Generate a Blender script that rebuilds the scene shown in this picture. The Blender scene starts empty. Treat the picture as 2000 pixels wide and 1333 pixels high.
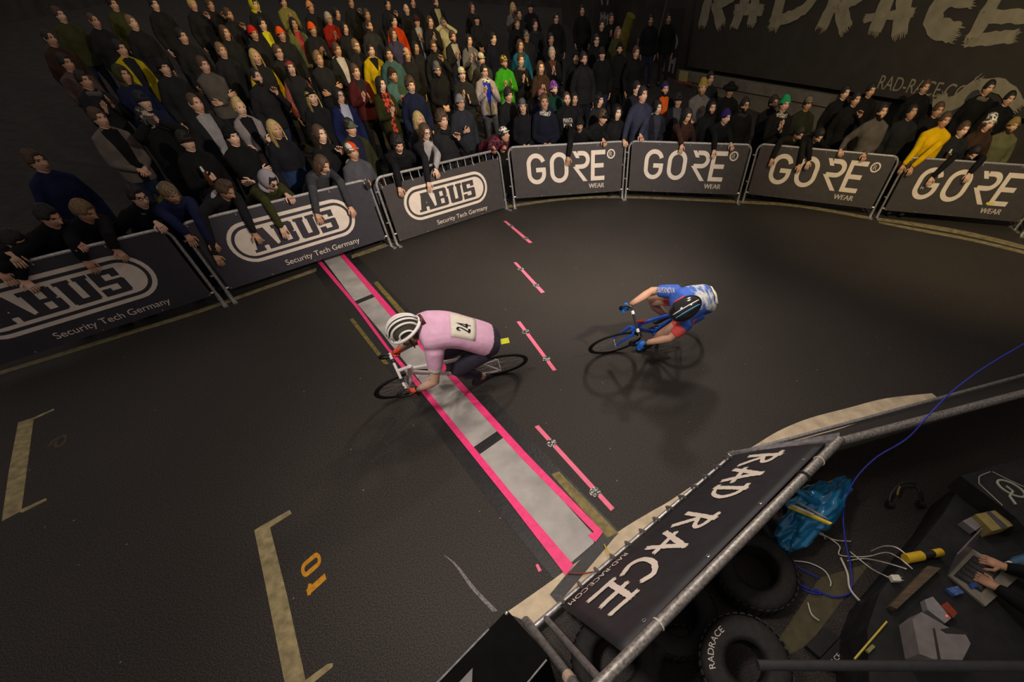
import bpy, bmesh, math, random
import numpy as np
from mathutils import Vector, Matrix

random.seed(7)
rng = np.random.default_rng(7)
SC = bpy.context.scene
COL = SC.collection

# ------------------------------------------------------------------ camera
FPX, PITCH, ROLL, CAM_H, PPX, PPY = 762.4, 0.81469, 0.00913, 3.1796, 1145.2, 800.3
_cp, _sp, _cr, _sr = math.cos(PITCH), math.sin(PITCH), math.cos(ROLL), math.sin(ROLL)
_w = Vector((0, _cp, -_sp)); _up = Vector((0, _sp, _cp)); _rt = Vector((1, 0, 0))
_r = _cr * _rt + _sr * _up
_u = -_sr * _rt + _cr * _up
EYE = Vector((0, 0, CAM_H))
cam_data = bpy.data.cameras.new('camera')
cam = bpy.data.objects.new('camera', cam_data)
COL.objects.link(cam)
m3 = Matrix((_r, _u, -_w)).transposed()
cam.matrix_world = Matrix.Translation(EYE) @ m3.to_4x4()
cam_data.sensor_width = 36.0
cam_data.lens = FPX * 36.0 / 2000.0
cam_data.shift_x = (1000 - PPX) / 2000.0
cam_data.shift_y = (PPY - 666.5) / 2000.0
cam_data.clip_start = 0.05
SC.camera = cam

# ------------------------------------------------------------------ world, lights, exposure
world = bpy.data.worlds.new('night_hall')
SC.world = world
world.use_nodes = True
bg = world.node_tree.nodes['Background']
bg.inputs['Color'].default_value = (1.0, 0.88, 0.82, 1)
bg.inputs['Strength'].default_value = 0.28


def spot(name, loc, target, energy, color, angle, blend=0.6, size=0.12):
    d = bpy.data.lights.new(name, 'SPOT')
    d.energy = energy; d.color = color; d.spot_size = math.radians(angle); d.spot_blend = blend
    d.shadow_soft_size = size
    o = bpy.data.objects.new(name, d); COL.objects.link(o)
    o.location = loc
    o.rotation_euler = (Vector(target) - Vector(loc)).to_track_quat('-Z', 'Y').to_euler()
    return o


# flash gun over the far barrier, floods inside the bend, warm hall lamp over the crowd
spot('flash_over_barrier', (1.2, 7.4, 4.9), (-0.4, 3.2, 0.2), 450, (1.0, 0.85, 0.74), 100, 0.9, 0.25)
spot('soft_track_fill', (1.2, 5.2, 6.4), (0.2, 3.4, 0.0), 430, (1.0, 0.86, 0.76), 95, 0.9, 0.5)  # added overhead fill, softens the shadows under the riders
spot('flood_inside_bend', (3.0, 1.2, 4.8), (-1.6, 8.8, 1.2), 4300, (1.0, 0.87, 0.74), 66, 0.9)
spot('warm_crowd_lamp', (2.6, 8.2, 7.0), (-4.4, 13.0, 2.4), 3000, (1.0, 0.70, 0.17), 48, 0.9)
spot('warm_bend_lamp', (4.2, 1.4, 5.6), (7.6, 9.6, 1.2), 2300, (1.0, 0.78, 0.44), 70, 0.9)
spot('finish_lamp', (-1.2, 0.9, 4.4), (-0.2, 2.4, 0.0), 470, (1.0, 0.88, 0.80), 84, 0.9, 0.3)

SC.view_settings.view_transform = 'Standard'
SC.view_settings.look = 'None'
SC.view_settings.exposure = 0.0
SC.view_settings.gamma = 1.0
SC.view_settings.use_curve_mapping = False


# ------------------------------------------------------------------ helpers
def ray(px, py):
    d = (px - PPX) / FPX * _r - (py - PPY) / FPX * _u + _w
    return d.normalized()


def G(px, py, z=0.0):
    """World point at height z seen at a pixel of the 2000x1333 photograph."""
    d = ray(px, py)
    t = (z - CAM_H) / d.z
    return EYE + d * t


def on_plane(px, py, p0, n):
    d = ray(px, py)
    t = (Vector(p0) - EYE).dot(n) / d.dot(n)
    return EYE + d * t


def lin(h):
    if isinstance(h, (tuple, list)):
        return tuple(h)
    h = h.lstrip('#')
    v = [int(h[i:i + 2], 16) / 255 for i in (0, 2, 4)]
    return tuple(c / 12.92 if c <= 0.04045 else ((c + 0.055) / 1.055) ** 2.4 for c in v)


_mats = {}


def mat(name, color, rough=0.8, metal=0.0, var=0.12, scale=24.0, bump=0.0, bscale=60.0, spec=0.3, emit=0.0, trans=0.0, aniso=None):
    """Procedural surface: base colour broken up by noise, optional bump."""
    if name in _mats:
        return _mats[name]
    c = lin(color)
    m = bpy.data.materials.new(name)
    m.use_nodes = True
    nt = m.node_tree
    b = nt.nodes['Principled BSDF']
    b.inputs['Roughness'].default_value = rough
    b.inputs['Metallic'].default_value = metal
    b.inputs['Specular IOR Level'].default_value = spec
    if trans:
        b.inputs['Transmission Weight'].default_value = trans
    tc = nt.nodes.new('ShaderNodeTexCoord')
    src = tc.outputs['Object']
    if aniso:
        mp = nt.nodes.new('ShaderNodeMapping'); mp.inputs['Scale'].default_value = aniso
        nt.links.new(src, mp.inputs['Vector']); src = mp.outputs['Vector']
    if var > 0:
        n = nt.nodes.new('ShaderNodeTexNoise'); n.inputs['Scale'].default_value = scale; n.inputs['Detail'].default_value = 5
        nt.links.new(src, n.inputs['Vector'])
        r = nt.nodes.new('ShaderNodeValToRGB')
        r.color_ramp.elements[0].position = 0.3; r.color_ramp.elements[1].position = 0.7
        r.color_ramp.elements[0].color = tuple(x * (1 - var) for x in c) + (1,)
        r.color_ramp.elements[1].color = tuple(min(1, x * (1 + var)) for x in c) + (1,)
        nt.links.new(n.outputs['Fac'], r.inputs['Fac'])
        nt.links.new(r.outputs['Color'], b.inputs['Base Color'])
        if emit:
            nt.links.new(r.outputs['Color'], b.inputs['Emission Color'])
    else:
        b.inputs['Base Color'].default_value = c + (1,)
        b.inputs['Emission Color'].default_value = c + (1,)
    if emit:
        b.inputs['Emission Strength'].default_value = emit
    if bump > 0:
        n2 = nt.nodes.new('ShaderNodeTexNoise'); n2.inputs['Scale'].default_value = bscale; n2.inputs['Detail'].default_value = 6
        nt.links.new(src, n2.inputs['Vector'])
        bp = nt.nodes.new('ShaderNodeBump'); bp.inputs['Strength'].default_value = bump; bp.inputs['Distance'].default_value = 0.02
        nt.links.new(n2.outputs['Fac'], bp.inputs['Height'])
        nt.links.new(bp.outputs['Normal'], b.inputs['Normal'])
    m.diffuse_color = c + (1,)
    _mats[name] = m
    return m


def tagged(o, label=None, cat=None, group=None, kind=None):
    if label: o['label'] = label
    if cat: o['category'] = cat
    if group: o['group'] = group
    if kind: o['kind'] = kind
    return o


def empty(name, loc=(0, 0, 0), rotz=0.0, mtx=None):
    o = bpy.data.objects.new(name, None)
    o.empty_display_size = 0.1
    COL.objects.link(o)
    if mtx is not None:
        o.matrix_world = mtx
    else:
        o.location = loc; o.rotation_euler = (0, 0, rotz)
    return o


def frame_from(origin, xdir, zdir):
    """Local frame with x along xdir, z as near zdir as possible, y = z cross x."""
    x = Vector(xdir).normalized()
    z = Vector(zdir); z = (z - x * z.dot(x)).normalized()
    y = z.cross(x)
    m = Matrix((x, y, z)).transposed().to_4x4()
    m.translation = Vector(origin)
    return m


def mesh_obj(name, verts, faces, mats, parent=None, mi=None, smooth=True, mtx=None):
    me = bpy.data.meshes.new(name)
    me.from_pydata([tuple(v) for v in verts], [], [tuple(f) for f in faces])
    if not isinstance(mats, (list, tuple)): mats = [mats]
    for m in mats: me.materials.append(m)
    n = len(me.polygons)
    if mi is not None: me.polygons.foreach_set('material_index', np.asarray(mi, dtype=np.int32))
    me.polygons.foreach_set('use_smooth', np.full(n, bool(smooth)))
    me.update()
    o = bpy.data.objects.new(name, me)
    COL.objects.link(o)
    if parent is not None: o.parent = parent
    if mtx is not None: o.matrix_local = mtx if parent is not None else mtx
    return o


class MB:
    """Collects shapes into one mesh."""
    def __init__(s): s.v = []; s.f = []; s.m = []

    def lift(s):
        """tiny stagger so overlapping strokes never share a plane"""
        s.k = (getattr(s, 'k', 0) + 1) % 24
        return s.k * s.step

    step = 0.00004

    def add(s, verts, faces, mi=0):
        b = len(s.v)
        s.v += [tuple(v) for v in verts]
        s.f += [tuple(i + b for i in f) for f in faces]
        s.m += [mi] * len(faces)
        return s

    def box(s, c, d, mi=0, rot=None):
        x, y, z = (k / 2 for k in d)
        vs = [Vector(p) for p in ((-x, -y, -z), (x, -y, -z), (x, y, -z), (-x, y, -z), (-x, -y, z), (x, -y, z), (x, y, z), (-x, y, z))]
        if rot is not None: vs = [rot @ v for v in vs]
        vs = [v + Vector(c) for v in vs]
        return s.add(vs, [(0, 3, 2, 1), (4, 5, 6, 7), (0, 1, 5, 4), (1, 2, 6, 5), (2, 3, 7, 6), (3, 0, 4, 7)], mi)

    def bbox(s, c, d, r=0.01, mi=0, rot=None, seg=2):
        """box with rounded edges"""
        bm = bmesh.new()
        bmesh.ops.create_cube(bm, size=1.0)
        for v in bm.verts: v.co = Vector((v.co.x * d[0], v.co.y * d[1], v.co.z * d[2]))
        bmesh.ops.bevel(bm, geom=list(bm.edges), offset=r, segments=seg, affect='EDGES', profile=0.6)
        bm.verts.ensure_lookup_table()
        vs = [v.co.copy() for v in bm.verts]
        fs = [[v.index for v in f.verts] for f in bm.faces]
        bm.free()
        if rot is not None: vs = [rot @ v for v in vs]
        return s.add([v + Vector(c) for v in vs], fs, mi)

    def tube(s, pts, r, n=8, mi=0, cap=True, closed=False, flat=None):
        """Tube along pts; r is one radius or one per point (or pairs); flat = (direction, factor)."""
        P = [Vector(p) for p in pts]; k = len(P)
        R = list(r) if isinstance(r, (list, tuple, np.ndarray)) else [r] * k
        rings = []
        nrm = None
        for i in range(k):
            if closed: t = (P[(i + 1) % k] - P[i - 1])
            else: t = (P[min(i + 1, k - 1)] - P[max(i - 1, 0)])
            t = t.normalized() if t.length > 1e-9 else Vector((0, 0, 1))
            if nrm is None:
                a = Vector((0, 0, 1)) if abs(t.z) < 0.9 else Vector((1, 0, 0))
                nrm = (a - t * a.dot(t)).normalized()
            else:
                nrm = nrm - t * nrm.dot(t)
                nrm = nrm.normalized() if nrm.length > 1e-9 else t.orthogonal().normalized()
            bn = t.cross(nrm)
            ri = R[i]
            ra, rb = ri if isinstance(ri, (tuple, list)) else (ri, ri)
            rings.append([P[i] + nrm * (ra * math.cos(2 * math.pi * j / n)) + bn * (rb * math.sin(2 * math.pi * j / n)) for j in range(n)])
        vs = [v for q in rings for v in q]
        fs = []
        for i in range(k if closed else k - 1):
            a, b = i * n, ((i + 1) % k) * n
            for j in range(n):
                j2 = (j + 1) % n
                fs.append((a + j, a + j2, b + j2, b + j))
        if cap and not closed:
            fs.append(tuple(range(n - 1, -1, -1)))
            fs.append(tuple((k - 1) * n + j for j in range(n)))
        return s.add(vs, fs, mi)

    def ball(s, c, r, nu=12, nv=8, mi=0, rot=None):
        rr = r if isinstance(r, (tuple, list)) else (r, r, r)
        vs = []
        for i in range(nv + 1):
            th = math.pi * i / nv
            for j in range(nu):
                ph = 2 * math.pi * j / nu
                p = Vector((rr[0] * math.sin(th) * math.cos(ph), rr[1] * math.sin(th) * math.sin(ph), rr[2] * math.cos(th)))
                if rot is not None: p = rot @ p
                vs.append(p + Vector(c))
        fs = [(i * nu + j, (i + 1) * nu + j, (i + 1) * nu + (j + 1) % nu, i * nu + (j + 1) % nu) for i in range(nv) for j in range(nu)]
        return s.add(vs, fs, mi)

    def prism(s, poly, place, t, mi=0):
        """2-D polygon (counter-clockwise) lifted by place(x, y, h) with thickness t."""
        n = len(poly); t = t + s.lift()
        vs = [place(x, y, 0) for x, y in poly] + [place(x, y, t) for x, y in poly]
        fs = [tuple(range(n, 2 * n)), tuple(range(n - 1, -1, -1))]
        fs += [(i, (i + 1) % n, n + (i + 1) % n, n + i) for i in range(n)]
        return s.add(vs, fs, mi)

    def strip(s, left, right, place, t, mi=0):
        """ribbon between two 2-D polylines, thickness t"""
        n = len(left); t = t + s.lift()
        vs = []
        for (a, b) in zip(left, right):
            vs += [place(a[0], a[1], t), place(b[0], b[1], t), place(a[0], a[1], 0), place(b[0], b[1], 0)]
        fs = []
        for i in range(n - 1):
            a, b = 4 * i, 4 * i + 4
            fs += [(a, b, b + 1, a + 1), (a + 2, a + 3, b + 3, b + 2), (a, a + 2, b + 2, b), (a + 1, b + 1, b + 3, a + 3)]
        fs += [(0, 1, 3, 2), (4 * n - 4, 4 * n - 2, 4 * n - 1, 4 * n - 3)]
        return s.add(vs, fs, mi)

    def stroke(s, pts, w, place, t, mi=0, closed=False):
        """constant-width stroke along a 2-D path"""
        P = [Vector((p[0], p[1])) for p in pts]
        if closed: P = P + [P[0], P[1]]
        L, R = [], []
        k = len(P)
        for i in range(k):
            d = P[min(i + 1, k - 1)] - P[max(i - 1, 0)]
            if closed and i == 0: d = P[1] - P[k - 3]
            if closed and i == k - 1: break
            d = d.normalized() if d.length > 1e-9 else Vector((1, 0))
            nn = Vector((-d.y, d.x)) * (w / 2)
            if 0 < i < k - 1:
                a, b = (P[i] - P[i - 1]).normalized(), (P[i + 1] - P[i]).normalized()
                c = max(0.5, math.cos(a.angle(b) / 2)) if a.length and b.length else 1
                nn = nn / c
            L.append(P[i] + nn); R.append(P[i] - nn)
        return s.strip(L, R, place, t, mi)

    def brush(s, pts, w, place, t, mi=0, seed=0):
        """ragged paint-brush stroke with frayed ends"""
        rr = random.Random(seed)
        P = [Vector((p[0], p[1])) for p in pts]
        for _ in range(2):      # round the bends
            if len(P) > 2:
                N = [P[0]]
                for a, b in zip(P, P[1:]): N += [a.lerp(b, 0.25), a.lerp(b, 0.75)]
                P = N + [P[-1]]
        Q = []
        for a, b in zip(P, P[1:]):
            m = max(1 if len(P) > 3 else 3, int((b - a).length / (w * 0.35)))
            Q += [a.lerp(b, i / m) for i in range(m)]
        Q.append(P[-1])
        k = len(Q)
        L, R = [], []
        for i in range(k):
            d = (Q[min(i + 1, k - 1)] - Q[max(i - 1, 0)]).normalized()
            nn = Vector((-d.y, d.x))
            L.append(Q[i] + nn * w * (0.5 + rr.uniform(-0.07, 0.07))); R.append(Q[i] - nn * w * (0.5 + rr.uniform(-0.07, 0.07)))
        s.strip(L, R, place, t, mi)
        for e, sgn in ((0, -1), (k - 1, 1)):
            d = (Q[1] - Q[0]).normalized() * -1 if e == 0 else (Q[-1] - Q[-2]).normalized()
            nn = Vector((-d.y, d.x))
            x = -0.5
            while x < 0.42:
                ww = rr.uniform(0.05, 0.15); ln = rr.uniform(0.04, 0.40) * w
                a = Q[e] + nn * (x * w); b = Q[e] + nn * (min(0.5, x + ww) * w)
                tip = (a + b) / 2 + d * ln
                s.prism([a, b, tip + nn * 0.008 * w, tip - nn * 0.008 * w], place, t, mi)
                x += ww + rr.uniform(-0.02, 0.03)
        return s

    def build(s, name, mats, parent=None, smooth=False, mtx=None):
        return mesh_obj(name, s.v, s.f, mats, parent, s.m, smooth, mtx)


def auto_smooth(o, ang=0.6):
    me = o.data
    bm = bmesh.new(); bm.from_mesh(me)
    for e in bm.edges:
        if len(e.link_faces) == 2 and e.calc_face_angle(0) > ang: e.smooth = False
        else: e.smooth = True
    for f in bm.faces: f.smooth = True
    bm.to_mesh(me); bm.free()
    return o


_text_cache = {}


def text_polys(txt, bold=False):
    """Outline of a line of text as (verts2d, faces), cap height about 0.7 per unit size."""
    key = txt
    if key in _text_cache: return _text_cache[key]
    cu = bpy.data.curves.new('text_source', 'FONT'); cu.body = txt; cu.size = 1.0
    o = bpy.data.objects.new('text_source', cu); COL.objects.link(o)
    dg = bpy.context.evaluated_depsgraph_get()
    me = bpy.data.meshes.new_from_object(o.evaluated_get(dg))
    vs = [(v.co.x, v.co.y) for v in me.vertices]
    fs = [tuple(p.vertices) for p in me.polygons]
    bpy.data.objects.remove(o); bpy.data.curves.remove(cu); bpy.data.meshes.remove(me)
    _text_cache[key] = (vs, fs)
    return vs, fs


def add_text(mb, txt, place, x, y, size, width=None, mi=0, h=0.001):
    """lay text with its baseline start at (x, y); size = cap height; width squeezes it to a given length"""
    vs, fs = text_polys(txt)
    x0 = min(v[0] for v in vs); x1 = max(v[0] for v in vs)
    k = size / 0.69
    kx = k if width is None else width / (x1 - x0)
    mb.add([place(x + (v[0] - x0) * kx, y + v[1] * k, h) for v in vs], fs, mi)
    return (x1 - x0) * kx


def arc(cx, cy, rx, ry, a0, a1, n=10):
    return [(cx + rx * math.cos(math.radians(a0 + (a1 - a0) * i / n)), cy + ry * math.sin(math.radians(a0 + (a1 - a0) * i / n))) for i in range(n + 1)]


def smooth_path(pts, per=6):
    """Catmull-Rom through 3-D points"""
    P = [Vector(p) for p in pts]
    out = []
    for i in range(len(P) - 1):
        a, b, c, d = P[max(i - 1, 0)], P[i], P[i + 1], P[min(i + 2, len(P) - 1)]
        for j in range(per):
            t = j / per
            out.append(0.5 * ((2 * b) + (c - a) * t + (2 * a - 5 * b + 4 * c - d) * t * t + (3 * b - a - 3 * c + d) * t ** 3))
    out.append(P[-1])
    return out


STEEL = mat('galvanised_steel', (0.42, 0.41, 0.40), 0.42, 0.75, 0.3, 40, spec=0.5)
DULLSTEEL = mat('dull_steel_tube', (0.20, 0.19, 0.18), 0.5, 0.6, 0.3, 30, spec=0.4)
BANNER = mat('dark_banner_cloth', (0.042, 0.036, 0.036), 0.65, 0, 0.12, 9, spec=0.35)
BANNER_N = mat('navy_banner_cloth', (0.030, 0.027, 0.036), 0.6, 0, 0.12, 9, spec=0.35)
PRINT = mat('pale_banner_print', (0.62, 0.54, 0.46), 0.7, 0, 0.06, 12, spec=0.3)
BLACK = mat('black_plastic', (0.012, 0.012, 0.012), 0.45, 0, 0.2, 20, spec=0.4)
RUBBER = mat('black_rubber', (0.016, 0.015, 0.014), 0.75, 0, 0.25, 30, bump=0.15, bscale=50, spec=0.3)
WHITE = mat('white_gloss_paint', (0.72, 0.69, 0.66), 0.35, 0, 0.05, 12, spec=0.5)
CABLEW = mat('white_cable', (0.55, 0.52, 0.45), 0.5, 0, 0.1, 30)
CABLEB = mat('blue_cable', (0.025, 0.035, 0.36), 0.45, 0, 0.1, 30)
# ------------------------------------------------------------------ barrier line, crowd floor, hall shell
FEET = [((-160, 865), None), ((436.5, 593), (455, 586.5)), ((764, 481), (775.7, 478.6)), ((989.4, 408.8), (1005, 403.4)),
        ((1214.8, 387.4), (1221.4, 387)), ((1440, 395.6), (1451, 393)), ((1699, 424), (1712, 425.4)), ((1981, 450), (1995, 459)), ((2290, 520), None)]
_line = []
for a, b in FEET:
    for p in (a, b):
        if p: _line.append(G(*p))
_line[0] = _line[1] + (_line[1] - _line[3]).normalized() * 2.5
LINE = np.array([[v.x, v.y] for v in _line])
_ext0 = LINE[0] + (LINE[0] - LINE[1]) * 6
_ext1 = LINE[-1] + (LINE[-1] - LINE[-2]) * 6
LINEX = np.vstack([_ext0, LINE, _ext1])


_LA = LINEX[:-1]; _LD = LINEX[1:] - LINEX[:-1]; _L2 = (_LD ** 2).sum(1)


def behind(x, y):
    """signed distance behind the barrier line (crowd side positive)"""
    q = np.array((x, y)) - _LA
    t = np.clip((q * _LD).sum(1) / _L2, 0, 1)
    e = q - _LD * t[:, None]
    d2 = (e ** 2).sum(1)
    i = int(d2.argmin())
    sg = _LD[i, 0] * q[i, 1] - _LD[i, 1] * q[i, 0]
    return math.copysign(math.sqrt(d2[i]), sg)


def bank(d):
    """height of the spectators' floor, a gentle bank rising behind the barriers"""
    return 0.15 * max(0.0, d - 0.55)


def asphalt():
    m = bpy.data.materials.new('worn_asphalt'); m.use_nodes = True
    nt = m.node_tree; b = nt.nodes['Principled BSDF']
    b.inputs['Roughness'].default_value = 0.62; b.inputs['Specular IOR Level'].default_value = 0.25
    tc = nt.nodes.new('ShaderNodeTexCoord')
    n1 = nt.nodes.new('ShaderNodeTexNoise'); n1.inputs['Scale'].default_value = 105; n1.inputs['Detail'].default_value = 3
    n2 = nt.nodes.new('ShaderNodeTexNoise'); n2.inputs['Scale'].default_value = 0.9; n2.inputs['Detail'].default_value = 6
    vo = nt.nodes.new('ShaderNodeTexVoronoi'); vo.inputs['Scale'].default_value = 4.5
    for n in (n1, n2, vo): nt.links.new(tc.outputs['Object'], n.inputs['Vector'])
    r1 = nt.nodes.new('ShaderNodeValToRGB')
    r1.color_ramp.elements[0].color = (0.013, 0.0115, 0.0105, 1); r1.color_ramp.elements[0].position = 0.38
    r1.color_ramp.elements[1].color = (0.058, 0.049, 0.041, 1); r1.color_ramp.elements[1].position = 0.66
    nt.links.new(n1.outputs['Fac'], r1.inputs['Fac'])
    r2 = nt.nodes.new('ShaderNodeValToRGB')
    r2.color_ramp.elements[0].color = (0.78, 0.78, 0.78, 1); r2.color_ramp.elements[1].color = (1.12, 1.12, 1.12, 1)
    nt.links.new(n2.outputs['Fac'], r2.inputs['Fac'])
    mx = nt.nodes.new('ShaderNodeMix'); mx.data_type = 'RGBA'; mx.blend_type = 'MULTIPLY'; mx.inputs[0].default_value = 1
    nt.links.new(r1.outputs['Color'], mx.inputs[6]); nt.links.new(r2.outputs['Color'], mx.inputs[7])
    # rare pale grit
    r3 = nt.nodes.new('ShaderNodeValToRGB'); r3.color_ramp.elements[0].position = 0.0; r3.color_ramp.elements[0].color = (1, 1, 1, 1)
    r3.color_ramp.elements[1].position = 0.045; r3.color_ramp.elements[1].color = (0, 0, 0, 1)
    nt.links.new(vo.outputs['Distance'], r3.inputs['Fac'])
    mx2 = nt.nodes.new('ShaderNodeMix'); mx2.data_type = 'RGBA'
    nt.links.new(r3.outputs['Color'], mx2.inputs[0]); nt.links.new(mx.outputs[2], mx2.inputs[6]); mx2.inputs[7].default_value = (0.26, 0.24, 0.21, 1)
    nt.links.new(mx2.outputs[2], b.inputs['Base Color'])
    bp = nt.nodes.new('ShaderNodeBump'); bp.inputs['Strength'].default_value = 0.35; bp.inputs['Distance'].default_value = 0.01
    nt.links.new(n1.outputs['Fac'], bp.inputs['Height']); nt.links.new(bp.outputs['Normal'], b.inputs['Normal'])
    return m


ASPHALT = asphalt()
tagged(mesh_obj('floor', [(-22, -6, 0), (26, -6, 0), (26, 34, 0), (-22, 34, 0)], [(0, 1, 2, 3)], ASPHALT, smooth=False), kind='structure')
# bank under the crowd
vs, fs, idx = [], [], {}
nx, ny, st = 60, 52, 0.6
for i in range(nx):
    for j in range(ny):
        x, y = -18 + i * st, -2 + j * st
        idx[i, j] = len(vs)
        vs.append((x, y, bank(behind(x, y)) - 0.03 + (0 if behind(x, y) > 0.3 else -0.05)))
for i in range(nx - 1):
    for j in range(ny - 1):
        q = (idx[i, j], idx[i + 1, j], idx[i + 1, j + 1], idx[i, j + 1])
        if max(vs[k][2] for k in q) > 0: fs.append(q)
DIRT = mat('trodden_concrete', (0.022, 0.0195, 0.018), 0.9, 0, 0.3, 6, bump=0.2, bscale=30)
tagged(mesh_obj('floor_bank', vs, fs, DIRT, smooth=True), kind='structure')

# hall walls
WALLM = mat('dark_hall_wall', (0.040, 0.036, 0.034), 0.9, 0, 0.3, 2.5)  # plain near-black wall colour, mottled by noise
mb = MB(); mb.box((2, 33.0, 4), (50, 0.3, 9)); tagged(mb.build('wall_back', WALLM), kind='structure')
mb = MB(); mb.box((-20.5, 14, 4), (0.3, 38, 9)); tagged(mb.build('wall_left', WALLM), kind='structure')
WD = Vector((0.557, -0.83, 0)).normalized()      # along the right wall, towards the viewer
WN = Vector((-0.83, -0.557, 0)).normalized()     # its face, towards the track
WP = Vector((0.83, 0.557, 0)).normalized() * 13.0
wm = frame_from(WP, WD, (0, 0, 1))
mb = MB(); mb.box((0, 0.35, 3.5), (44, 0.3, 8)); tagged(mb.build('wall_right', mat('dark_right_wall', (0.030, 0.026, 0.022), 0.9, 0, 0.3, 1.5), mtx=wm), kind='structure')


def wl(px, py, off=0.0):
    """pixel -> (x, z) in the right wall's frame, on the plane off metres in front of its face"""
    p = on_plane(px, py, WP + WN * off, WN)
    q = wm.inverted() @ p
    return (q.x, q.z)


# ------------------------------------------------------------------ paint and tape on the track
PAINTW = mat('worn_cream_paint', (0.27, 0.22, 0.11), 0.75, 0, 0.35, 14, bump=0.1)
KERB = mat('cream_kerb_paint', (0.50, 0.41, 0.28), 0.7, 0, 0.22, 7, bump=0.1)
ORANGE = mat('orange_number_paint', (0.50, 0.22, 0.012), 0.7, 0, 0.25, 30)
FADED = mat('faded_orange_paint', (0.060, 0.042, 0.030), 0.8, 0, 0.3, 30)


def flat(name, polys, m, label, cat, t=0.003, z=0.0, group=None, parent=None):
    mb = MB()
    for pl in polys:
        pts = [G(x, y, z) for x, y in pl]
        ar = sum(a.x * b.y - b.x * a.y for a, b in zip(pts, pts[1:] + pts[:1]))
        if ar < 0: pts = pts[::-1]
        mb.prism([(p.x, p.y) for p in pts], lambda x, y, h: Vector((x, y, z + h)), t)
    o = mb.build(name, m, parent)
    if label: tagged(o, label, cat, group)
    return o


flat('start_box_marking', [[(497, 1037), (509, 1029), (566, 997), (570, 1004), (528, 1031), (529, 1037), (560, 1160), (598, 1333), (556, 1333), (522, 1160)],
                           [(592, 1333), (640, 1298), (650, 1296), (650, 1304), (606, 1340)]], PAINTW,
     'cream painted grid box bracket on the asphalt beside the orange 10', 'floor marking')
flat('start_box_marking', [[(36, 826), (65, 817), (105, 799), (107, 801), (66, 820), (42, 999), (38, 1001), (4, 1019), (18, 920)],
                           [(38, 1001), (42, 996), (90, 974), (92, 978), (44, 1002)]], PAINTW,
     'cream painted grid box bracket at the dark left edge of the track', 'floor marking')
# painted grid numbers
o0 = G(584, 1110); ux = (G(608, 1168) - G(586, 1112)).normalized(); uy = Vector((-ux.y, ux.x, 0))
if uy.dot(G(640, 1130) - o0) < 0: uy = -uy


def num_place(o, ux, uy):
    return lambda x, y, h: o + ux * x + uy * y + Vector((0, 0, h))


mb = MB()
pl = num_place(G(597, 1166), (G(584, 1110) - G(600, 1166)).normalized(), None)
nx_, ny_ = (G(583, 1108) - G(598, 1166)), (G(636, 1128) - G(597, 1163))


def npl(x, y, h): return G(600, 1168) + nx_ * x + ny_ * y + Vector((0, 0, h))


mb.stroke([(0.12, 0.05), (0.12, 0.98)], 0.20, npl, 0.003)
mb.stroke([(0.02, 0.10), (0.30, 0.26)], 0.16, npl, 0.003)
mb.stroke(arc(0.80, 0.78, 0.17, 0.16, 0, 180, 8) + arc(0.80, 0.27, 0.17, 0.16, 180, 360, 8), 0.15, npl, 0.003, closed=True)
tagged(mb.build('start_number', ORANGE), 'orange painted number 10 on the asphalt beside the cream bracket', 'floor marking')
mb = MB()
nx2, ny2 = (G(96, 862) - G(90, 890)), (G(128, 866) - G(88, 884))


def npl2(x, y, h): return G(88, 889) + nx2 * x + ny2 * y + Vector((0, 0, h))


mb.stroke(arc(0.5, 0.70, 0.36, 0.26, 0, 360, 12), 0.17, npl2, 0.003)
mb.stroke([(0.86, 0.7), (0.80, 0.3), (0.45, 0.08)], 0.17, npl2, 0.003)
tagged(mb.build('start_number', FADED), 'faded painted number 9 beside the left cream bracket', 'floor marking')

# inner kerb line
top = [(988, 1198), (1082, 1132), (1207, 1040), (1272, 1000), (1310, 978), (1400, 917), (1440, 889), (1472, 872), (1520, 843), (1580, 818), (1655, 798), (1730, 779), (1820, 769)]
bot = [(1046, 1222), (1140, 1152), (1240, 1080), (1310, 1035), (1350, 1005), (1430, 945), (1470, 918), (1505, 898), (1550, 872), (1610, 850), (1680, 825), (1760, 800), (1836, 782)]


def ribbon(name, A, B, m, label, cat, t=0.004, z=0.0, parent=None):
    mb = MB()
    a = smooth_path([G(x, y, z) for x, y in A], 5); b = smooth_path([G(x, y, z) for x, y in B], 5)
    mb.strip([(p.x, p.y) for p in b], [(p.x, p.y) for p in a], lambda x, y, h: Vector((x, y, z + h)), t)
    o = mb.build(name, m, parent)
    if label: tagged(o, label, cat)
    return o


ribbon('kerb_line', top, bot, KERB, 'wide cream painted kerb line along the inside of the bend', 'floor marking')
OUTP = mat('dirty_outer_line', (0.20, 0.165, 0.085), 0.8, 0, 0.4, 10)
ribbon('track_edge_line', [(0, 726), (120, 689), (250, 648), (380, 608), (500, 566), (618, 524)], [(0, 733), (120, 696), (250, 655), (380, 615), (500, 572), (618, 530)], OUTP,
       'dirty cream edge line below the left navy banners', 'floor marking')
ribbon('track_edge_line', [(686, 499), (760, 473), (860, 436), (985, 402)], [(688, 505), (760, 480), (860, 442), (985, 407)], OUTP,
       'dirty cream edge line running up to the gap between banners', 'floor marking')
ribbon('track_edge_line', [(985, 402), (1090, 388), (1180, 383), (1280, 385), (1440, 392), (1560, 400), (1700, 424)],
       [(985, 407), (1090, 392), (1180, 387), (1280, 389), (1440, 397), (1560, 405), (1700, 429)], OUTP,
       'thin cream edge line below the first three pale-lettered banners', 'floor marking')
ribbon('track_edge_line', [(1716, 426), (1800, 437), (1900, 455), (2010, 482)], [(1716, 431), (1800, 444), (1900, 463), (2010, 490)], OUTP,
       'upper cream edge line curving off the right side of the track', 'floor marking')
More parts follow.
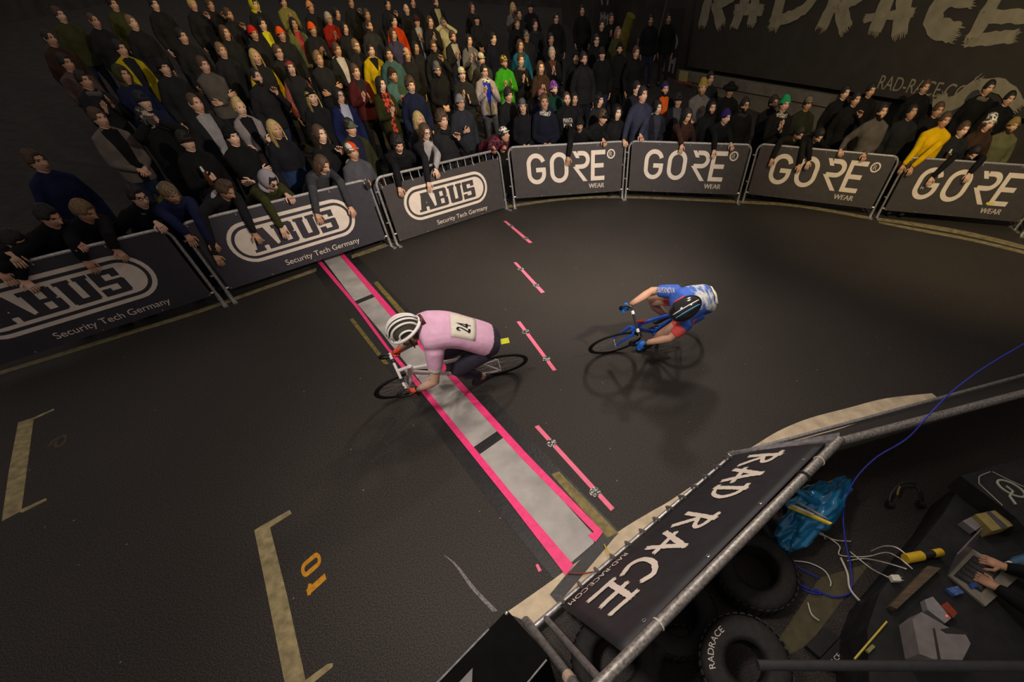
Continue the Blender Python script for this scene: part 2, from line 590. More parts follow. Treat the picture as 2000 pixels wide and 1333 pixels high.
ribbon('track_edge_line', [(1716, 433), (1800, 448), (1900, 467), (2010, 493)], [(1716, 436), (1800, 453), (1900, 472), (2010, 499)], OUTP,
       'lower cream edge line just inside the upper one at right', 'floor marking')
CHALK = mat('chalk_scuff', (0.17, 0.16, 0.15), 0.9, 0, 0.5, 40)
ribbon('scuff_mark', [(868, 1085), (893, 1104), (928, 1148), (972, 1194)], [(868, 1086), (889, 1106), (920, 1150), (962, 1196)], CHALK,
       'pale grey scuff running down to the black box corner', 'floor marking', t=0.002)

# finish mat
fin = empty('finish_mat', G(870, 790))
tagged(fin, 'long grey finish line mat with pink taped edges across the track', 'finish mat')


def child_flat(name, polys, m, z, t):
    o = flat(name, polys, m, None, None, t, z)
    o.parent = fin; o.matrix_parent_inverse = Matrix.Translation(-fin.location)
    return o


PINK = mat('hot_pink_tape', (0.82, 0.040, 0.19), 0.5, 0, 0.12, 18, bump=0.25, bscale=40, spec=0.4)
PINKL = mat('pale_pink_tape', (0.80, 0.16, 0.26), 0.6, 0, 0.08, 18)
MATC = mat('grey_woven_mat', (0.36, 0.34, 0.315), 0.75, 0, 0.22, 3.5, bump=0.1, bscale=90)
TAPEB = mat('black_gaffer_tape', (0.014, 0.0135, 0.013), 0.45, 0, 0.3, 12, bump=0.2, bscale=30, spec=0.45)
GOLD = mat('worn_gold_tape', (0.16, 0.12, 0.025), 0.5, 0, 0.45, 16, bump=0.2, spec=0.45)
child_flat('side_tape', [[(606, 520), (690, 492), (1210, 1040), (1190, 1075), (1120, 1140), (1080, 1130), (960, 985)]], TAPEB, 0.0, 0.003)
child_flat('mat_cloth', [[(632, 508), (662, 497), (770, 622), (880, 733), (1020, 890), (1160, 1046), (1160, 1062), (1110, 1105), (990, 955), (840, 770), (745, 650), (690, 585)]], MATC, 0.003, 0.006)
child_flat('pink_edge', [[(618, 510), (625, 507), (700, 598), (760, 680), (842, 772), (1000, 965), (1120, 1104), (1105, 1125), (990, 975), (830, 775), (753, 680), (694, 600)]], PINK, 0.008, 0.003)
child_flat('pink_edge', [[(659, 494), (667, 491), (780, 620), (890, 735), (1030, 888), (1178, 1040), (1163, 1060), (1148, 1046), (1160, 1040), (1018, 895), (878, 740), (770, 626)]], PINK, 0.008, 0.003)
for q in ([(692, 589), (731, 573), (735, 579), (697, 595)], [(922, 876), (975, 840), (988, 852), (934, 890)], [(768, 686), (815, 660), (822, 669), (775, 694)]):
    child_flat('joint_tape', [q], TAPEB, 0.0085, 0.001)
for q in ([(730, 553), (737, 550), (800, 620), (790, 624)], [(683, 625), (690, 622), (760, 712), (750, 712)], [(1076, 927), (1092, 922), (1208, 1043), (1192, 1058)]):
    child_flat('gold_tape', [q], GOLD, 0.003, 0.003)
child_flat('corner_tape', [[(1074, 1162), (1102, 1128), (1163, 1062), (1206, 1042), (1190, 1062), (1124, 1140), (1090, 1180)]], TAPEB, 0.006, 0.003)
flat('tape_scrap', [[(1046, 1104), (1051, 1102), (1058, 1115), (1052, 1118)]], PINKL, 'tiny pale pink tape scrap left of the finish mat end', 'tape', 0.002)

STICK = bpy.data.materials.new('black_white_badge'); STICK.use_nodes = True
_nt = STICK.node_tree; _b = _nt.nodes['Principled BSDF']
_tc = _nt.nodes.new('ShaderNodeTexCoord'); _vo = _nt.nodes.new('ShaderNodeTexVoronoi'); _vo.inputs['Scale'].default_value = 60
_rp = _nt.nodes.new('ShaderNodeValToRGB'); _rp.color_ramp.interpolation = 'CONSTANT'
_rp.color_ramp.elements[0].color = (0.55, 0.53, 0.48, 1); _rp.color_ramp.elements[1].color = (0.012, 0.012, 0.012, 1); _rp.color_ramp.elements[1].position = 0.42
_nt.links.new(_tc.outputs['Object'], _vo.inputs['Vector']); _nt.links.new(_vo.outputs['Distance'], _rp.inputs['Fac']); _nt.links.new(_rp.outputs['Color'], _b.inputs['Base Color'])
strips = [([(983, 432), (989, 432), (1040, 474), (1033, 475)], [(998, 442), (1027, 466)], 'farthest from the camera'),
          ([(1003, 513), (1009, 513), (1064, 571), (1057, 573)], [(1017, 526), (1047, 558)], 'second from the far end'),
          ([(1009, 629), (1016, 628), (1087, 723), (1080, 725)], [(1027, 649), (1067, 702)], 'beside the pink rider'),
          ([(1044, 834), (1052, 831), (1200, 993), (1193, 999)], [(1077, 866), (1162, 962)], 'nearest to the camera')]
for q, st_, where in strips:
    o = flat('tape_stripe', [q], PINKL, 'pink tape stripe with two round badges on asphalt, ' + where, 'tape stripe', 0.002, group='pink tape stripes')
    for c in st_:
        p = G(*c); r = 0.052
        mb = MB(); mb.prism([(p.x + r * math.cos(a * math.pi / 9), p.y + r * math.sin(a * math.pi / 9)) for a in range(18)], lambda x, y, h: Vector((x, y, 0.002 + h)), 0.002)
        b_ = mb.build('badge', STICK, o)
# ------------------------------------------------------------------ crowd barriers
def slab(mb, x0, y0, x1, y1, pl, t, mi=0):
    mb.prism([(x0, y0), (x1, y0), (x1, y1), (x0, y1)], pl, t, mi)


def abus(mb, mbd, pl, x0, z0, w, h, t):
    """capsule badge with slab letters; mb takes the pale parts, mbd the dark ones"""
    def cap(k):
        r = h / 2 - k
        return arc(x0 + h / 2, z0 + h / 2, r, r, 270, 90, 14)[::1][::-1] if False else \
            arc(x0 + w - h / 2, z0 + h / 2, r, r, -90, 90, 14) + arc(x0 + h / 2, z0 + h / 2, r, r, 90, 270, 14)
    mb.prism(cap(0), pl, t)
    def up(d): return lambda x, y, hh: pl(x, y, hh + d)
    mbd.prism(cap(h * 0.085), up(t), t * 0.5)
    mb.prism(cap(h * 0.155), up(t * 1.5), t * 0.5)
    P = up(t * 2.0); tt = t * 0.5
    lx, lz, lh = x0 + w * 0.155, z0 + h * 0.23, h * 0.54
    lw = w * 0.69
    u = lw / 4.1
    def Q(ix, pts): mbd.prism([(lx + (ix + a) * u, lz + b * lh) for a, b in pts], P, tt)
    def S(ix, a0, b0, a1, b1): Q(ix, [(a0, b0), (a1, b0), (a1, b1), (a0, b1)])
    # A
    Q(0, [(0.02, 0), (0.36, 0), (0.66, 1), (0.26, 1)]); Q(0, [(0.66, 0), (1.04, 0), (0.74, 1), (0.36, 1)])
    S(0, 0.2, 0.22, 0.9, 0.42); S(0, -0.06, 0, 0.42, 0.13); S(0, 0.60, 0, 1.1, 0.13); S(0, 0.22, 0.9, 0.72, 1)
    # B
    S(1, 0.14, 0, 0.48, 1); S(1, 0.06, 0.84, 0.9, 1); S(1, 0.06, 0, 0.94, 0.16); S(1, 0.14, 0.43, 0.9, 0.58)
    S(1, 0.72, 0.05, 1.0, 0.48); S(1, 0.70, 0.53, 0.97, 0.95)
    # U
    S(2, 0.16, 0.05, 0.50, 1); S(2, 0.72, 0.05, 1.02, 1); S(2, 0.22, 0, 0.96, 0.2); S(2, 0.08, 0.87, 0.56, 1); S(2, 0.66, 0.87, 1.1, 1)
    # S
    S(3, 0.18, 0, 1.0, 0.18); S(3, 0.16, 0.41, 1.0, 0.59); S(3, 0.16, 0.82, 0.98, 1); S(3, 0.16, 0.45, 0.48, 0.95); S(3, 0.74, 0.06, 1.04, 0.55)
    S(3, 0.14, 0, 0.44, 0.30); S(3, 0.74, 0.68, 1.0, 1)


def gore(mb, pl, x0, z0, w, h, t):
    """G O R E in thin round strokes, with the ring-R mark and WEAR below"""
    s = h * 0.145
    def W(fx, fz): return (x0 + fx * w, z0 + fz * h)
    def path(pts, closed=False): mb.stroke(pts, s, pl, t, 0, closed)
    lw = 0.208 * w
    def oval(cx, parts):
        rx = lw / 2 - s / 2; r = rx; zt = z0 + h - s / 2 - r; zb = z0 + s / 2 + r
        return rx, r, zt, zb
    # G
    cx = x0 + lw / 2; rx, r, zt, zb = oval(cx, 0)
    path(arc(cx, zt, rx, r, 15, 180, 12) + arc(cx, zb, rx, r, 180, 360, 12) + [(cx + rx, z0 + h * 0.47 + s / 2)])
    slab(mb, cx - rx * 0.05, z0 + h * 0.47 - s / 2, cx + rx + s / 2, z0 + h * 0.47 + s / 2, pl, t)
    # O
    cx = x0 + 0.262 * w + (lw := 0.197 * w) / 2
    path(arc(cx, zt, rx, r, 0, 180, 12) + arc(cx, zb, rx, r, 180, 360, 12), True)
    # R: loose slash, bowl, leg
    xr = x0 + 0.512 * w
    mb.prism([(xr, z0 + h), (xr + s * 0.95, z0 + h), (xr + s * 1.9, z0 + h * 0.78), (xr + s * 0.95, z0 + h * 0.78)], pl, t)
    cxr = xr + 0.155 * w - s / 2 - h * 0.07
    rb = h * 0.215
    path([(xr + s * 1.35, z0 + h - s / 2)] + arc(cxr, z0 + h - s / 2 - rb, rb, rb, 90, -90, 12) + [(xr + s * 0.7, z0 + h - s / 2 - 2 * rb)])
    mb.prism([(xr + s * 0.1, z0 + h * 0.50), (xr + s * 1.15, z0 + h * 0.50), (xr + 0.175 * w, z0), (xr + 0.175 * w - s * 1.15, z0)], pl, t)
    # E
    xe = x0 + 0.725 * w
    slab(mb, xe, z0, xe + s, z0 + h, pl, t)
    for f, l in ((0, 0.162), (0.43, 0.148), (1 - s / h, 0.162)): slab(mb, xe, z0 + f * h, xe + l * w, z0 + f * h + s, pl, t)
    # ring R
    rr = h * 0.135; c = (x0 + w * 0.955, z0 + h * 0.855)
    mb.stroke(arc(c[0], c[1], rr, rr, 0, 345, 18), s * 0.3, pl, t, 0, True)
    add_text(mb, 'R', pl, c[0] - rr * 0.5, c[1] - rr * 0.55, rr * 1.1, None, 0, t)
    for k in (0, 0.004, 0.008):
        add_text(mb, 'WEAR', pl, x0 + w * 0.70 + k, z0 - h * 0.26, h * 0.165, w * 0.185, 0, t)
        add_text(mb, 'R', pl, c[0] - rr * 0.5 + k * 0.6, c[1] - rr * 0.55, rr * 1.1, None, 0, t)


def banner_place(y):
    return lambda x, z, h: Vector((x, y - h, z))


def rounded_frame(W, H, r, z0=0.0):
    p = [Vector((0, 0, z0)), Vector((0, 0, H - r))]
    p += [Vector((r - r * math.cos(a), 0, H - r + r * math.sin(a))) for a in np.linspace(0.2, math.pi / 2, 7)]
    p += [Vector((W - r + r * math.sin(a), 0, H - r + r * math.cos(a))) for a in np.linspace(0, math.pi / 2 - 0.2, 7)]
    p += [Vector((W, 0, H - r)), Vector((W, 0, z0))]
    return p


_bar_mesh = {}


def barrier(pa, pb, style, label, drop=0.0, ban=BANNER):
    a, b = G(*pa) if len(pa) == 2 else Vector(pa), G(*pb) if len(pb) == 2 else Vector(pb)
    W = (b - a).length; H = 1.1
    root = empty('crowd_barrier', mtx=frame_from(a, b - a, (0, 0, 1)))
    tagged(root, label, 'barrier', 'crowd barriers around the outside of the bend')
    mb = MB(); mb.tube(rounded_frame(W, H, 0.13), 0.021, 10)
    mb.tube([(0.0, 0, 0.19), (W, 0, 0.19)], 0.016, 8)
    for z in (0.40, 0.90): mb.tube([(-0.055, 0, z), (0, 0, z)], 0.012, 6)
    auto_smooth(mb.build('frame', STEEL, root))
    for x in (0.0, W):
        mb = MB(); mb.tube([(x, 0, 0.0), (x, 0, 0.15)], 0.026, 10); mb.box((x, 0.02, 0.008), (0.06, 0.34, 0.016)); mb.tube([(x, 0.17, 0.012), (x, 0.0, 0.12)], 0.010, 6)
        auto_smooth(mb.build('foot', STEEL, root))
    n = 16
    for i in range(1, n):
        key = 'bar'
        if key not in _bar_mesh:
            mb = MB(); mb.tube([(0, 0, 0.19), (0, 0, 1.09)], 0.0085, 6)
            o = mb.build('upright_bar', STEEL, root, True); _bar_mesh[key] = o.data
        else:
            o = bpy.data.objects.new('upright_bar', _bar_mesh[key]); COL.objects.link(o); o.parent = root
        o.location = (W * i / n, 0, 0)
    zt, zb = 1.085 - drop, 0.165 - min(drop, 0.13)
    x0, x1 = 0.055, W - 0.055
    # slightly billowing cloth sheet
    mb = MB(); nx, nz = 24, 8
    sd = random.Random(label)
    ph = sd.uniform(0, 6)
    def yy(x, z): return -0.030
    for i in range(nx + 1):
        for j in range(nz + 1):
            x = x0 + (x1 - x0) * i / nx; z = zb + (zt - zb) * j / nz
            mb.v.append((x, yy(x, z), z))
    for i in range(nx):
        for j in range(nz):
            q = i * (nz + 1) + j
            mb.f.append((q, q + nz + 1, q + nz + 2, q + 1)); mb.m.append(0)
    k = len(mb.v)
    mb.box(((x0 + x1) / 2, -0.026, (zt + zb) / 2), (x1 - x0, 0.006, zt - zb))
    bo = mb.build('banner', ban, root)
    pl = banner_place(-0.0305)
    t = 0.0015
    li = MB(); dk = MB()
    if style == 'abus':
        abus(li, dk, pl, W * 0.135, 0.405 - drop, W * 0.70, 0.56, t)
        w = W * 0.46
        add_text(li, 'Security Tech Germany', pl, W * 0.345, 0.245 - drop, 0.078, w, 0, t)
        dk.build('dark_lettering', ban, bo)
    else:
        gore(li, pl, W * 0.14, 0.415, W * 0.765, 0.565, t)
    li.build('pale_lettering', PRINT, bo)
    # eyelets and ties
    for x in (x0 + 0.02, W * 0.25, W * 0.5, W * 0.75, x1 - 0.02):
        for z in (zt - 0.02, zb + 0.02):
            mb = MB(); mb.tube([(x, -0.030, z), (x, -0.034, z)], 0.008, 8); mb.build('eyelet', STEEL, bo)
        mb = MB(); mb.tube([(x, -0.034, zt - 0.02), (x, -0.026, zt + 0.03), (x, 0.024, zt + 0.02)], 0.0025, 5); mb.build('cable_tie', STEEL, bo)
    return root


_p = [v.copy() for v in _line]
barrier(_p[0], _p[1], 'abus', 'navy barrier banner with capsule badge, partly cut off at the left edge', ban=BANNER_N)
barrier(_p[2], _p[3], 'abus', 'navy barrier banner with capsule badge, the finish mat ending under it', ban=BANNER_N)
barrier(_p[4], _p[5], 'abus', 'charcoal capsule-badge barrier banner hung low so the upright bars show above', drop=0.11)
barrier(_p[6], _p[7], 'gore', 'charcoal pale-lettered barrier banner next to the capsule-badge one')
barrier(_p[8], _p[9], 'gore', 'second charcoal pale-lettered barrier banner from the capsule-badge ones')
gF = barrier(_p[10], _p[11], 'gore', 'third charcoal pale-lettered barrier banner from the left, person in grey sweater leaning on it')
gG = barrier(_p[12], _p[13], 'gore', 'charcoal pale-lettered barrier banner nearest the right edge with a yellow sticker')
barrier(_p[14], _p[15], 'gore', 'last barrier, mostly outside the right edge of the photo')
YEL = mat('yellow_sticker', (0.60, 0.50, 0.02), 0.6, 0, 0.1, 30)
mb = MB(); mb.box((2.46 * 0.73, -0.034, 0.45), (0.13, 0.002, 0.035)); mb.build('sticker', YEL, gG)
for par, pts in ((gF, ((0.36, 0.62), (0.52, 0.73), (0.83, 0.45))), (gG, ((0.20, 0.60),))):
    mb = MB()
    for fx, z in pts: add_text(mb, 'H', banner_place(-0.034), 2.4 * fx, z, 0.05, 0.045, 0, 0.001)
    mb.build('small_lettering', PRINT, par)
# ------------------------------------------------------------------ people
SKIN = mat('skin', (0.50, 0.285, 0.185), 0.55, 0, 0.10, 14, spec=0.35)
SKINP = mat('pale_skin', (0.57, 0.355, 0.25), 0.55, 0, 0.08, 14, spec=0.35)
SKIND = mat('tanned_skin', (0.40, 0.215, 0.13), 0.55, 0, 0.10, 14, spec=0.35)
EYEW = mat('eye_white', (0.55, 0.52, 0.48), 0.3, 0, 0, spec=0.5)
EYED = mat('dark_iris', (0.012, 0.010, 0.009), 0.2, 0, 0, spec=0.5)
LIP = mat('lips', (0.36, 0.13, 0.10), 0.5, 0, 0.08, 30)
TEETH = mat('teeth', (0.65, 0.60, 0.52), 0.3, 0, 0)
HAIRC = {'k': mat('black_hair', (0.012, 0.010, 0.009), 0.55, 0, 0.4, 60, aniso=(1, 1, 0.15), bump=0.5, bscale=70),
         'b': mat('brown_hair', (0.060, 0.034, 0.018), 0.55, 0, 0.4, 60, aniso=(1, 1, 0.15), bump=0.5, bscale=70),
         'l': mat('light_brown_hair', (0.16, 0.10, 0.05), 0.55, 0, 0.35, 60, aniso=(1, 1, 0.15), bump=0.5, bscale=70),
         'y': mat('blond_hair', (0.40, 0.29, 0.11), 0.5, 0, 0.3, 60, aniso=(1, 1, 0.15), bump=0.5, bscale=70),
         'g': mat('grey_hair', (0.30, 0.28, 0.24), 0.55, 0, 0.3, 60, aniso=(1, 1, 0.15), bump=0.5, bscale=70)}
_cloth = {}


def cloth(c):
    """cloth in a plain colour, '#hex', or a pattern name"""
    if c in _cloth: return _cloth[c]
    if c.startswith('plaid'):
        m = mat('plaid_cloth_' + c[6:], (0.1, 0.1, 0.1), 0.85)
        nt = m.node_tree; b = nt.nodes['Principled BSDF']
        cols = {'red': ((0.016, 0.012, 0.012), (0.42, 0.035, 0.012)), 'pink': ((0.012, 0.010, 0.012), (0.17, 0.012, 0.035))}[c[6:]]
        tc = nt.nodes.new('ShaderNodeTexCoord'); mp = nt.nodes.new('ShaderNodeMapping'); mp.inputs['Rotation'].default_value = (0.3, 0.5, 0.6)
        ck = nt.nodes.new('ShaderNodeTexChecker'); ck.inputs['Scale'].default_value = 14
        ck.inputs['Color1'].default_value = cols[0] + (1,); ck.inputs['Color2'].default_value = cols[1] + (1,)
        nt.links.new(tc.outputs['Object'], mp.inputs['Vector']); nt.links.new(mp.outputs['Vector'], ck.inputs['Vector'])
        nt.links.new(ck.outputs['Color'], b.inputs['Base Color'])
    elif c.startswith('dots'):
        m = mat('spotted_cloth_' + c[5:], (0.1, 0.1, 0.1), 0.85)
        nt = m.node_tree; b = nt.nodes['Principled BSDF']
        cols = {'white': ((0.02, 0.02, 0.02), (0.60, 0.57, 0.52)), 'yellow': ((0.55, 0.40, 0.02), (0.015, 0.013, 0.01)), 'camo': ((0.10, 0.10, 0.05), (0.26, 0.27, 0.18)),
                'scarf': ((0.05, 0.05, 0.05), (0.40, 0.37, 0.33)), 'purple': ((0.05, 0.015, 0.09), (0.20, 0.06, 0.30))}[c[5:]]
        tc = nt.nodes.new('ShaderNodeTexCoord')
        vo = nt.nodes.new('ShaderNodeTexVoronoi'); vo.inputs['Scale'].default_value = 34
        rp = nt.nodes.new('ShaderNodeValToRGB'); rp.color_ramp.interpolation = 'CONSTANT'
        rp.color_ramp.elements[0].color = cols[0] + (1,); rp.color_ramp.elements[1].color = cols[1] + (1,); rp.color_ramp.elements[1].position = 0.45
        nt.links.new(tc.outputs['Object'], vo.inputs['Vector']); nt.links.new(vo.outputs['Distance'], rp.inputs['Fac']); nt.links.new(rp.outputs['Color'], b.inputs['Base Color'])
    elif c.startswith('stripe'):
        m = mat('striped_cloth', (0.1, 0.1, 0.1), 0.85)
        nt = m.node_tree; b = nt.nodes['Principled BSDF']
        tc = nt.nodes.new('ShaderNodeTexCoord'); wv = nt.nodes.new('ShaderNodeTexWave'); wv.bands_direction = 'Z'; wv.inputs['Scale'].default_value = 9
        rp = nt.nodes.new('ShaderNodeValToRGB'); rp.color_ramp.interpolation = 'CONSTANT'
        rp.color_ramp.elements[0].color = (0.015, 0.015, 0.016, 1); rp.color_ramp.elements[1].color = (0.4, 0.4, 0.38, 1); rp.color_ramp.elements[1].position = 0.5
        nt.links.new(tc.outputs['Object'], wv.inputs['Vector']); nt.links.new(wv.outputs['Fac'], rp.inputs['Fac']); nt.links.new(rp.outputs['Color'], b.inputs['Base Color'])
    else:
        m = mat('cloth_' + c.strip('#'), c, 0.85, 0, 0.16, 9, bump=0.6, bscale=14, spec=0.1)
    _cloth[c] = m
    return m


def sm(x, a, b):
    t = np.clip((x - a) / (b - a), 0, 1)
    return t * t * (3 - 2 * t)


# head template: a shaped grid, y forward, centred at the middle of the skull
NT, NP = 42, 46


def _head():
    th = np.linspace(0, math.pi, NT + 1)
    s = np.arange(NP) / NP * 2 - 1                       # azimuth, denser in front
    ph = math.pi * np.sign(s) * np.abs(s) ** 1.35
    T, F = np.meshgrid(th, ph, indexing='ij')
    x = 0.0755 * np.sin(T) * np.sin(F); y = 0.096 * np.sin(T) * np.cos(F); z = 0.120 * np.cos(T)
    t = np.clip(-z / 0.12, 0, 1)
    x = x * (1 - 0.30 * t ** 1.6)
    y = np.where(y < 0, y * (1 - 0.50 * sm(-z, 0.02, 0.11)), y * (1 - 0.03 * t))
    front = np.clip(y / 0.09, 0, 1) ** 2
    ax = np.abs(x)
    g = lambda u, w: np.exp(-(u / w) ** 2)
    d = 0.026 * g(x, 0.012) * g(z + 0.024, 0.016) + 0.013 * g(x, 0.010) * g(z + 0.004, 0.020)
    d -= 0.012 * g(ax - 0.031, 0.016) * g(z - 0.014, 0.012)
    d += 0.006 * g(z - 0.033, 0.010) * g(ax, 0.05)
    d += 0.007 * g(x, 0.022) * g(z + 0.058, 0.012) - 0.005 * g(x, 0.022) * g(z + 0.057, 0.0035)
    d += 0.010 * g(x, 0.022) * g(z + 0.098, 0.016)
    d += 0.005 * g(ax - 0.045, 0.018) * g(z + 0.016, 0.018)
    y = y + d * front
    V = np.stack([x, y, z], -1)
    return V, T, F


HV, HT, HF = _head()
HFACES = [(i * NP + j, i * NP + (j + 1) % NP, (i + 1) * NP + (j + 1) % NP, (i + 1) * NP + j) for i in range(NT) for j in range(NP)]
HFACES = [f[::-1] for f in HFACES]
_c = HV.reshape(-1, 3)[np.array(HFACES)].mean(1)


def _headmats(smile=False):
    x, y, z = _c[:, 0], _c[:, 1], _c[:, 2]; ax = np.abs(x)
    m = np.zeros(len(_c), int)
    f = y > 0.03
    eye = f & (((ax - 0.031) / 0.0145) ** 2 + ((z - 0.014) / 0.0075) ** 2 < 1)
    m[eye] = 2
    m[f & (((ax - 0.031) / 0.0095) ** 2 + ((z - 0.014) / 0.0085) ** 2 < 1)] = 3
    m[f & (np.abs(z - 0.034 + 7.0 * (ax - 0.030) ** 2) < 0.0046) & (ax > 0.013) & (ax < 0.050)] = 1
    lip = f & ((x / 0.025) ** 2 + ((z + 0.058) / 0.0095) ** 2 < 1)
    m[lip] = 4
    if smile: m[f & ((x / 0.021) ** 2 + ((z + 0.057) / 0.005) ** 2 < 1)] = 5
    return m


HM, HMS = _headmats(), _headmats(True)


def rotz(a):
    c, s = math.cos(a), math.sin(a); return np.array([[c, -s, 0], [s, c, 0], [0, 0, 1.0]])


def rotx(a):
    c, s = math.cos(a), math.sin(a); return np.array([[1.0, 0, 0], [0, c, -s], [0, s, c]])


def roty(a):
    c, s = math.cos(a), math.sin(a); return np.array([[c, 0, s], [0, 1.0, 0], [-s, 0, c]])


def shell(mask, thick, rag=0.0, seed=0):
    """skin of the head grid lifted by thick(T,F,z) where mask; returns verts, faces (head-centred)"""
    V = HV.copy()
    nrm = V / np.linalg.norm(V, axis=-1, keepdims=True)
    if rag:
        rr = np.random.default_rng(seed); thick = thick * (1 + rag * (rr.random(thick.shape) - 0.5))
    V = V + nrm * thick[..., None]
    fm = mask[:-1, :]
    keep = []
    k = 0
    M = mask.reshape(-1)
    for f in HFACES:
        if M[f[0]] and M[f[1]] and M[f[2]] and M[f[3]]: keep.append(f)
    used = sorted({i for f in keep for i in f})
    remap = {o: n for n, o in enumerate(used)}
    P = V.reshape(-1, 3)
    inner = HV.reshape(-1, 3) * 0.985
    vs = [P[i] for i in used]
    n = len(vs)
    vs += [inner[i] for i in used]
    fs = [tuple(remap[i] for i in f) for f in keep]
    # rim
    edges = {}
    for f in fs:
        for a, b in zip(f, f[1:] + f[:1]):
            if (b, a) in edges: del edges[(b, a)]
            else: edges[(a, b)] = 1
    fs += [(b, a, a + n, b + n) for a, b in edges]
    return vs, fs


_HX, _HY, _HZ = HV[..., 0], HV[..., 1], HV[..., 2]
_azi = np.abs(HF)          # 0 front .. pi back


def hairline(front, side, back):
    a = _azi
    return np.where(a < 1.0, front + (side - front) * sm(a, 0.45, 1.0), side + (back - side) * sm(a, 1.2, 2.4))


_shapes = {}


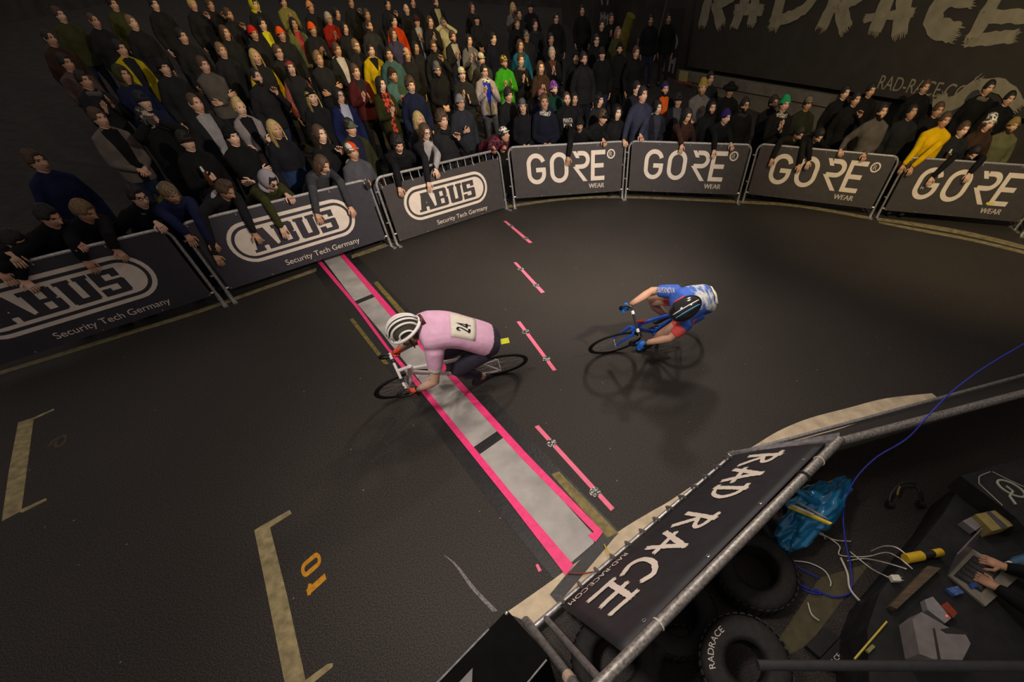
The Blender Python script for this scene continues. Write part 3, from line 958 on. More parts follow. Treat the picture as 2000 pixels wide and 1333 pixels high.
def hair_shape(kind):
    """(verts, faces) around the skull centre, made once per kind"""
    if kind in _shapes: return _shapes[kind]
    mb = MB()
    if kind in ('short', 'crop', 'curly', 'quiff', 'fringe'):
        fr = {'short': 0.066, 'crop': 0.075, 'curly': 0.058, 'quiff': 0.078, 'fringe': 0.044}[kind]
        hl = hairline(fr, -0.005, -0.075)
        th = {'short': 0.016, 'crop': 0.006, 'curly': 0.034, 'quiff': 0.018, 'fringe': 0.022}[kind]
        t = th * sm(_HZ - hl, -0.004, 0.02) * (0.75 + 0.5 * sm(_HZ, 0.05, 0.12))
        if kind == 'quiff': t = t + 0.022 * sm(_HZ, 0.08, 0.11) * sm(_HY, -0.03, 0.04)
        vs, fs = shell(_HZ > hl, t + 0.002, 0.9 if kind == 'curly' else 0.35, 3)
        mb.add(vs, fs)
    elif kind in ('long', 'longcurly', 'bob', 'bun'):
        hl = hairline(0.072, -0.03, -0.09)
        vs, fs = shell((_HZ > hl), 0.018 + 0 * _HZ, 0.25, 5)
        mb.add(vs, fs)
        if kind == 'bun': mb.ball((0, -0.10, 0.075), (0.042, 0.04, 0.042), 12, 8)
        else:
            L = {'long': -0.27, 'longcurly': -0.22, 'bob': -0.13}[kind]
            rr = np.random.default_rng(11)
            n, k = 26, 9
            wv = 0.02 if kind == 'longcurly' else 0.006
            grid = []
            for i in range(k):
                z = 0.03 + (L - 0.03) * i / (k - 1)
                row = []
                for j in range(n):
                    a = math.radians(62 + 236 * j / (n - 1))
                    rx = 0.094 + 0.016 * math.sin(math.pi * i / (k - 1)) + wv * (rr.random() - 0.5) * 2
                    ry = 0.106 + 0.01 * math.sin(math.pi * i / (k - 1)) + wv * (rr.random() - 0.5) * 2
                    row.append((rx * math.sin(a), ry * math.cos(a) - (0.0 if i < 4 else 0.006), z + 0.012 * (rr.random() - 0.5)))
                grid.append(row)
            b = len(mb.v)
            for row in grid: mb.v += row
            for row in grid: mb.v += [(x * 0.86, y * 0.86, z) for x, y, z in row]
            o = k * n
            for i in range(k - 1):
                for j in range(n - 1):
                    q = b + i * n + j
                    mb.f.append((q, q + n, q + n + 1, q + 1)); mb.m.append(0)
                    q += o; mb.f.append((q, q + 1, q + n + 1, q + n)); mb.m.append(0)
            for j in range(n - 1):
                for i in (0, k - 1):
                    q = b + i * n + j; mb.f.append((q, q + 1, q + 1 + o, q + o)); mb.m.append(0)
            for i in range(k - 1):
                for j in (0, n - 1):
                    q = b + i * n + j; mb.f.append((q, q + n, q + n + o, q + o)); mb.m.append(0)
    elif kind in ('beanie', 'slouch'):
        hl = hairline(0.048, 0.012, -0.03)
        t = 0.016 + (0.010 if kind == 'beanie' else 0.034) * sm(_HZ, 0.06, 0.12) + 0.008 * (1 - sm(_HZ - hl, 0.024, 0.034))
        vs, fs = shell(_HZ > hl, t); mb.add(vs, fs)
        if kind == 'slouch': mb.ball((0, -0.055, 0.115), (0.055, 0.055, 0.035), 14, 8)
    elif kind in ('cap', 'cycap', 'capback'):
        hl = hairline(0.052, 0.028, 0.0) if kind != 'cycap' else hairline(0.062, 0.035, -0.005)
        t = (0.009 if kind != 'cycap' else 0.013) + 0.010 * sm(_HZ, 0.05, 0.1)
        vs, fs = shell(_HZ > hl, t); mb.add(vs, fs)
        L = 0.075 if kind == 'cap' else 0.042
        sg = -1 if kind == 'capback' else 1
        bv = []
        for i in range(11):
            a = math.radians(-68 + 136 * i / 10)
            for q, z in ((0.0, 0.052 if kind != 'cycap' else 0.062), (L, (0.034 if kind != 'cycap' else 0.058) - 0.012 * math.sin(a) ** 2)):
                bv.append((math.sin(a) * (0.080 + q * 0.15), sg * (math.cos(a) * 0.092 + q * math.cos(a) ** 0.6 if math.cos(a) > 0 else 0), z))
        n = len(bv)
        bv += [(x, y, z - 0.006) for x, y, z in bv]
        bf = []
        for i in range(10):
            a = 2 * i
            bf += [(a, a + 1, a + 3, a + 2), (n + a, n + a + 2, n + a + 3, n + a + 1), (a + 1, n + a + 1, n + a + 3, a + 3)]
        mb.add(bv, bf)
    elif kind == 'hood':
        t = 0.030 + 0.012 * sm(-_HY, -0.02, 0.08)
        mask = (_azi > 0.95 + 0.25 * sm(-_HZ, 0.0, 0.1)) | (_HZ > 0.088)
        vs, fs = shell(mask, t); mb.add(vs, fs)
        mb.tube([(0.085 * math.sin(a), 0.06 * math.cos(a) - 0.025, -0.115 - 0.02 * math.cos(a)) for a in np.linspace(0.5, 2 * math.pi - 0.5, 16)], 0.034, 8)
    elif kind == 'brimhat':
        hl = hairline(0.05, 0.03, 0.02)
        vs, fs = shell(_HZ > hl, 0.012 + 0.03 * sm(_HZ, 0.05, 0.1)); mb.add(vs, fs)
        mb.tube([(0.125 * math.sin(a), 0.135 * math.cos(a), 0.048) for a in np.linspace(0, 2 * math.pi, 25)[:-1]], (0.04), 6, closed=True)
        mb.v = [(x, y, z if abs(z) > 0.10 or True else z) for x, y, z in mb.v]
    elif kind == 'helmet':
        hl = hairline(0.05, 0.03, -0.01)
        vs, fs = shell(_HZ > hl, 0.03 + 0 * _HZ); mb.add(vs, fs)
    elif kind == 'beard':
        mask = (_HZ < -0.030) & (_azi < 1.75) & ~((np.abs(_HX) < 0.024) & (np.abs(_HZ + 0.058) < 0.011) & (_HY > 0.03)) & ~((np.abs(_HX) < 0.03) & (_HZ > -0.044) & (_HY > 0.05))
        vs, fs = shell(mask, 0.010 + 0.010 * sm(-_HZ, 0.06, 0.11), 0.6, 9); mb.add(vs, fs)
    elif kind == 'band':
        mask = (_HZ > hairline(0.055, 0.03, 0.0)) & (_HZ < hairline(0.095, 0.075, 0.05))
        vs, fs = shell(mask, 0.020 + 0 * _HZ); mb.add(vs, fs)
    elif kind == 'glasses':
        for sx in (-1, 1):
            mb.tube([(sx * 0.032 + 0.020 * math.cos(a), 0.100 - 0.15 * abs(0.02 * math.cos(a)) , 0.012 + 0.0165 * math.sin(a)) for a in np.linspace(0, 2 * math.pi, 13)[:-1]], 0.0030, 5, closed=True)
            mb.tube([(sx * 0.053, 0.094, 0.016), (sx * 0.074, 0.05, 0.016), (sx * 0.077, -0.01, 0.012)], 0.0028, 5)
        mb.tube([(-0.012, 0.105, 0.016), (0.012, 0.105, 0.016)], 0.003, 5)
    elif kind == 'shades':
        hair_shape('glasses'); g = _shapes['glasses']; mb.add(g[0], g[1])
        for sx in (-1, 1): mb.ball((sx * 0.032, 0.098, 0.012), (0.021, 0.006, 0.0175), 12, 6)
    elif kind == 'scarf':
        mb.tube([(0.085 * math.sin(a), 0.075 * math.cos(a) - 0.01, -0.165 + 0.012 * math.sin(3 * a)) for a in np.linspace(0, 2 * math.pi, 17)[:-1]], 0.040, 9, closed=True)
    elif kind == 'collar':
        mb.tube([(0.092 * math.sin(a), 0.078 * math.cos(a) - 0.02, -0.178 - 0.014 * math.cos(a)) for a in np.linspace(0.35, 2 * math.pi - 0.35, 17)], 0.024, 8)
    elif kind == 'hooddown':
        mb.tube([(0.105 * math.sin(a), 0.07 * math.cos(a) - 0.035, -0.175 - 0.02 * math.cos(a)) for a in np.linspace(0.55, 2 * math.pi - 0.55, 17)],
                [0.022 + 0.03 * math.sin(math.pi * i / 16) for i in range(17)], 9)
    _shapes[kind] = (np.array(mb.v), mb.f)
    return _shapes[kind]


def ik(S, T, l1, l2, pole):
    S, T = np.array(S, float), np.array(T, float)
    d = T - S; L = np.linalg.norm(d)
    mx = (l1 + l2) * 0.995
    if L > mx: T = S + d / L * mx; d = T - S; L = mx
    L = max(L, 0.08)
    u = d / L
    a = (l1 * l1 - l2 * l2 + L * L) / (2 * L)
    h = math.sqrt(max(0, l1 * l1 - a * a))
    p = np.array(pole, float); p = p - u * (p @ u); p = p / (np.linalg.norm(p) + 1e-9)
    return S + u * a + p * h, T


def hand_shape(mb, W, fd, up, side, curl=0.35, s=1.0, mi=0, spread=0.10):
    """palm and five bent fingers; fd = finger direction, up = back of the hand, side = +1 thumb towards up x fd"""
    W = Vector(W); f = Vector(fd).normalized(); n = Vector(up); n = (n - f * n.dot(f)).normalized(); r = f.cross(n) * side
    s = s * 1.05
    secs = [(-0.02, 0.023, 0.019), (0.012, 0.030, 0.017), (0.045, 0.040, 0.016), (0.085, 0.041, 0.012)]
    b = len(mb.v)
    for d, hw, ht in secs:
        for j in range(8):
            a = 2 * math.pi * j / 8
            mb.v.append(tuple(W + f * d * s + r * (hw * s * math.cos(a)) + n * (ht * s * math.sin(a))))
    for i in range(3):
        for j in range(8):
            q = b + i * 8 + j; q2 = b + i * 8 + (j + 1) % 8
            mb.f.append((q, q2, q2 + 8, q + 8) if side < 0 else (q, q + 8, q2 + 8, q2)); mb.m.append(mi)
    mb.f.append(tuple(b + 24 + j for j in range(8))); mb.m.append(mi)
    for off, ln, cc in ((0.030, 0.070, 0.9), (0.010, 0.080, 1.0), (-0.011, 0.074, 1.1), (-0.031, 0.058, 1.25)):
        p = W + f * 0.080 * s + r * off * s
        d = (f + r * off * spread * 22).normalized()
        pts = [p]
        ang = 0
        for q, fr in enumerate((0.45, 0.32, 0.23)):
            ang += curl * cc * (0.6 if q == 0 else 1.0)
            dd = d * math.cos(ang) - n * math.sin(ang)
            p = p + dd * ln * fr * s; pts.append(p)
        mb.tube(pts, [0.0095 * s, 0.009 * s, 0.008 * s, 0.006 * s], 6, mi)
    p = W + f * 0.025 * s + r * 0.030 * s
    d1 = (f * 0.6 + r * 0.75 - n * 0.25 * curl * 2).normalized(); d2 = (f * 0.9 + r * 0.25 - n * 0.5 * curl).normalized()
    mb.tube([p - r * 0.012 * s, p + d1 * 0.034 * s, p + d1 * 0.034 * s + d2 * 0.032 * s, p + d1 * 0.034 * s + d2 * 0.052 * s], [0.013 * s, 0.0115 * s, 0.010 * s, 0.007 * s], 6, mi)


STAGE = {'coat': [], 'legs': []}       # rough lofts fused together later in one remesh


def ring_loft(mb, rings, n=16, mi=0, p=2.5):
    """rings: (centre, xaxis, yaxis, halfw, halfd)"""
    b = len(mb.v)
    for c, ax, ay, hw, hd in rings:
        for j in range(n):
            a = 2 * math.pi * j / n
            ca, sa = math.cos(a), math.sin(a)
            q = (abs(ca) ** p + abs(sa) ** p) ** (-1 / p)
            mb.v.append(tuple(c + ax * (hw * ca * q) + ay * (hd * sa * q)))
    k = len(rings)
    for i in range(k - 1):
        for j in range(n):
            q = b + i * n + j; q2 = b + i * n + (j + 1) % n
            mb.f.append((q, q2, q2 + n, q + n)); mb.m.append(mi)
    mb.f.append(tuple(b + n - 1 - j for j in range(n))); mb.m.append(mi)
    mb.f.append(tuple(b + (k - 1) * n + j for j in range(n))); mb.m.append(mi)


class Pose: pass


def skeleton(h, lean, hyaw, hpitch, hroll=0.0, female=False):
    """joint positions in the person's frame (x right, y forward, z up, feet at 0)"""
    s = h / 1.75; k = Pose(); k.s = s
    k.lean = lean
    k.P = np.array([0, -0.10 * math.sin(lean) * s, 0.94 * s])
    u = np.array([0, math.sin(lean), math.cos(lean)]); v = np.array([0, math.cos(lean), -math.sin(lean)])
    k.u, k.v, k.x = u, v, np.array([1.0, 0, 0])
    k.N = k.P + u * 0.515 * s
    l2 = lean * 0.45
    uh = np.array([0, math.sin(l2), math.cos(l2)])
    k.H = k.N + u * 0.040 * s + uh * 0.102 * s + np.array([0, 0.018 * s, 0])
    k.R = rotz(hyaw) @ rotx(-(l2 * 0.75) - hpitch) @ roty(hroll)
    sw = (0.160 if female else 0.182) * s
    k.S = {1: k.N - u * 0.105 * s + k.x * sw, -1: k.N - u * 0.105 * s - k.x * sw}
    return k


PEOPLE = []
K_, KK_ = '#1d1d1f', '#141415'


def face_dir(x, y, yaw):
    d = np.array([-x, -y, 0.0]); d /= np.linalg.norm(d)
    return rotz(math.radians(yaw)) @ d


def build_person(name, label, root, yawz, k, hands, outer, trousers, hat, hatc, hair, hairc, skin, extras, inner=None, opening=None, bulk=1.0, female=False, group='spectators behind the barriers'):
    """root = feet position, yawz = rotation of the local frame, k = skeleton, hands = {side: (target, finger_dir, back_of_hand, curl)}"""
    s = k.s
    body = MB()
    # head
    hv = (HV.reshape(-1, 3) * s * 1.02) @ k.R.T + k.H
    body.add(hv, HFACES)
    body.m = list(HMS if 'smile' in extras else HM)
    for sx in (-1, 1):          # ears
        c = k.R @ (np.array([sx * 0.077, -0.012, 0.0]) * s) + k.H
        q = MB(); q.ball((0, 0, 0), (0.010 * s, 0.018 * s, 0.032 * s), 8, 6)
        body.add([k.R @ np.array(p) + c for p in q.v], q.f)
    body.tube([k.N - k.u * 0.03 * s, k.N + k.u * 0.02 * s, (k.N + k.H) / 2, k.H - k.R @ np.array([0, 0.012, 0.05]) * s], [0.070 * s, 0.060 * s, 0.054 * s, 0.052 * s], 12)
    # trunk and legs under the clothes
    P = k.P
    A = Vector(k.x); B = Vector(k.v)
    ring_loft(body, [(Vector(P + k.u * t * s), A, B, w * s, d * s) for t, w, d in ((-0.08, 0.145, 0.095), (0.1, 0.13, 0.09), (0.3, 0.15, 0.1), (0.42, 0.15, 0.09), (0.49, 0.07, 0.07))], 10)
    coat = MB()
    bu = bulk * (0.94 if female else 1.0)
    prof = ((-0.15, 0.176, 0.132), (-0.03, 0.180, 0.136), (0.10, 0.166, 0.124), (0.24, 0.176, 0.134), (0.34, 0.172, 0.130), (0.41, 0.140, 0.108), (0.465, 0.098, 0.088), (0.52, 0.074, 0.078))
    ring_loft(coat, [(Vector(P + k.u * t * s), A, B, w * bu * s, d * bu * s) for t, w, d in prof], 18)
    for sd in (-1, 1):
        T, fd, bk, curl = hands[sd]
        S = k.S[sd]
        pole = extras.get('pole%d' % sd, extras.get('pole', (sd * 0.6, -0.5, -0.7)))
        if 'elbow%d' % sd in extras: E, T = np.array(extras['elbow%d' % sd]), np.array(T, float)
        else: E, T = ik(S, T, 0.30 * s, 0.275 * s, pole)
        if fd is None: fd = T - E
        body.tube([S, E, T], [0.042 * s, 0.034 * s, 0.026 * s], 8)
        hand_shape(body, T, fd, bk, -sd, curl, s)
        b2 = bulk
        I = P + k.u * 0.34 * s + k.x * sd * 0.09 * s
        mid = (S + E) / 2
        m2 = (E + T) / 2
        coat.tube([I, S, mid, E, m2, T], [0.080 * b2 * s, 0.070 * b2 * s, 0.062 * b2 * s, 0.055 * b2 * s, 0.050 * b2 * s, 0.040 * b2 * s], 12)
        coat.tube([k.N + k.u * 0.0 * s, k.N - k.u * 0.035 * s + k.x * sd * 0.085 * s, S + k.u * 0.01 * s], [0.062 * b2 * s, 0.056 * b2 * s, 0.055 * b2 * s], 10)
        k.hand = getattr(k, 'hand', {}); k.hand[sd] = (E, T)
    legs = MB()
    for sd in (-1, 1):
        if 'seat' in extras:
            hip = P + k.x * sd * 0.095 * s; kn = np.array([sd * 0.16 * s, P[1] + 0.42 * s, extras['seat'] + 0.34]); an = np.array([sd * 0.15 * s, P[1] + 0.40 * s, extras['seat'] + 0.05])
            body.tube([hip, kn, an], [0.07 * s, 0.05 * s, 0.036 * s], 8)
            legs.tube([hip, (hip + kn) / 2, kn, (kn + an) / 2, an], [0.105 * s, 0.090 * s, 0.070 * s, 0.064 * s, 0.056 * s], 12)
            body.bbox((an[0], an[1] + 0.05, extras['seat'] + 0.035), (0.095 * s, 0.27 * s, 0.07 * s), 0.03, 6)
            continue
        hip = P + k.x * sd * 0.095 * s - np.array([0, 0, 0.02 * s]); kn = np.array([sd * 0.11 * s, 0.03 * s, 0.49 * s]); an = np.array([sd * 0.12 * s, -0.02 * s, 0.07 * s])
        body.tube([hip, kn, an], [0.07 * s, 0.05 * s, 0.036 * s], 8)
        legs.tube([hip + np.array([0, 0, 0.05]), (hip + kn) / 2, kn, (kn + an) / 2, an], [0.105 * s, 0.090 * s, 0.070 * s, 0.064 * s, 0.056 * s], 12)
        body.bbox((sd * 0.12 * s, 0.045 * s, 0.045 * s), (0.095 * s, 0.27 * s, 0.09 * s), 0.03, 6)
    ring_loft(legs, [(Vector(P + k.u * t * s), A, B, w * s, d * s) for t, w, d in ((-0.12, 0.165, 0.12), (0.0, 0.168, 0.12), (0.08, 0.155, 0.11))], 14)
    hm = HAIRC[hairc]
    mtx = Matrix.Translation(Vector(root)) @ Matrix(rotz(yawz)).to_4x4()
    o = mesh_obj(name, body.v, body.f, [skin, hm, EYEW, EYED, LIP, TEETH, BLACK], None, body.m, True, mtx)
    tagged(o, label, 'person', group)

    def worn(kind, m, nm):
        v, f = hair_shape(kind)
        mi = None
        if isinstance(m, list): mi = [1 if abs(sum(v[q][0] for q in fc) / len(fc)) < 0.036 else 0 for fc in f]
        return mesh_obj(nm, (v * s * 1.02) @ k.R.T + k.H, f, m, o, mi)
    if hair and hair != 'bald': worn(hair, hm, 'hair')
    if hat: worn(hat, [cloth(q) for q in hatc.split('|')] if '|' in hatc else cloth(hatc), {'hood': 'hood', 'band': 'headband', 'helmet': 'helmet', 'beanie': 'beanie', 'slouch': 'beanie'}.get(hat, 'cap'))
    if 'beard' in extras: worn('beard', hm, 'beard')
    if 'glasses' in extras: worn('glasses', BLACK, 'glasses')
    if 'shades' in extras: worn('shades', BLACK, 'sunglasses')
    for nm in ('scarf', 'collar', 'hooddown'):
        if nm in extras:
            v, f = hair_shape(nm)
            R2 = rotx(-k.lean * 0.6)
            mesh_obj({'hooddown': 'hood'}.get(nm, nm), (v * s) @ R2.T + k.H + (np.array([0, -0.01, 0])), f, cloth(extras[nm]), o)
    if not any(q in extras for q in ('scarf', 'collar', 'hooddown')) and hat != 'hood' and outer in (KK_, K_) and random.Random(len(PEOPLE)).random() < 0.6:
        v, f = hair_shape('collar')
        mesh_obj('collar', (v * s) @ rotx(-k.lean * 0.6).T + k.H, f, cloth(outer), o)
    STAGE['coat'].append((coat, o, cloth(outer), cloth(inner) if inner else None, opening, k, extras))
    STAGE['legs'].append((legs, o, cloth(trousers), None, None, k, extras))
    PEOPLE.append((o, k, label))
    return o


def fuse(kind, voxel, names, smooth=4):
    """fuse the lofts of every garment into continuous surfaces (one voxel remesh for all), then hand them out"""
    items = STAGE[kind]
    if not items: return
    STEP = 4.0
    V, F = [], []
    b = 0
    side = int(math.ceil(math.sqrt(len(items))))
    for i, it in enumerate(items):
        off = np.array([(i % side) * STEP, (i // side) * STEP, 0])
        v = np.array(it[0].v) + off
        V.append(v); F += [tuple(q + b for q in f) for f in it[0].f]; b += len(v)
    me = bpy.data.meshes.new('fuse'); me.from_pydata(np.concatenate(V).tolist(), [], F); me.update()
    ob = bpy.data.objects.new('fuse', me); COL.objects.link(ob)
    bm = bmesh.new(); bm.from_mesh(me); bmesh.ops.recalc_face_normals(bm, faces=bm.faces); bm.to_mesh(me); bm.free()
    r = ob.modifiers.new('r', 'REMESH'); r.mode = 'VOXEL'; r.voxel_size = voxel
    q = ob.modifiers.new('s', 'SMOOTH'); q.factor = 0.5; q.iterations = smooth
    dg = bpy.context.evaluated_depsgraph_get()
    em = bpy.data.meshes.new_from_object(ob.evaluated_get(dg))
    n = len(em.vertices); co = np.empty(n * 3); em.vertices.foreach_get('co', co); co = co.reshape(-1, 3)
    npoly = len(em.polygons); ls = np.empty(npoly, np.int64); lt = np.empty(npoly, np.int64)
    em.polygons.foreach_get('loop_start', ls); em.polygons.foreach_get('loop_total', lt)
    lv = np.empty(len(em.loops), np.int64); em.loops.foreach_get('vertex_index', lv)
    cell = (np.round(co[:, 0] / STEP) + side * np.round(co[:, 1] / STEP)).astype(int)
    order = np.argsort(cell, kind='stable'); local = np.empty(n, np.int64)
    starts = np.searchsorted(cell[order], np.arange(len(items) + 1))
    local[order] = np.arange(n) - starts[cell[order]]
    pc = cell[lv[ls]]; porder = np.argsort(pc, kind='stable'); pst = np.searchsorted(pc[porder], np.arange(len(items) + 1))
    for i, (mb, o, m1, m2, opening, k, ex) in enumerate(items):
        vi = order[starts[i]:starts[i + 1]]
        cc = co[vi] - np.array([(i % side) * STEP, (i // side) * STEP, 0])
        ps = porder[pst[i]:pst[i + 1]]
        faces = [local[lv[ls[p]:ls[p] + lt[p]]].tolist() for p in ps]
        mi = np.zeros(len(faces), int)
        mats = [m1]
        if m2 is not None:
            mats.append(m2)
            fc = np.array([cc[f].mean(0) for f in faces])
            d = fc - k.P; sp = (d @ k.u) / k.s; fw = (d @ k.v) / k.s; ax = np.abs(d[:, 0]) / k.s
            if opening == 'open': w = 0.018 + 0.075 * np.clip((sp - 0.02) / 0.45, 0, 1)
            elif opening == 'wide': w = 0.05 + 0.05 * np.clip((sp - 0.02) / 0.45, 0, 1) + 0 * sp
            elif opening == 'vneck': w = np.where(sp > 0.30, 0.085 * (sp - 0.30) / 0.18, -1)
            elif opening == 'low': w = np.where(sp < 0.12, 1.0, -1)
            else: w = -np.ones_like(sp)
            if opening == 'low': mi[(ax < w) & (ax < 0.19)] = 1
            else: mi[(fw > 0.05) & (ax < w) & (sp > -0.16)] = 1
            if opening == 'sleeves': mi[ax > 0.20] = 1
            if opening in ('open', 'wide', 'vneck'):      # pull the edge of the opening onto a clean line
                on = np.zeros(len(cc), int); off_ = np.zeros(len(cc), int)
                for f, q in zip(faces, mi): (on if q else off_)[f] = 1
                bd = np.where((on & off_) == 1)[0]
                dd = cc[bd] - k.P; sq = (dd @ k.u) / k.s
                if opening == 'open': wq = 0.018 + 0.075 * np.clip((sq - 0.02) / 0.45, 0, 1)
                elif opening == 'wide': wq = 0.05 + 0.05 * np.clip((sq - 0.02) / 0.45, 0, 1)
                else: wq = np.maximum(0, 0.085 * (sq - 0.30) / 0.18)
                ok = np.abs(np.abs(dd[:, 0]) / k.s - wq) < 0.022
                cc[bd[ok], 0] = (np.sign(dd[:, 0]) * wq * k.s)[ok]
        mesh_obj(names, cc, faces, mats, o, mi, True)
    bpy.data.objects.remove(ob); bpy.data.meshes.remove(me); bpy.data.meshes.remove(em)
    STAGE[kind] = []


def march(px, py, fn, t0=3.0, t1=27.0, n=130):
    """first crossing of fn(point) from positive to negative along the pixel's ray"""
    d = ray(px, py); prev = None
    for i in range(n + 1):
        t = t0 + (t1 - t0) * i / n
        f = fn(EYE + d * t)
        if prev is not None and prev[1] * f <= 0 and prev[1] != f:
            a, b = prev[0], t
            fa = prev[1]
            for _ in range(30):
                m = (a + b) / 2; fm_ = fn(EYE + d * m)
                if fa * fm_ <= 0: b = m
                else: a, fa = m, fm_
            return EYE + d * ((a + b) / 2)
        prev = (t, f)
    return None


_placed = []
TR = ['#101014', '#15161d', '#1d2438', '#141210', '#20201f']
SK = [SKIN, SKIN, SKINP, SKIND]


def crowd(px, py, yaw=20, outer='#101010', hat=None, hair='short', pose='d', label='', h=None, hatc=None, hc='k', inner=None, opening=None, bulk=1.14,
          hyaw=None, pitch=0.0, hands=None, dh=0.22, fem=False, skin=None, tr=None, roll=0.0, **ex):
    """one spectator whose face is seen at (px, py); yaw > 0 turns towards picture right"""
    i = len(PEOPLE)
    rr = random.Random(i * 31 + 5)
    skin = skin or (SKINP if fem else rr.choice(SK))
    tr = tr or rr.choice(TR)
    lean = 0.06
    yaw0 = yaw; yaw = yaw * 0.5
    hw = math.radians(hyaw if hyaw is not None else yaw0 * 0.32)
    fem = fem or (hair in ('long', 'longcurly', 'bob', 'bun'))
    if pose in ('l', 'r', 'bend'):
        H3 = march(px, py, lambda p: behind(p.x, p.y) + 0.0 - dh if False else (dh - behind(p.x, p.y)))
        h = h or 1.76
        best = None
        for L in np.linspace(0.03, 1.45, 90):
            k = skeleton(h, L, hw, pitch, roll, fem)
            e = abs(k.H[2] - H3.z)
            if best is None or e < best[0]: best = (e, L)
        lean = best[1]
        k = skeleton(h, lean, hw, pitch + (0.25 * lean if pose == 'l' else -0.1), roll, fem)
        f = face_dir(H3.x, H3.y, yaw)
        yz = math.atan2(f[1], f[0]) - math.pi / 2
        off = rotz(yz) @ k.H
        root = np.array([H3.x - off[0], H3.y - off[1], 0.0])
        root[2] = bank(behind(root[0], root[1]))
        root[2] += 0 if best[0] < 0.02 else max(-0.3, min(0.45, H3.z - (root[2] + k.H[2])))
    else:
        best = None
        cands = [h] if h else [1.76, 1.70, 1.82, 1.64, 1.88, 1.60, 1.92]
        for hh in cands:
            k = skeleton(hh, lean, hw, pitch, roll, fem)
            H3 = march(px, py, lambda p: p.z - (bank(behind(p.x, p.y)) + k.H[2]) if behind(p.x, p.y) > 0.28 else 1.0)
            if H3 is None: continue
            dmin = min([math.hypot(H3.x - q[0], H3.y - q[1]) for q in _placed] + [9])
            sc = min(dmin, 0.46) - 0.10 * abs(hh - 1.75)
            if best is None or sc > best[0] + 1e-6: best = (sc, hh, H3)
        _, hh, H3 = best
        k = skeleton(hh, lean, hw, pitch, roll, fem)
        f = face_dir(H3.x, H3.y, yaw)
        yz = math.atan2(f[1], f[0]) - math.pi / 2
        if H3.x * 0.83 + H3.y * 0.557 > 12.35:      # keep clear of the wall banner
            dd = ray(px, py); tt = (12.35 - (EYE.x * 0.83 + EYE.y * 0.557)) / (dd.x * 0.83 + dd.y * 0.557); H3 = EYE + dd * tt
        off = rotz(yz) @ k.H
        root = np.array([H3.x - off[0], H3.y - off[1], H3.z - off[2]])
    _placed.append((root[0], root[1]))
    s = k.s
    inv = rotz(-yz)
    loc = lambda w: inv @ (np.array(w) - root)
    P = k.P
    hd = {}
    for sd in (-1, 1):
        x = sd
        if pose == 'c':
            c = np.array([0.02 * s, 0.30 * s, 1.24 * s]) + np.array([rr.uniform(-.04, .04), 0, rr.uniform(-.08, .08)])
            hd[sd] = (c + np.array([x * 0.055, -0.05, -0.04]), (-0.12 * x, 0.45, 0.9), (x, 0.2, 0.1), 0.15)
        elif pose == 'x':
            hd[sd] = ((np.array([-x * 0.10, 0.215, 1.10 + 0.05 * x]) * s), (-x, 0.1, 0.1), (0, 1, 0.2), 0.4)
        elif pose == 'h':
            hd[sd] = ((np.array([x * 0.05, 0.24, 0.98]) * s), (-x * 0.6, 0.5, -0.4), (0, 0.6, 0.8), 0.6)
        elif pose == 'p':
            hd[sd] = ((k.H + np.array([x * 0.06, 0.20, -0.03]) * s), (-x * 0.35, 0.15, 0.9), (x * 0.6, -0.8, 0), 0.8)
        elif pose == 'b':      # one hand holding something at the chest
            if sd > 0: hd[sd] = (np.array([0.10, 0.26, 1.16]) * s, (-0.7, 0.5, 0.3), (0.3, 0.8, -0.4), 1.0)
            else: hd[sd] = (np.array([-0.24, 0.03, 0.78]) * s, (0, 0.1, -1), (-1, 0, 0), 0.5)
        elif pose == 'w':      # one hand raised
            if sd < 0: hd[sd] = (np.array([-0.12, 0.30, 1.36]) * s, (0.2, 0.4, 0.9), (-0.4, -0.6, 0.3), 0.5)
            else: hd[sd] = (np.array([0.24, 0.05, 0.80]) * s, (0, 0.2, -1), (1, 0, 0), 0.5)
        else:
            hd[sd] = (np.array([x * 0.24, 0.05, 0.80]) * s, (-x * 0.1, 0.15, -1), (x, 0, 0), 0.45)
    if hands:      # pixel targets on the front of the banners (or on the rail when third value is 'r')
        for sd, t in hands.items():      # -1 = the hand on picture left
            sd = -sd
            if t is None: continue
            if len(t) > 2 and t[2] == 'r':
                w = march(t[0], t[1], lambda p: -0.015 - behind(p.x, p.y)); w = w + Vector((0, 0, 0.035))
                hd[sd] = (loc(w), inv @ np.array([f[0], f[1], -0.55]), inv @ np.array([f[0] * 0.5, f[1] * 0.5, 0.9]), 0.75)
            elif len(t) > 2 and t[2] == 'a':   # free in the air, t[3] metres in front of the chest
                w = march(t[0], t[1], lambda p: (dh if pose in ('l', 'r', 'bend') else behind(root[0], root[1])) - t[3] - behind(p.x, p.y))
                hd[sd] = (loc(w), inv @ np.array([f[0] * 0.5, f[1] * 0.5, 0.6]), inv @ np.array([0.3 * sd, -0.2, 0.4]), 0.8)
            else:
                w = march(t[0], t[1], lambda p: -0.085 - behind(p.x, p.y)); w = w + Vector((0, 0, 0.05))
                hd[sd] = (loc(w), (0.08 * sd, 0.25, -1), inv @ np.array([f[0], f[1], 0.25]), 0.25)
                # the forearm hangs over the rail: elbow just in front of it, at rail height
                sh = rotz(yz) @ k.S[sd] + root
                m = np.array(sh) * 0.45 + np.array(w) * 0.55
                g = 1e-3
                gr = np.array([behind(m[0] + g, m[1]) - behind(m[0] - g, m[1]), behind(m[0], m[1] + g) - behind(m[0], m[1] - g)]) / (2 * g)
                mv = -0.045 - behind(m[0], m[1])
                m[0] += gr[0] * mv; m[1] += gr[1] * mv; m[2] = max(1.165, min(1.24, sh[2] - 0.05))
                ex['elbow%d' % sd] = loc(m)
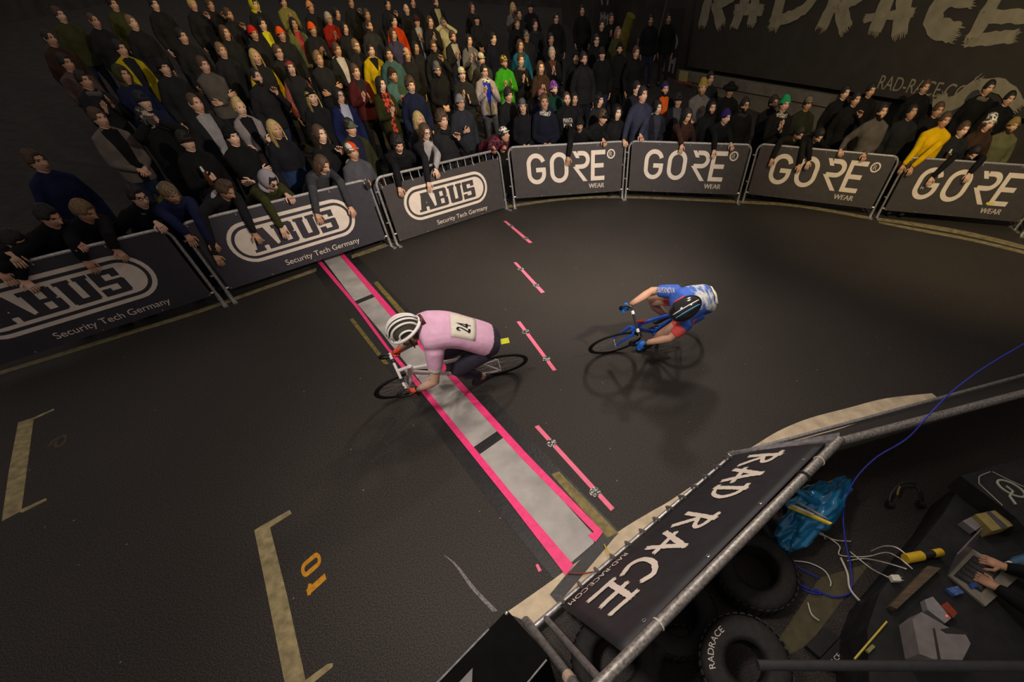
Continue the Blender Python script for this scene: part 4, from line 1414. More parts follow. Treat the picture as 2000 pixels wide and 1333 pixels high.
        ex.setdefault('pole', None)
        if ex['pole'] is None: del ex['pole']
    return build_person('person', label, root, yz, k, hd, outer, tr, hat, hatc, hair, hc, skin, ex, inner, opening, bulk, fem)
# ------------------------------------------------------------------ the crowd, far rows first
K, KK, DG, GR, LG, NV, MR, OL, BR, TE = '#1d1d1f', '#141415', '#2b2b2d', '#4c4a49', '#8a8583', '#151a30', '#3c1318', '#34361c', '#34251c', '#344f50'
C = crowd
# top rows, left (mostly in shadow)
C(117, 30, 40, OL, None, 'short', 'd', 'person in dark green-collared coat at the top left corner of the crowd', hc='b')
C(184, 42, 45, K, None, 'crop', 'd', 'bareheaded person in black, second from the left in the top row', hc='b', skin=SKIND)
C(221, 9, 40, OL, None, 'short', 'd', 'person with pale green collar, face just inside the top edge at left')
C(259, 46, 45, K, None, 'short', 'd', 'person in black looking down, below the pale green collar', hc='l', pitch=-0.2)
C(301, 9, 45, K, None, 'short', 'd', 'person in black cut by the top edge, left of the one holding striped sleeves')
C(376, 9, 45, K, None, 'short', 'w', 'person at the top edge with one hand raised in front of the chest', hc='y')
C(97, 76, 50, BR, None, 'crop', 'd', 'person in brown alone at the dark left side, head turned right', skin=SKIND)
C(236, 96, 45, '#9a8a12', None, 'short', 'd', 'person with open yellow jacket in the dark left of the crowd', hc='k', inner=K, opening='wide')
C(241, 147, 40, NV, 'hood', 'short', 'd', 'person in olive hood directly below the open yellow jacket', hatc=OL)
C(320, 133, 35, K, 'beanie', 'short', 'd', 'person in dark beanie right of the open yellow jacket', hatc=K, smile=1)
C(130, 124, 40, '#4b3b36', None, 'short', 'c', 'person with hands clasped at the far left in brown and grey layers', skin=SKIND)
C(165, 158, 40, K, None, 'short', 'c', 'person in black with clasped hands, left of the olive hood', skin=SKIND, scarf=GR)
C(356, 72, 45, K, None, 'short', 'd', 'person in black coat with raised pale collar above the quilted jacket', collar='#6a5a34')
C(410, 10, 50, K, None, 'short', 'w', 'person in profile at the top edge holding a hand up', hc='b')
C(447, 30, 45, K, None, 'short', 'w', 'person with full beard raising a hand, left of the red beanie', beard=1, hc='b')
C(440, 65, 40, K, None, 'bob', 'd', 'person with tied-back hair below the bearded one raising a hand', hc='b')
C(497, 10, 45, K, 'hood', 'short', 'd', 'person in yellow-green hood near the top edge', hatc='#a9a41a')
C(495, 66, 40, K, 'beanie', 'short', 'd', 'person in bright red beanie and black jacket, smiling', hatc='#b3201a', smile=1, skin=SKIND)
C(512, 48, 45, K, None, 'short', 'd', 'person with a long yellow-green sash over black, right of the red beanie', hc='k', inner='#b5b020', opening='open')
C(553, 4, 35, '#6f6a38', None, 'short', 'c', 'person in khaki coat clapping at the top edge', hc='k')
C(606, 15, 45, K, 'beanie', 'short', 'd', 'person in peach beanie beside the khaki coat', hatc='#b98055')
C(574, 48, 25, '#5b6134', None, 'long', 'd', 'person with long dark hair and red-printed shirt under a light green jacket, smiling', hc='k', inner='#8e3a34', opening='open', smile=1)
C(549, 68, 40, K, 'beanie', 'short', 'd', 'person in orange beanie, left of the two orange ones', hatc='#d04a0e', skin=SKIND)
C(610, 58, 45, K, 'beanie', 'short', 'c', 'person in orange beanie clapping, right of the two orange ones', hatc='#d04a0e', skin=SKIND)
C(642, 37, 40, '#7a1c12', None, 'short', 'c', 'person in glasses and red jacket clapping in the upper rows', hc='g', glasses=1)
C(433, 100, 35, K, None, 'short', 'd', 'smiling person in black above the quilted grey jacket', hc='l', smile=1)
C(499, 112, 30, K, None, 'long', 'd', 'smiling person in black with a yellow sleeve beside the shoulder', hc='y', smile=1, inner='#a88d10', opening='sleeves')
C(543, 103, 50, K, None, 'short', 'd', 'person in glasses and black coat below the left orange beanie', glasses=1, hc='b')
C(398, 128, 40, '#4b463f', None, 'short', 'x', 'person in quilted grey-brown jacket with arms crossed', hc='b', bulk=1.22)
C(567, 133, 20, K, 'band', 'long', 'd', 'person in dusty pink headband and black top with pink straps', hatc='#7c3436', hc='k', inner='#86463f', opening='sleeves')
C(622, 117, 50, K, None, 'quiff', 'x', 'person in open black jacket over a black tee, arms crossed, below the right orange beanie', hc='l')
C(501, 151, 45, K, None, 'crop', 'w', 'person with full dark beard and black jacket, hand at the chest', beard=1, smile=1)
# top rows, middle
C(685, 5, 40, K, None, 'short', 'p' if False else 'w', 'smiling person in black holding a phone low at the top edge', hc='b', smile=1)
C(658, 28, 45, K, None, 'bun', 'd', 'person with tied hair right of the red jacket', hc='k')
C(673, 56, 45, K, None, 'bob', 'd', 'person half hidden behind the red jacket, facing right', hc='k')
C(717, 30, 30, K, None, 'short', 'd', 'person of whom only the brow shows behind the bearded grey collar', hc='b')
C(721, 52, 50, DG, None, 'crop', 'd', 'person with short beard and dark grey collar in profile', beard=1, hc='b')
C(757, 9, 40, K, None, 'short', 'w', 'person at the top edge with a hand at the chin')
C(769, 42, 50, '#a8330f', None, 'short', 'd', 'person in bright orange-red jacket turned to the right', hc='k')
C(794, 19, 15, K, None, 'bald', 'd', 'smiling bald person in black in the top row', smile=1)
C(806, 5, 25, K, None, 'short', 'd', 'person at the top edge just right of the bald one')
C(768, 68, 40, '#37334c', None, 'long', 'd', 'person with fringe and violet jacket below the orange-red one', hc='b', collar=TE)
C(814, 42, 25, K, 'cap', 'short', 'c', 'person in dark red cap and open black coat clapping', hatc='#3a1016', inner='#8d8a86', opening='open', smile=1)
C(840, 44, 30, K, None, 'longcurly', 'c', 'person with shaggy hair clapping right of the dark red cap', hc='b')
C(851, 6, 40, K, None, 'short', 'd', 'person in black coat open over a white shirt at the top edge', inner='#9a9068', opening='open', beard=1, hc='b')
C(866, 46, 10, '#a39c7a', None, 'short', 'p', 'person in pale jacket holding a phone in front of the face', hc='b')
C(884, 73, 45, K, None, 'short', 'c', 'bearded person in black blazer over a white shirt clapping', beard=1, hc='b', inner='#8b887f', opening='open')
C(916, 80, 35, '#59585a', None, 'long', 'c', 'person in grey jacket clapping right of the black blazer', hc='k')
C(931, 38, 15, K, 'cap', 'short', 'h', 'person in shiny black cap and hooded jacket, hands together', hatc='#141416')
C(922, 16, 30, K, None, 'long', 'd', 'person behind the shiny black cap', hc='b')
C(695, 91, 45, K, None, 'short', 'd', 'bearded person in glasses behind the mustard jacket', beard=1, glasses=1, hc='l')
C(724, 99, 40, '#a58b0c', None, 'short', 'd', 'person in mustard yellow jacket over a black tee', inner=KK, opening='vneck', hc='k')
C(658, 98, 50, K, None, 'short', 'h', 'person in dark jacket over an off-white hoodie', inner='#a39d98', opening='open', hooddown='#a8a493', hc='b')
C(760, 107, 10, TE, None, 'short', 'd', 'person in teal jacket with pale hood standing behind the plaid scarf', hooddown='#7c9a7a', hc='k')
C(795, 108, 30, K, 'beanie', 'long', 'd', 'person in tan beanie and black coat', hatc='#b3977a', hc='b')
C(812, 94, 35, K, None, 'long', 'd', 'person in black right of the tan beanie', hc='k')
C(847, 92, 15, K, None, 'short', 'w', 'person with glasses and beard, fist raised under the chin', glasses=1, beard=1, hc='b')
C(694, 141, 45, MR, None, 'short', 'c', 'person in maroon jacket clapping', hc='b', inner=K, opening='vneck')
C(744, 166, 50, '#24260f', None, 'long', 'c', 'person in large red plaid scarf clapping', hc='k', scarf='plaid-red', inner='plaid-red', opening='wide')
C(767, 148, 45, '#3a5556', 'beanie', 'short', 'c', 'person in brown beanie and grey-teal jacket clapping behind the plaid scarf', hatc='#2b211c', beard=1, hc='l')
C(802, 168, 30, NV, None, 'curly', 'd', 'person with curly hair in plain navy jacket', hc='b', skin=SKINP)
C(854, 138, 20, KK, 'slouch', 'short', 'h', 'person in grey cap, glasses and full beard, hands folded in front', hatc='#4d4f55', beard=1, glasses=1)
C(902, 146, 20, K, 'cycap', 'short', 'c', 'person in white cycling cap under a black hood with reflective seams', hatc='#aaa692', collar=K)
# top rows, right of centre
C(1002, 16, 20, '#5d5854', None, 'long', 'd', 'person with long fair hair and grey coat in the top row', hc='y')
C(1014, 28, 10, K, None, 'short', 'd', 'small face just right of the grey coat in the top row')
C(1010, 46, 25, KK, None, 'fringe', 'd', 'person in black coat standing below the long grey coat', hc='b')
C(1036, 15, 5, KK, 'cap', 'short', 'd', 'person in dark cap near the top edge, right of centre', hatc=K)
C(1045, 49, 30, K, None, 'short', 'd', 'person in black with grey scarf behind the white cap', scarf=DG, hc='k')
C(1086, 36, 30, KK, None, 'short', 'd', 'person in glasses and black coat by the bright phone light', glasses=1)
C(1028, 71, 15, K, 'cap', 'short', 'd', 'person in pale baseball cap and dark jacket with light collar', hatc='#6d6a62', collar='#6f5d58')
C(963, 76, 50, '#10121c', None, 'short', 'd', 'person in navy hoodie with hanging cords, facing right', hooddown='#3a3b40')
C(1076, 77, 25, KK, None, 'short', 'd', 'person in black above the grey-bearded one')
C(1016, 90, 30, '#15506a', None, 'bob', 'd', 'person in blue-teal jacket with grey scarf', scarf='#3a3a38', hc='b')
C(940, 117, 35, DG, 'cycap', 'short', 'd', 'person in white cap behind the black and white scarf', hatc='#a8a595')
C(984, 122, 40, '#2c7f16', 'cycap', 'short', 'c', 'person in bright green jacket and yellow patterned cap', hatc='dots-yellow', glasses=1, beard=1, hooddown='#55565a', hc='b')
C(946, 140, 30, '#827b82', None, 'short', 'c', 'person in pale grey jacket, blue shirt and jeans clapping', glasses=1, inner='#1c2a94', opening='open', scarf='dots-white', tr='#4c5375', hc='k')
C(1017, 118, 35, KK, None, 'short', 'c', 'person in black with knitted grey scarf, hands raised', scarf='#59544c', hc='b', fem=True)
C(1056, 133, 25, BR, None, 'long', 'c', 'person in brown top clapping below the grey-bearded one', hc='b')
C(1078, 105, 25, KK, None, 'short', 'c', 'person with grey beard and open hand, black jacket', beard=1, hc='g', inner='#4b2f27', opening='vneck')
C(1125, 113, 15, KK, 'beanie', 'short', 'd', 'person in black jacket with white hanging cords', hatc=KK, fem=True)
C(1140, 116, 30, K, None, 'short', 'd', 'person right beside the white hanging cords', beard=1)
C(1176, 106, 5, KK, 'cap', 'short', 'd', 'person in black with light grey lowered hood in the darker rows', hatc=K, hooddown='#77757a')
C(1165, 79, 20, KK, None, 'short', 'd', 'person in glasses above the lowered grey hood', glasses=1)
C(1194, 37, 15, KK, None, 'short', 'c', 'person clapping by the hanging letters at the top', hc='b')
C(1137, 21, 10, KK, None, 'short', 'd', 'barely lit person in black near the top edge')
C(1207, 64, 35, OL, None, 'bob', 'd', 'person with long hair left of the yellow post', hc='l')
C(1210, 96, 10, KK, 'beanie', 'short', 'd', 'person in dark beanie and beard below the yellow post', hatc=KK, beard=1)
C(1242, 103, 40, KK, None, 'short', 'd', 'person in black beside the pale hanging sheet', hc='b')
C(1175, 50, 20, KK, None, 'short', 'd', 'dim person left of the hanging letters')
C(1271, 40, 10, KK, None, 'short', 'd', 'dim person under the thin pole at the wall')
C(1306, 37, 10, KK, None, 'short', 'd', 'dim person nearest the large banner at the top')
# second rows, left
C(72, 316, 40, '#161c36', None, 'short', 'd', 'person in navy jacket standing alone in the dark left', hc='b', skin=SKIN)
C(194, 232, 35, '#5b524c', None, 'short', 'h', 'person in black with a broad grey shawl collar', inner=KK, opening='wide', hc='b')
C(280, 198, 35, NV, 'cap', 'short', 'd', 'person in navy cap with orange mark behind the white cap', hatc='#15182c')
C(285, 231, 30, KK, 'cap', 'short', 'p', 'person in white front cap holding a camera to the face', hatc='#8c8278')
C(364, 277, 35, KK, 'cap', 'short', 'b', 'person in black cap holding a beer bottle at the chest', hatc='#1c1413')
C(382, 203, 40, K, None, 'crop', 'd', 'person in dark jacket open over a light grey top', inner='#7d7a7a', opening='wide', hc='b', h=1.86)
C(468, 211, 30, '#77706f', None, 'quiff', 'x', 'person with cropped fair hair in light grey coat', inner=KK, opening='open', hc='y', fem=True)
C(453, 268, 40, KK, 'beanie', 'short', 'x', 'person in black beanie and black bomber jacket with arms crossed', hatc=KK, skin=SKINP)
C(609, 190, 25, '#171719', 'beanie', 'long', 'd', 'person in black beanie with fair hair and black puffer', hatc=KK, hc='y')
C(537, 254, 40, '#17161c', None, 'long', 'd', 'person with long fair hair, dark jacket with maroon and blue lower half', hc='y', inner='#1d2c48', opening='low')
C(625, 263, 45, KK, None, 'longcurly', 'w', 'smiling person with curly fringe in black, hand half raised', hc='b', smile=1, skin=SKINP)
C(662, 188, 45, '#141a3c', None, 'longcurly', 'd', 'person with big curls and glasses, navy jacket over white print tee', glasses=1, hc='k', inner='#8d8f9e', opening='open')
C(684, 250, 45, '#292a17', 'cap', 'short', 'd', 'person in grey-green cap and olive jacket', hatc='#4d5246', inner='#1a1a2c', opening='open', hc='k')
C(688, 297, 45, '#424247', 'cycap', 'short', 'b', 'person in orange and white cap, grey jacket with green lining', hatc='#b8b4ae|#c8380c', hooddown='#64785a', hc='b')
C(818, 235, 45, DG, None, 'long', 'd', 'person with fair hair behind the smiling one in glasses', hc='y')
C(864, 236, 45, K, None, 'curly', 'w', 'person with curly hair and dark scarf raising a hand', scarf=KK, hc='b')
C(899, 201, 40, '#26282e', 'beanie', 'short', 'b', 'person in grey beanie and glasses, grey lining, holding a drink', hatc='#6d6d6f', glasses=1, collar='#62626a')
C(993, 187, 45, '#17181b', None, 'fringe', 'h', 'person in black puffer with pale collar lining, looking right', hooddown='#8a8a86', hc='k')
C(1021, 209, 5, '#141417', 'beanie', 'long', 'h', 'smiling person in dark grey beanie and black parka', hatc='#4d4c4c', smile=1, hc='k')
C(1058, 190, 15, NV, 'cycap', 'short', 'd', 'person in white and red cap behind the one with the grey scarf', hatc='#8d5a58', glasses=1)
C(1063, 200, 10, '#12141f', None, 'short', 'h', 'smiling person in navy jacket with pale patterned scarf', scarf='dots-scarf', smile=1, hc='b')
C(1081, 174, 50, '#123025', 'beanie', 'short', 'd', 'person in purple patterned beanie, beard and green jacket', hatc='dots-purple', beard=1)
tee = C(1107, 194, 15, '#131416', None, 'crop', 'd', 'person in black sweater with white drippy lettering on the chest', hc='b', beard=1)
C(1122, 194, 20, KK, None, 'bob', 'd', 'person peering from behind the drippy-lettered sweater')
C(1170, 196, 55, K, 'beanie', 'bob', 'd', 'person in black beanie in profile, white earphone cord', hatc=KK)
C(1205, 221, 40, KK, 'hood', 'short', 'd', 'person in raised black hood by the navy puffer', hatc=KK, fem=True)
C(1243, 173, 55, K, None, 'short', 'd', 'person half hidden behind the navy puffer jacket', hc='k')
C(1255, 186, 50, '#2a2d3d', None, 'short', 'r', 'person in navy puffer leaning both fists on the rail gap', hc='k', h=1.88, dh=0.45,
  hands={-1: (1218, 278, 'r'), 1: (1248, 274, 'r')}, bulk=1.15)
C(1285, 211, 40, '#191a20', None, 'bun', 'h', 'person in black jacket over hoodie with white cords', inner='#2c2c38', opening='open', hooddown='#8f857a', skin=SKINP)
C(1299, 174, 20, KK, 'band', 'short', 'd', 'person with blue-lit headband and orange vest', hatc='#2a1a60', inner='#b04a12', opening='wide', beard=1)
C(1325, 196, 15, '#161618', 'cap', 'short', 'd', 'person in black cap and jacket with white cords', hatc=KK, inner='#3a3a3c', opening='open')
C(1372, 172, 20, '#585350', 'slouch', 'short', 'x', 'person in yellowish beanie and grey hoodie with white cords, arms crossed', hatc='#8a7430', hooddown='#161616', beard=1, hc='l', h=1.88)
C(1387, 154, 35, K, None, 'short', 'd', 'person right behind the yellowish beanie')
C(1426, 177, 20, KK, 'brimhat', 'short', 'd', 'person in black brimmed hat and grey collar', hatc=KK, collar='#4e4c4c')
C(1390, 211, 30, KK, 'hood', 'short', 'd', 'bearded person in raised black hood behind the rail', hatc=KK, beard=1)
C(1454, 206, 50, KK, None, 'short', 'd', 'bearded person in glasses, black jacket with grey scarf', glasses=1, beard=1, scarf=DG)
C(1510, 201, 55, KK, None, 'short', 'c', 'bearded person clapping left of the green beanie', beard=1)
C(1532, 204, 40, KK, 'beanie', 'short', 'c', 'person in green beanie and grey checked scarf clapping', hatc='#1f8a5c', scarf='dots-scarf', hc='b')
C(1577, 204, 40, '#22231a', 'cycap', 'short', 'h', 'person in grey cap with raised dark collar', hatc='#5b5650', collar='#2b2a22')
C(1650, 182, 45, KK, None, 'short', 'd', 'person in black behind the one holding up fingers')
C(1671, 195, 40, KK, None, 'short', 'w', 'person in black holding up two fingers at the chest', hc='k')
C(1700, 178, 40, KK, None, 'short', 'd', 'person in black under the banner web address', collar='#4a4640')
C(1806, 171, 35, KK, None, 'short', 'd', 'person standing in front of the banner web address', hc='b')
C(1780, 221, 40, K, None, 'short', 'd', 'person in black between grey sweater and yellow sleeve', pitch=-0.3)
C(1831, 216, 45, KK, None, 'short', 'd', 'person in black behind the yellow sleeve', hc='b')
C(1930, 173, 40, KK, None, 'short', 'd', 'person with light scarf under the painted arrow', scarf='#5a5344')
C(1970, 194, 40, KK, None, 'short', 'd', 'dim person right of the light scarf')
C(1930, 242, 45, BR, 'slouch', 'longcurly', 'd', 'person in black and white patterned cap near the right edge', hatc='dots-white', hc='b')
C(1977, 246, 45, '#55543a', 'beanie', 'short', 'd', 'person in tan beanie and khaki jacket near the right edge', hatc='#7d6a38', beard=1, hc='b')
C(1880, 254, 45, K, None, 'short', 'b', 'person in black with glinting bottle right of the yellow sleeve', hc='b')
# front row
C(28, 470, 30, KK, None, 'short', 'l', 'person at the far left bending over the banner with both hands', dh=0.15, hands={-1: (28, 505), 1: (52, 555)})
C(94, 422, 40, KK, None, 'short', 'l', 'person in black with striped cuff gripping the far left rail', dh=0.15, hands={1: (150, 478, 'r'), -1: (10, 540)}, skin=SKIN)
C(163, 412, 50, KK, None, 'short', 'l', 'person with bowed head leaning over the far left banner', hc='l', dh=0.18, pitch=0.0, hands={-1: (175, 518), 1: (232, 495)})
C(271, 386, 25, KK, None, 'short', 'r', 'person in glasses and teal collar with one hand on the rail', glasses=1, collar='#2f6a78', dh=0.20, hands={1: (310, 441, 'r'), -1: None}, skin=SKINP)
C(332, 378, 30, '#1c2140', 'capback', 'short', 'l', 'person in camouflage cap and navy jacket reaching both arms down', hatc='dots-camo', beard=1, hc='l', dh=0.16, hands={-1: (371, 466), 1: (416, 478)}, hooddown='#565a22')
C(440, 372, 55, K, None, 'quiff', 'l', 'person with white ribbed hood collar reaching over the capsule badge', hooddown='#a09aa0', hc='b', dh=0.16, hands={-1: (425, 505), 1: (500, 462)})
C(526, 354, 45, '#34351c', 'hood', 'short', 'l', 'person in grey hood, dark cap and sunglasses, olive jacket', hatc='#89848a', shades=1, dh=0.15, hands={-1: (553, 452), 1: (563, 386, 'r')}, skin=SKINP)
C(629, 322, 55, '#37383c', None, 'bob', 'l', 'person in grey sweater with slicked long hair leaning on both arms', hc='b', dh=0.15, hands={-1: (622, 424), 1: (686, 410)}, skin=SKIN)
C(777, 282, 25, KK, None, 'curly', 'l', 'person in black hoodie reaching down at the low banner end', dh=0.14, hands={-1: (782, 372), 1: None}, hc='k')
C(830, 258, 40, '#1b1a1e', None, 'long', 'l', 'smiling person in glasses, open jacket over white tee, arms over the rail', glasses=1, smile=1, hc='b', dh=0.18, hands={-1: (838, 362), 1: (852, 336)}, inner='#8c8888', opening='open', skin=SKINP)
C(985, 266, 70, 'plaid-pink', 'cycap', 'short', 'bend', 'person in pink plaid jacket and spotted cap bent over the rail end', hatc='dots-white', dh=0.20, hands={1: (978, 302, 'a', 0.30), -1: (965, 298, 'a', 0.28)}, hc='k', pitch=-0.5)
C(1132, 242, 5, KK, 'beanie', 'short', 'l', 'person in tall black beanie reaching down over the first pale letters', hatc=KK, dh=0.16, hands={-1: (1110, 312), 1: None})
C(1177, 229, 60, KK, 'cap', 'short', 'r', 'person in black cap and jacket resting a fist on the rail', hatc=KK, dh=0.22, hands={1: (1178, 277, 'r'), -1: None}, hc='b')
C(1342, 226, 40, '#33201a', None, 'long', 'l', 'smiling person in brown jacket hanging an arm over the second pale letters', smile=1, hc='k', dh=0.16, hands={-1: (1331, 288), 1: None}, skin=SKIN)
C(1417, 229, 60, KK, 'beanie', 'short', 'r', 'person in purple beanie looking right, hand on the rail', hatc='#2a1c58', dh=0.22, hands={1: (1427, 285, 'r'), -1: (1394, 298)}, skin=SKINP)
C(1560, 260, 60, '#1d1c18', None, 'short', 'l', 'person bending low over the third pale letters, face half lit', dh=0.14, hands={-1: (1507, 315), 1: (1560, 326)}, hc='k')
C(1598, 266, 50, KK, None, 'short', 'l', 'person bending beside the half-lit face, hands hidden', dh=0.16, hands={-1: (1578, 320), 1: None})
C(1722, 219, 40, '#4a4540', None, 'short', 'r', 'bearded person in grey sweater propped on the rail with both hands', beard=1, smile=1, dh=0.18, hands={-1: (1640, 297, 'r'), 1: (1686, 305, 'r')}, hc='k')
C(1844, 236, 40, '#c09a08', None, 'short', 'l', 'person with bright yellow sleeve reaching over the last pale letters', dh=0.20, hands={-1: (1762, 328), 1: (1778, 332)}, hc='b')
C(1900, 300, 40, KK, None, 'short', 'l', 'dark figure reaching both hands over the last pale letters', dh=0.15, hands={-1: (1818, 352), 1: (1890, 345)})

# what they hold
def held(kind, who, label, side=1):
    o, k, _ = [p for p in PEOPLE if who in p[2]][0]
    E, T = k.hand[side]
    w = o.matrix_world @ Vector(T) if False else (Matrix.Translation(o.location) @ o.rotation_euler.to_matrix().to_4x4()) @ Vector(T)
    rt = empty(kind, w); mb = MB()
    rt.rotation_euler = o.rotation_euler
    tagged(rt, label, kind.replace('_', ' '))
    if kind == 'beer_bottle':
        mb.tube([(0, 0.05, -0.05), (0, 0.05, 0.09), (0, 0.05, 0.12), (0, 0.05, 0.16), (0, 0.05, 0.19)], [0.03, 0.03, 0.022, 0.014, 0.013], 12)
        auto_smooth(mb.build('glass', mat('brown_glass', (0.05, 0.02, 0.005), 0.1, 0, 0, spec=0.6), rt))
        mb = MB(); mb.tube([(0, 0.05, 0.125), (0, 0.05, 0.19)], [0.0225, 0.0145], 12); mb.build('foil', mat('silver_foil', (0.6, 0.6, 0.6), 0.3, 0.6), rt)
    elif kind == 'phone':
        mb.bbox((0, 0.06, 0.06), (0.07, 0.009, 0.145), 0.004); mb.build('case', BLACK, rt)
        mb = MB(); mb.box((0, 0.055, 0.06), (0.062, 0.001, 0.13)); mb.build('screen', mat('phone_screen', (0.5, 0.55, 0.6), 0.2, 0, 0, emit=0.6), rt)
    elif kind == 'camera':
        mb.bbox((0, 0.06, 0.03), (0.14, 0.06, 0.09), 0.01); mb.bbox((0, 0.06, 0.085), (0.05, 0.05, 0.03), 0.008); mb.build('body', BLACK, rt)
        mb = MB(); mb.tube([(0, 0.085, 0.03), (0, 0.16, 0.03)], [0.036, 0.040], 16); auto_smooth(mb.build('lens', BLACK, rt))
    elif kind == 'cup':
        mb.tube([(0, 0.05, -0.04), (0, 0.05, 0.08)], [0.03, 0.04], 14); mb.build('cup_wall', mat('clear_cup', (0.25, 0.18, 0.1), 0.2), rt)


held('beer_bottle', 'holding a beer bottle', 'brown beer bottle with silver foil neck held at the chest')
held('camera', 'holding a camera', 'black camera with round lens held to a face under the white cap')
held('phone', 'phone in front', 'dark phone held up by the person in the pale jacket')
held('phone', 'holding a phone low', 'lit phone held at the top edge of the crowd', -1)
held('beer_bottle', 'glinting bottle', 'glinting bottle held right of the yellow sleeve')
held('camera', 'orange and white cap', 'small black camera in the hands under the orange and white cap')

# ------------------------------------------------------------------ bicycles and riders
CHROME = mat('polished_metal', (0.6, 0.6, 0.6), 0.25, 0.9, 0.05, 20)
TYRE = mat('bicycle_tyre', (0.010, 0.010, 0.010), 0.7, 0, 0.2, 60)


def bike(root, cols, wb=0.985, bars='drop', steer=0.0, deep=0.03):
    """track bicycle; local frame x forward from the rear hub's ground point, y left, z up"""
    R = 0.335
    fr, fk, rimc, grip = cols[:4]

    def wheel(name, x, st=0.0):
        w = empty(name); w.parent = root; w.location = (x, 0, R); w.rotation_euler = (0, 0, st)
        mb = MB(); n = 48
        mb.tube([(math.cos(a) * (R - 0.012), 0, math.sin(a) * (R - 0.012)) for a in np.linspace(0, 2 * math.pi, n + 1)[:-1]], 0.012, 8, closed=True); mb.build('tyre', TYRE, w, True)
        mb = MB()
        for i in range(n):
            a0 = 2 * math.pi * i / n
            for q, (rr_, hw) in enumerate(((R - 0.020, 0.009), (R - 0.020 - deep * 0.5, 0.011), (R - 0.022 - deep, 0.004))):
                mb.v += [(math.cos(a0) * rr_, -hw, math.sin(a0) * rr_), (math.cos(a0) * rr_, hw, math.sin(a0) * rr_)]
        for i in range(n):
            a, b = i * 6, ((i + 1) % n) * 6
            for (p, q) in ((0, 2), (2, 4), (4, 5), (5, 3), (3, 1)):
                mb.f.append((a + p, b + p, b + q, a + q)); mb.m.append(0)
        mb.build('rim', rimc, w, True)
        mb = MB()
        for i in range(24):
            a = 2 * math.pi * i / 24; s = (-1) ** i
            mb.tube([(0.018 * math.cos(a + 0.8 * s), 0.028 * s, 0.018 * math.sin(a + 0.8 * s)), ((R - 0.03) * math.cos(a), 0, (R - 0.03) * math.sin(a))], 0.0012, 4)
        mb.build('spokes', CHROME, w)
        mb = MB(); mb.tube([(0, -0.05, 0), (0, 0.05, 0)], 0.012, 10); mb.tube([(0, -0.032, 0), (0, -0.024, 0)], 0.024, 12); mb.tube([(0, 0.024, 0), (0, 0.032, 0)], 0.024, 12)
        auto_smooth(mb.build('hub', CHROME, w))
        return w
    wheel('rear_wheel', 0.0); wheel('front_wheel', wb, steer)
    bb = Vector((0.40, 0, 0.285)); st = Vector((0.255, 0, 0.80)); ht = Vector((wb - 0.165, 0, 0.845)); hb = Vector((wb - 0.115, 0, 0.705)); rh = Vector((0, 0, R)); fh = Vector((wb, 0, R))
    mb = MB()
    mb.tube([st, ht - Vector((0, 0, 0.02))], [(0.022, 0.018), (0.024, 0.020)], 12)
    mb.tube([bb, hb + Vector((0.0, 0, 0.02))], [(0.026, 0.022), (0.028, 0.022)], 12)
    mb.tube([bb, st + Vector((-0.01, 0, 0.03))], 0.018, 12)
    mb.tube([hb, ht + Vector((-0.005, 0, 0.015))], 0.023, 12)
    for sy in (-1, 1):
        mb.tube([bb + Vector((-0.03, sy * 0.028, 0)), Vector((0.18, sy * 0.055, 0.31)), rh + Vector((0, sy * 0.062, 0))], [0.014, 0.012, 0.010], 10)
        mb.tube([st + Vector((0, sy * 0.016, -0.03)), Vector((0.15, sy * 0.045, 0.60)), rh + Vector((0, sy * 0.062, 0))], [0.010, 0.010, 0.009], 10)
    mb.tube([bb + Vector((0, -0.04, 0)), bb + Vector((0, 0.04, 0))], 0.024, 12)
    auto_smooth(mb.build('frame', fr, root), 0.8)
    f = empty('fork'); f.parent = root; f.location = hb
    f.rotation_euler = (0, 0, steer)
    mb = MB(); d = fh - hb
    mb.tube([(0, 0, 0.0), (0.01, 0, -0.03)], 0.024, 12)
    for sy in (-1, 1):
        mb.tube([(0.0, sy * 0.01, -0.015), (0.015, sy * 0.048, -0.05), (d.x * 0.6, sy * 0.05, d.z * 0.6), (d.x, sy * 0.052, d.z)], [0.016, 0.018, 0.014, 0.010], 10)
    auto_smooth(mb.build('fork_blades', fk, f), 0.8)
    # cockpit, turned with the fork
    ck = empty('handlebar'); ck.parent = root; ck.location = ht; ck.rotation_euler = (0, 0, steer)
    bx = 0.115; bz = 0.045
    mb = MB(); mb.tube([(0, 0, 0), (0, 0, 0.05)], 0.019, 10); mb.tube([(0, 0, 0.035), (bx, 0, bz)], 0.017, 10)
    auto_smooth(mb.build('stem', cols[4] if len(cols) > 4 else BLACK, ck))
    mb = MB(); mb.tube([(bx, -0.19, bz + 0.005), (bx, -0.1, bz), (bx, 0.1, bz), (bx, 0.19, bz + 0.005)], 0.0135, 10); auto_smooth(mb.build('bar_top', grip[0], ck))
    for sy in (-1, 1):
        mb = MB(); mb.tube(smooth_path([(bx, sy * 0.17, bz + 0.004), (bx + 0.05, sy * 0.20, bz), (bx + 0.095, sy * 0.205, bz - 0.03), (bx + 0.09, sy * 0.21, bz - 0.09), (bx + 0.03, sy * 0.215, bz - 0.135), (bx - 0.04, sy * 0.215, bz - 0.14)], 4), 0.015, 10)
        auto_smooth(mb.build('bar_drop', grip[1], ck))
        mb = MB(); mb.tube([(bx, sy * 0.085, bz), (bx, sy * 0.125, bz)], 0.0175, 10); auto_smooth(mb.build('bar_band', grip[2], ck))
    mb = MB(); mb.tube([bb + Vector((-0.145, 0, 0.515)), bb + Vector((-0.185, 0, 0.64))], 0.014, 10); auto_smooth(mb.build('seat_post', BLACK, root))
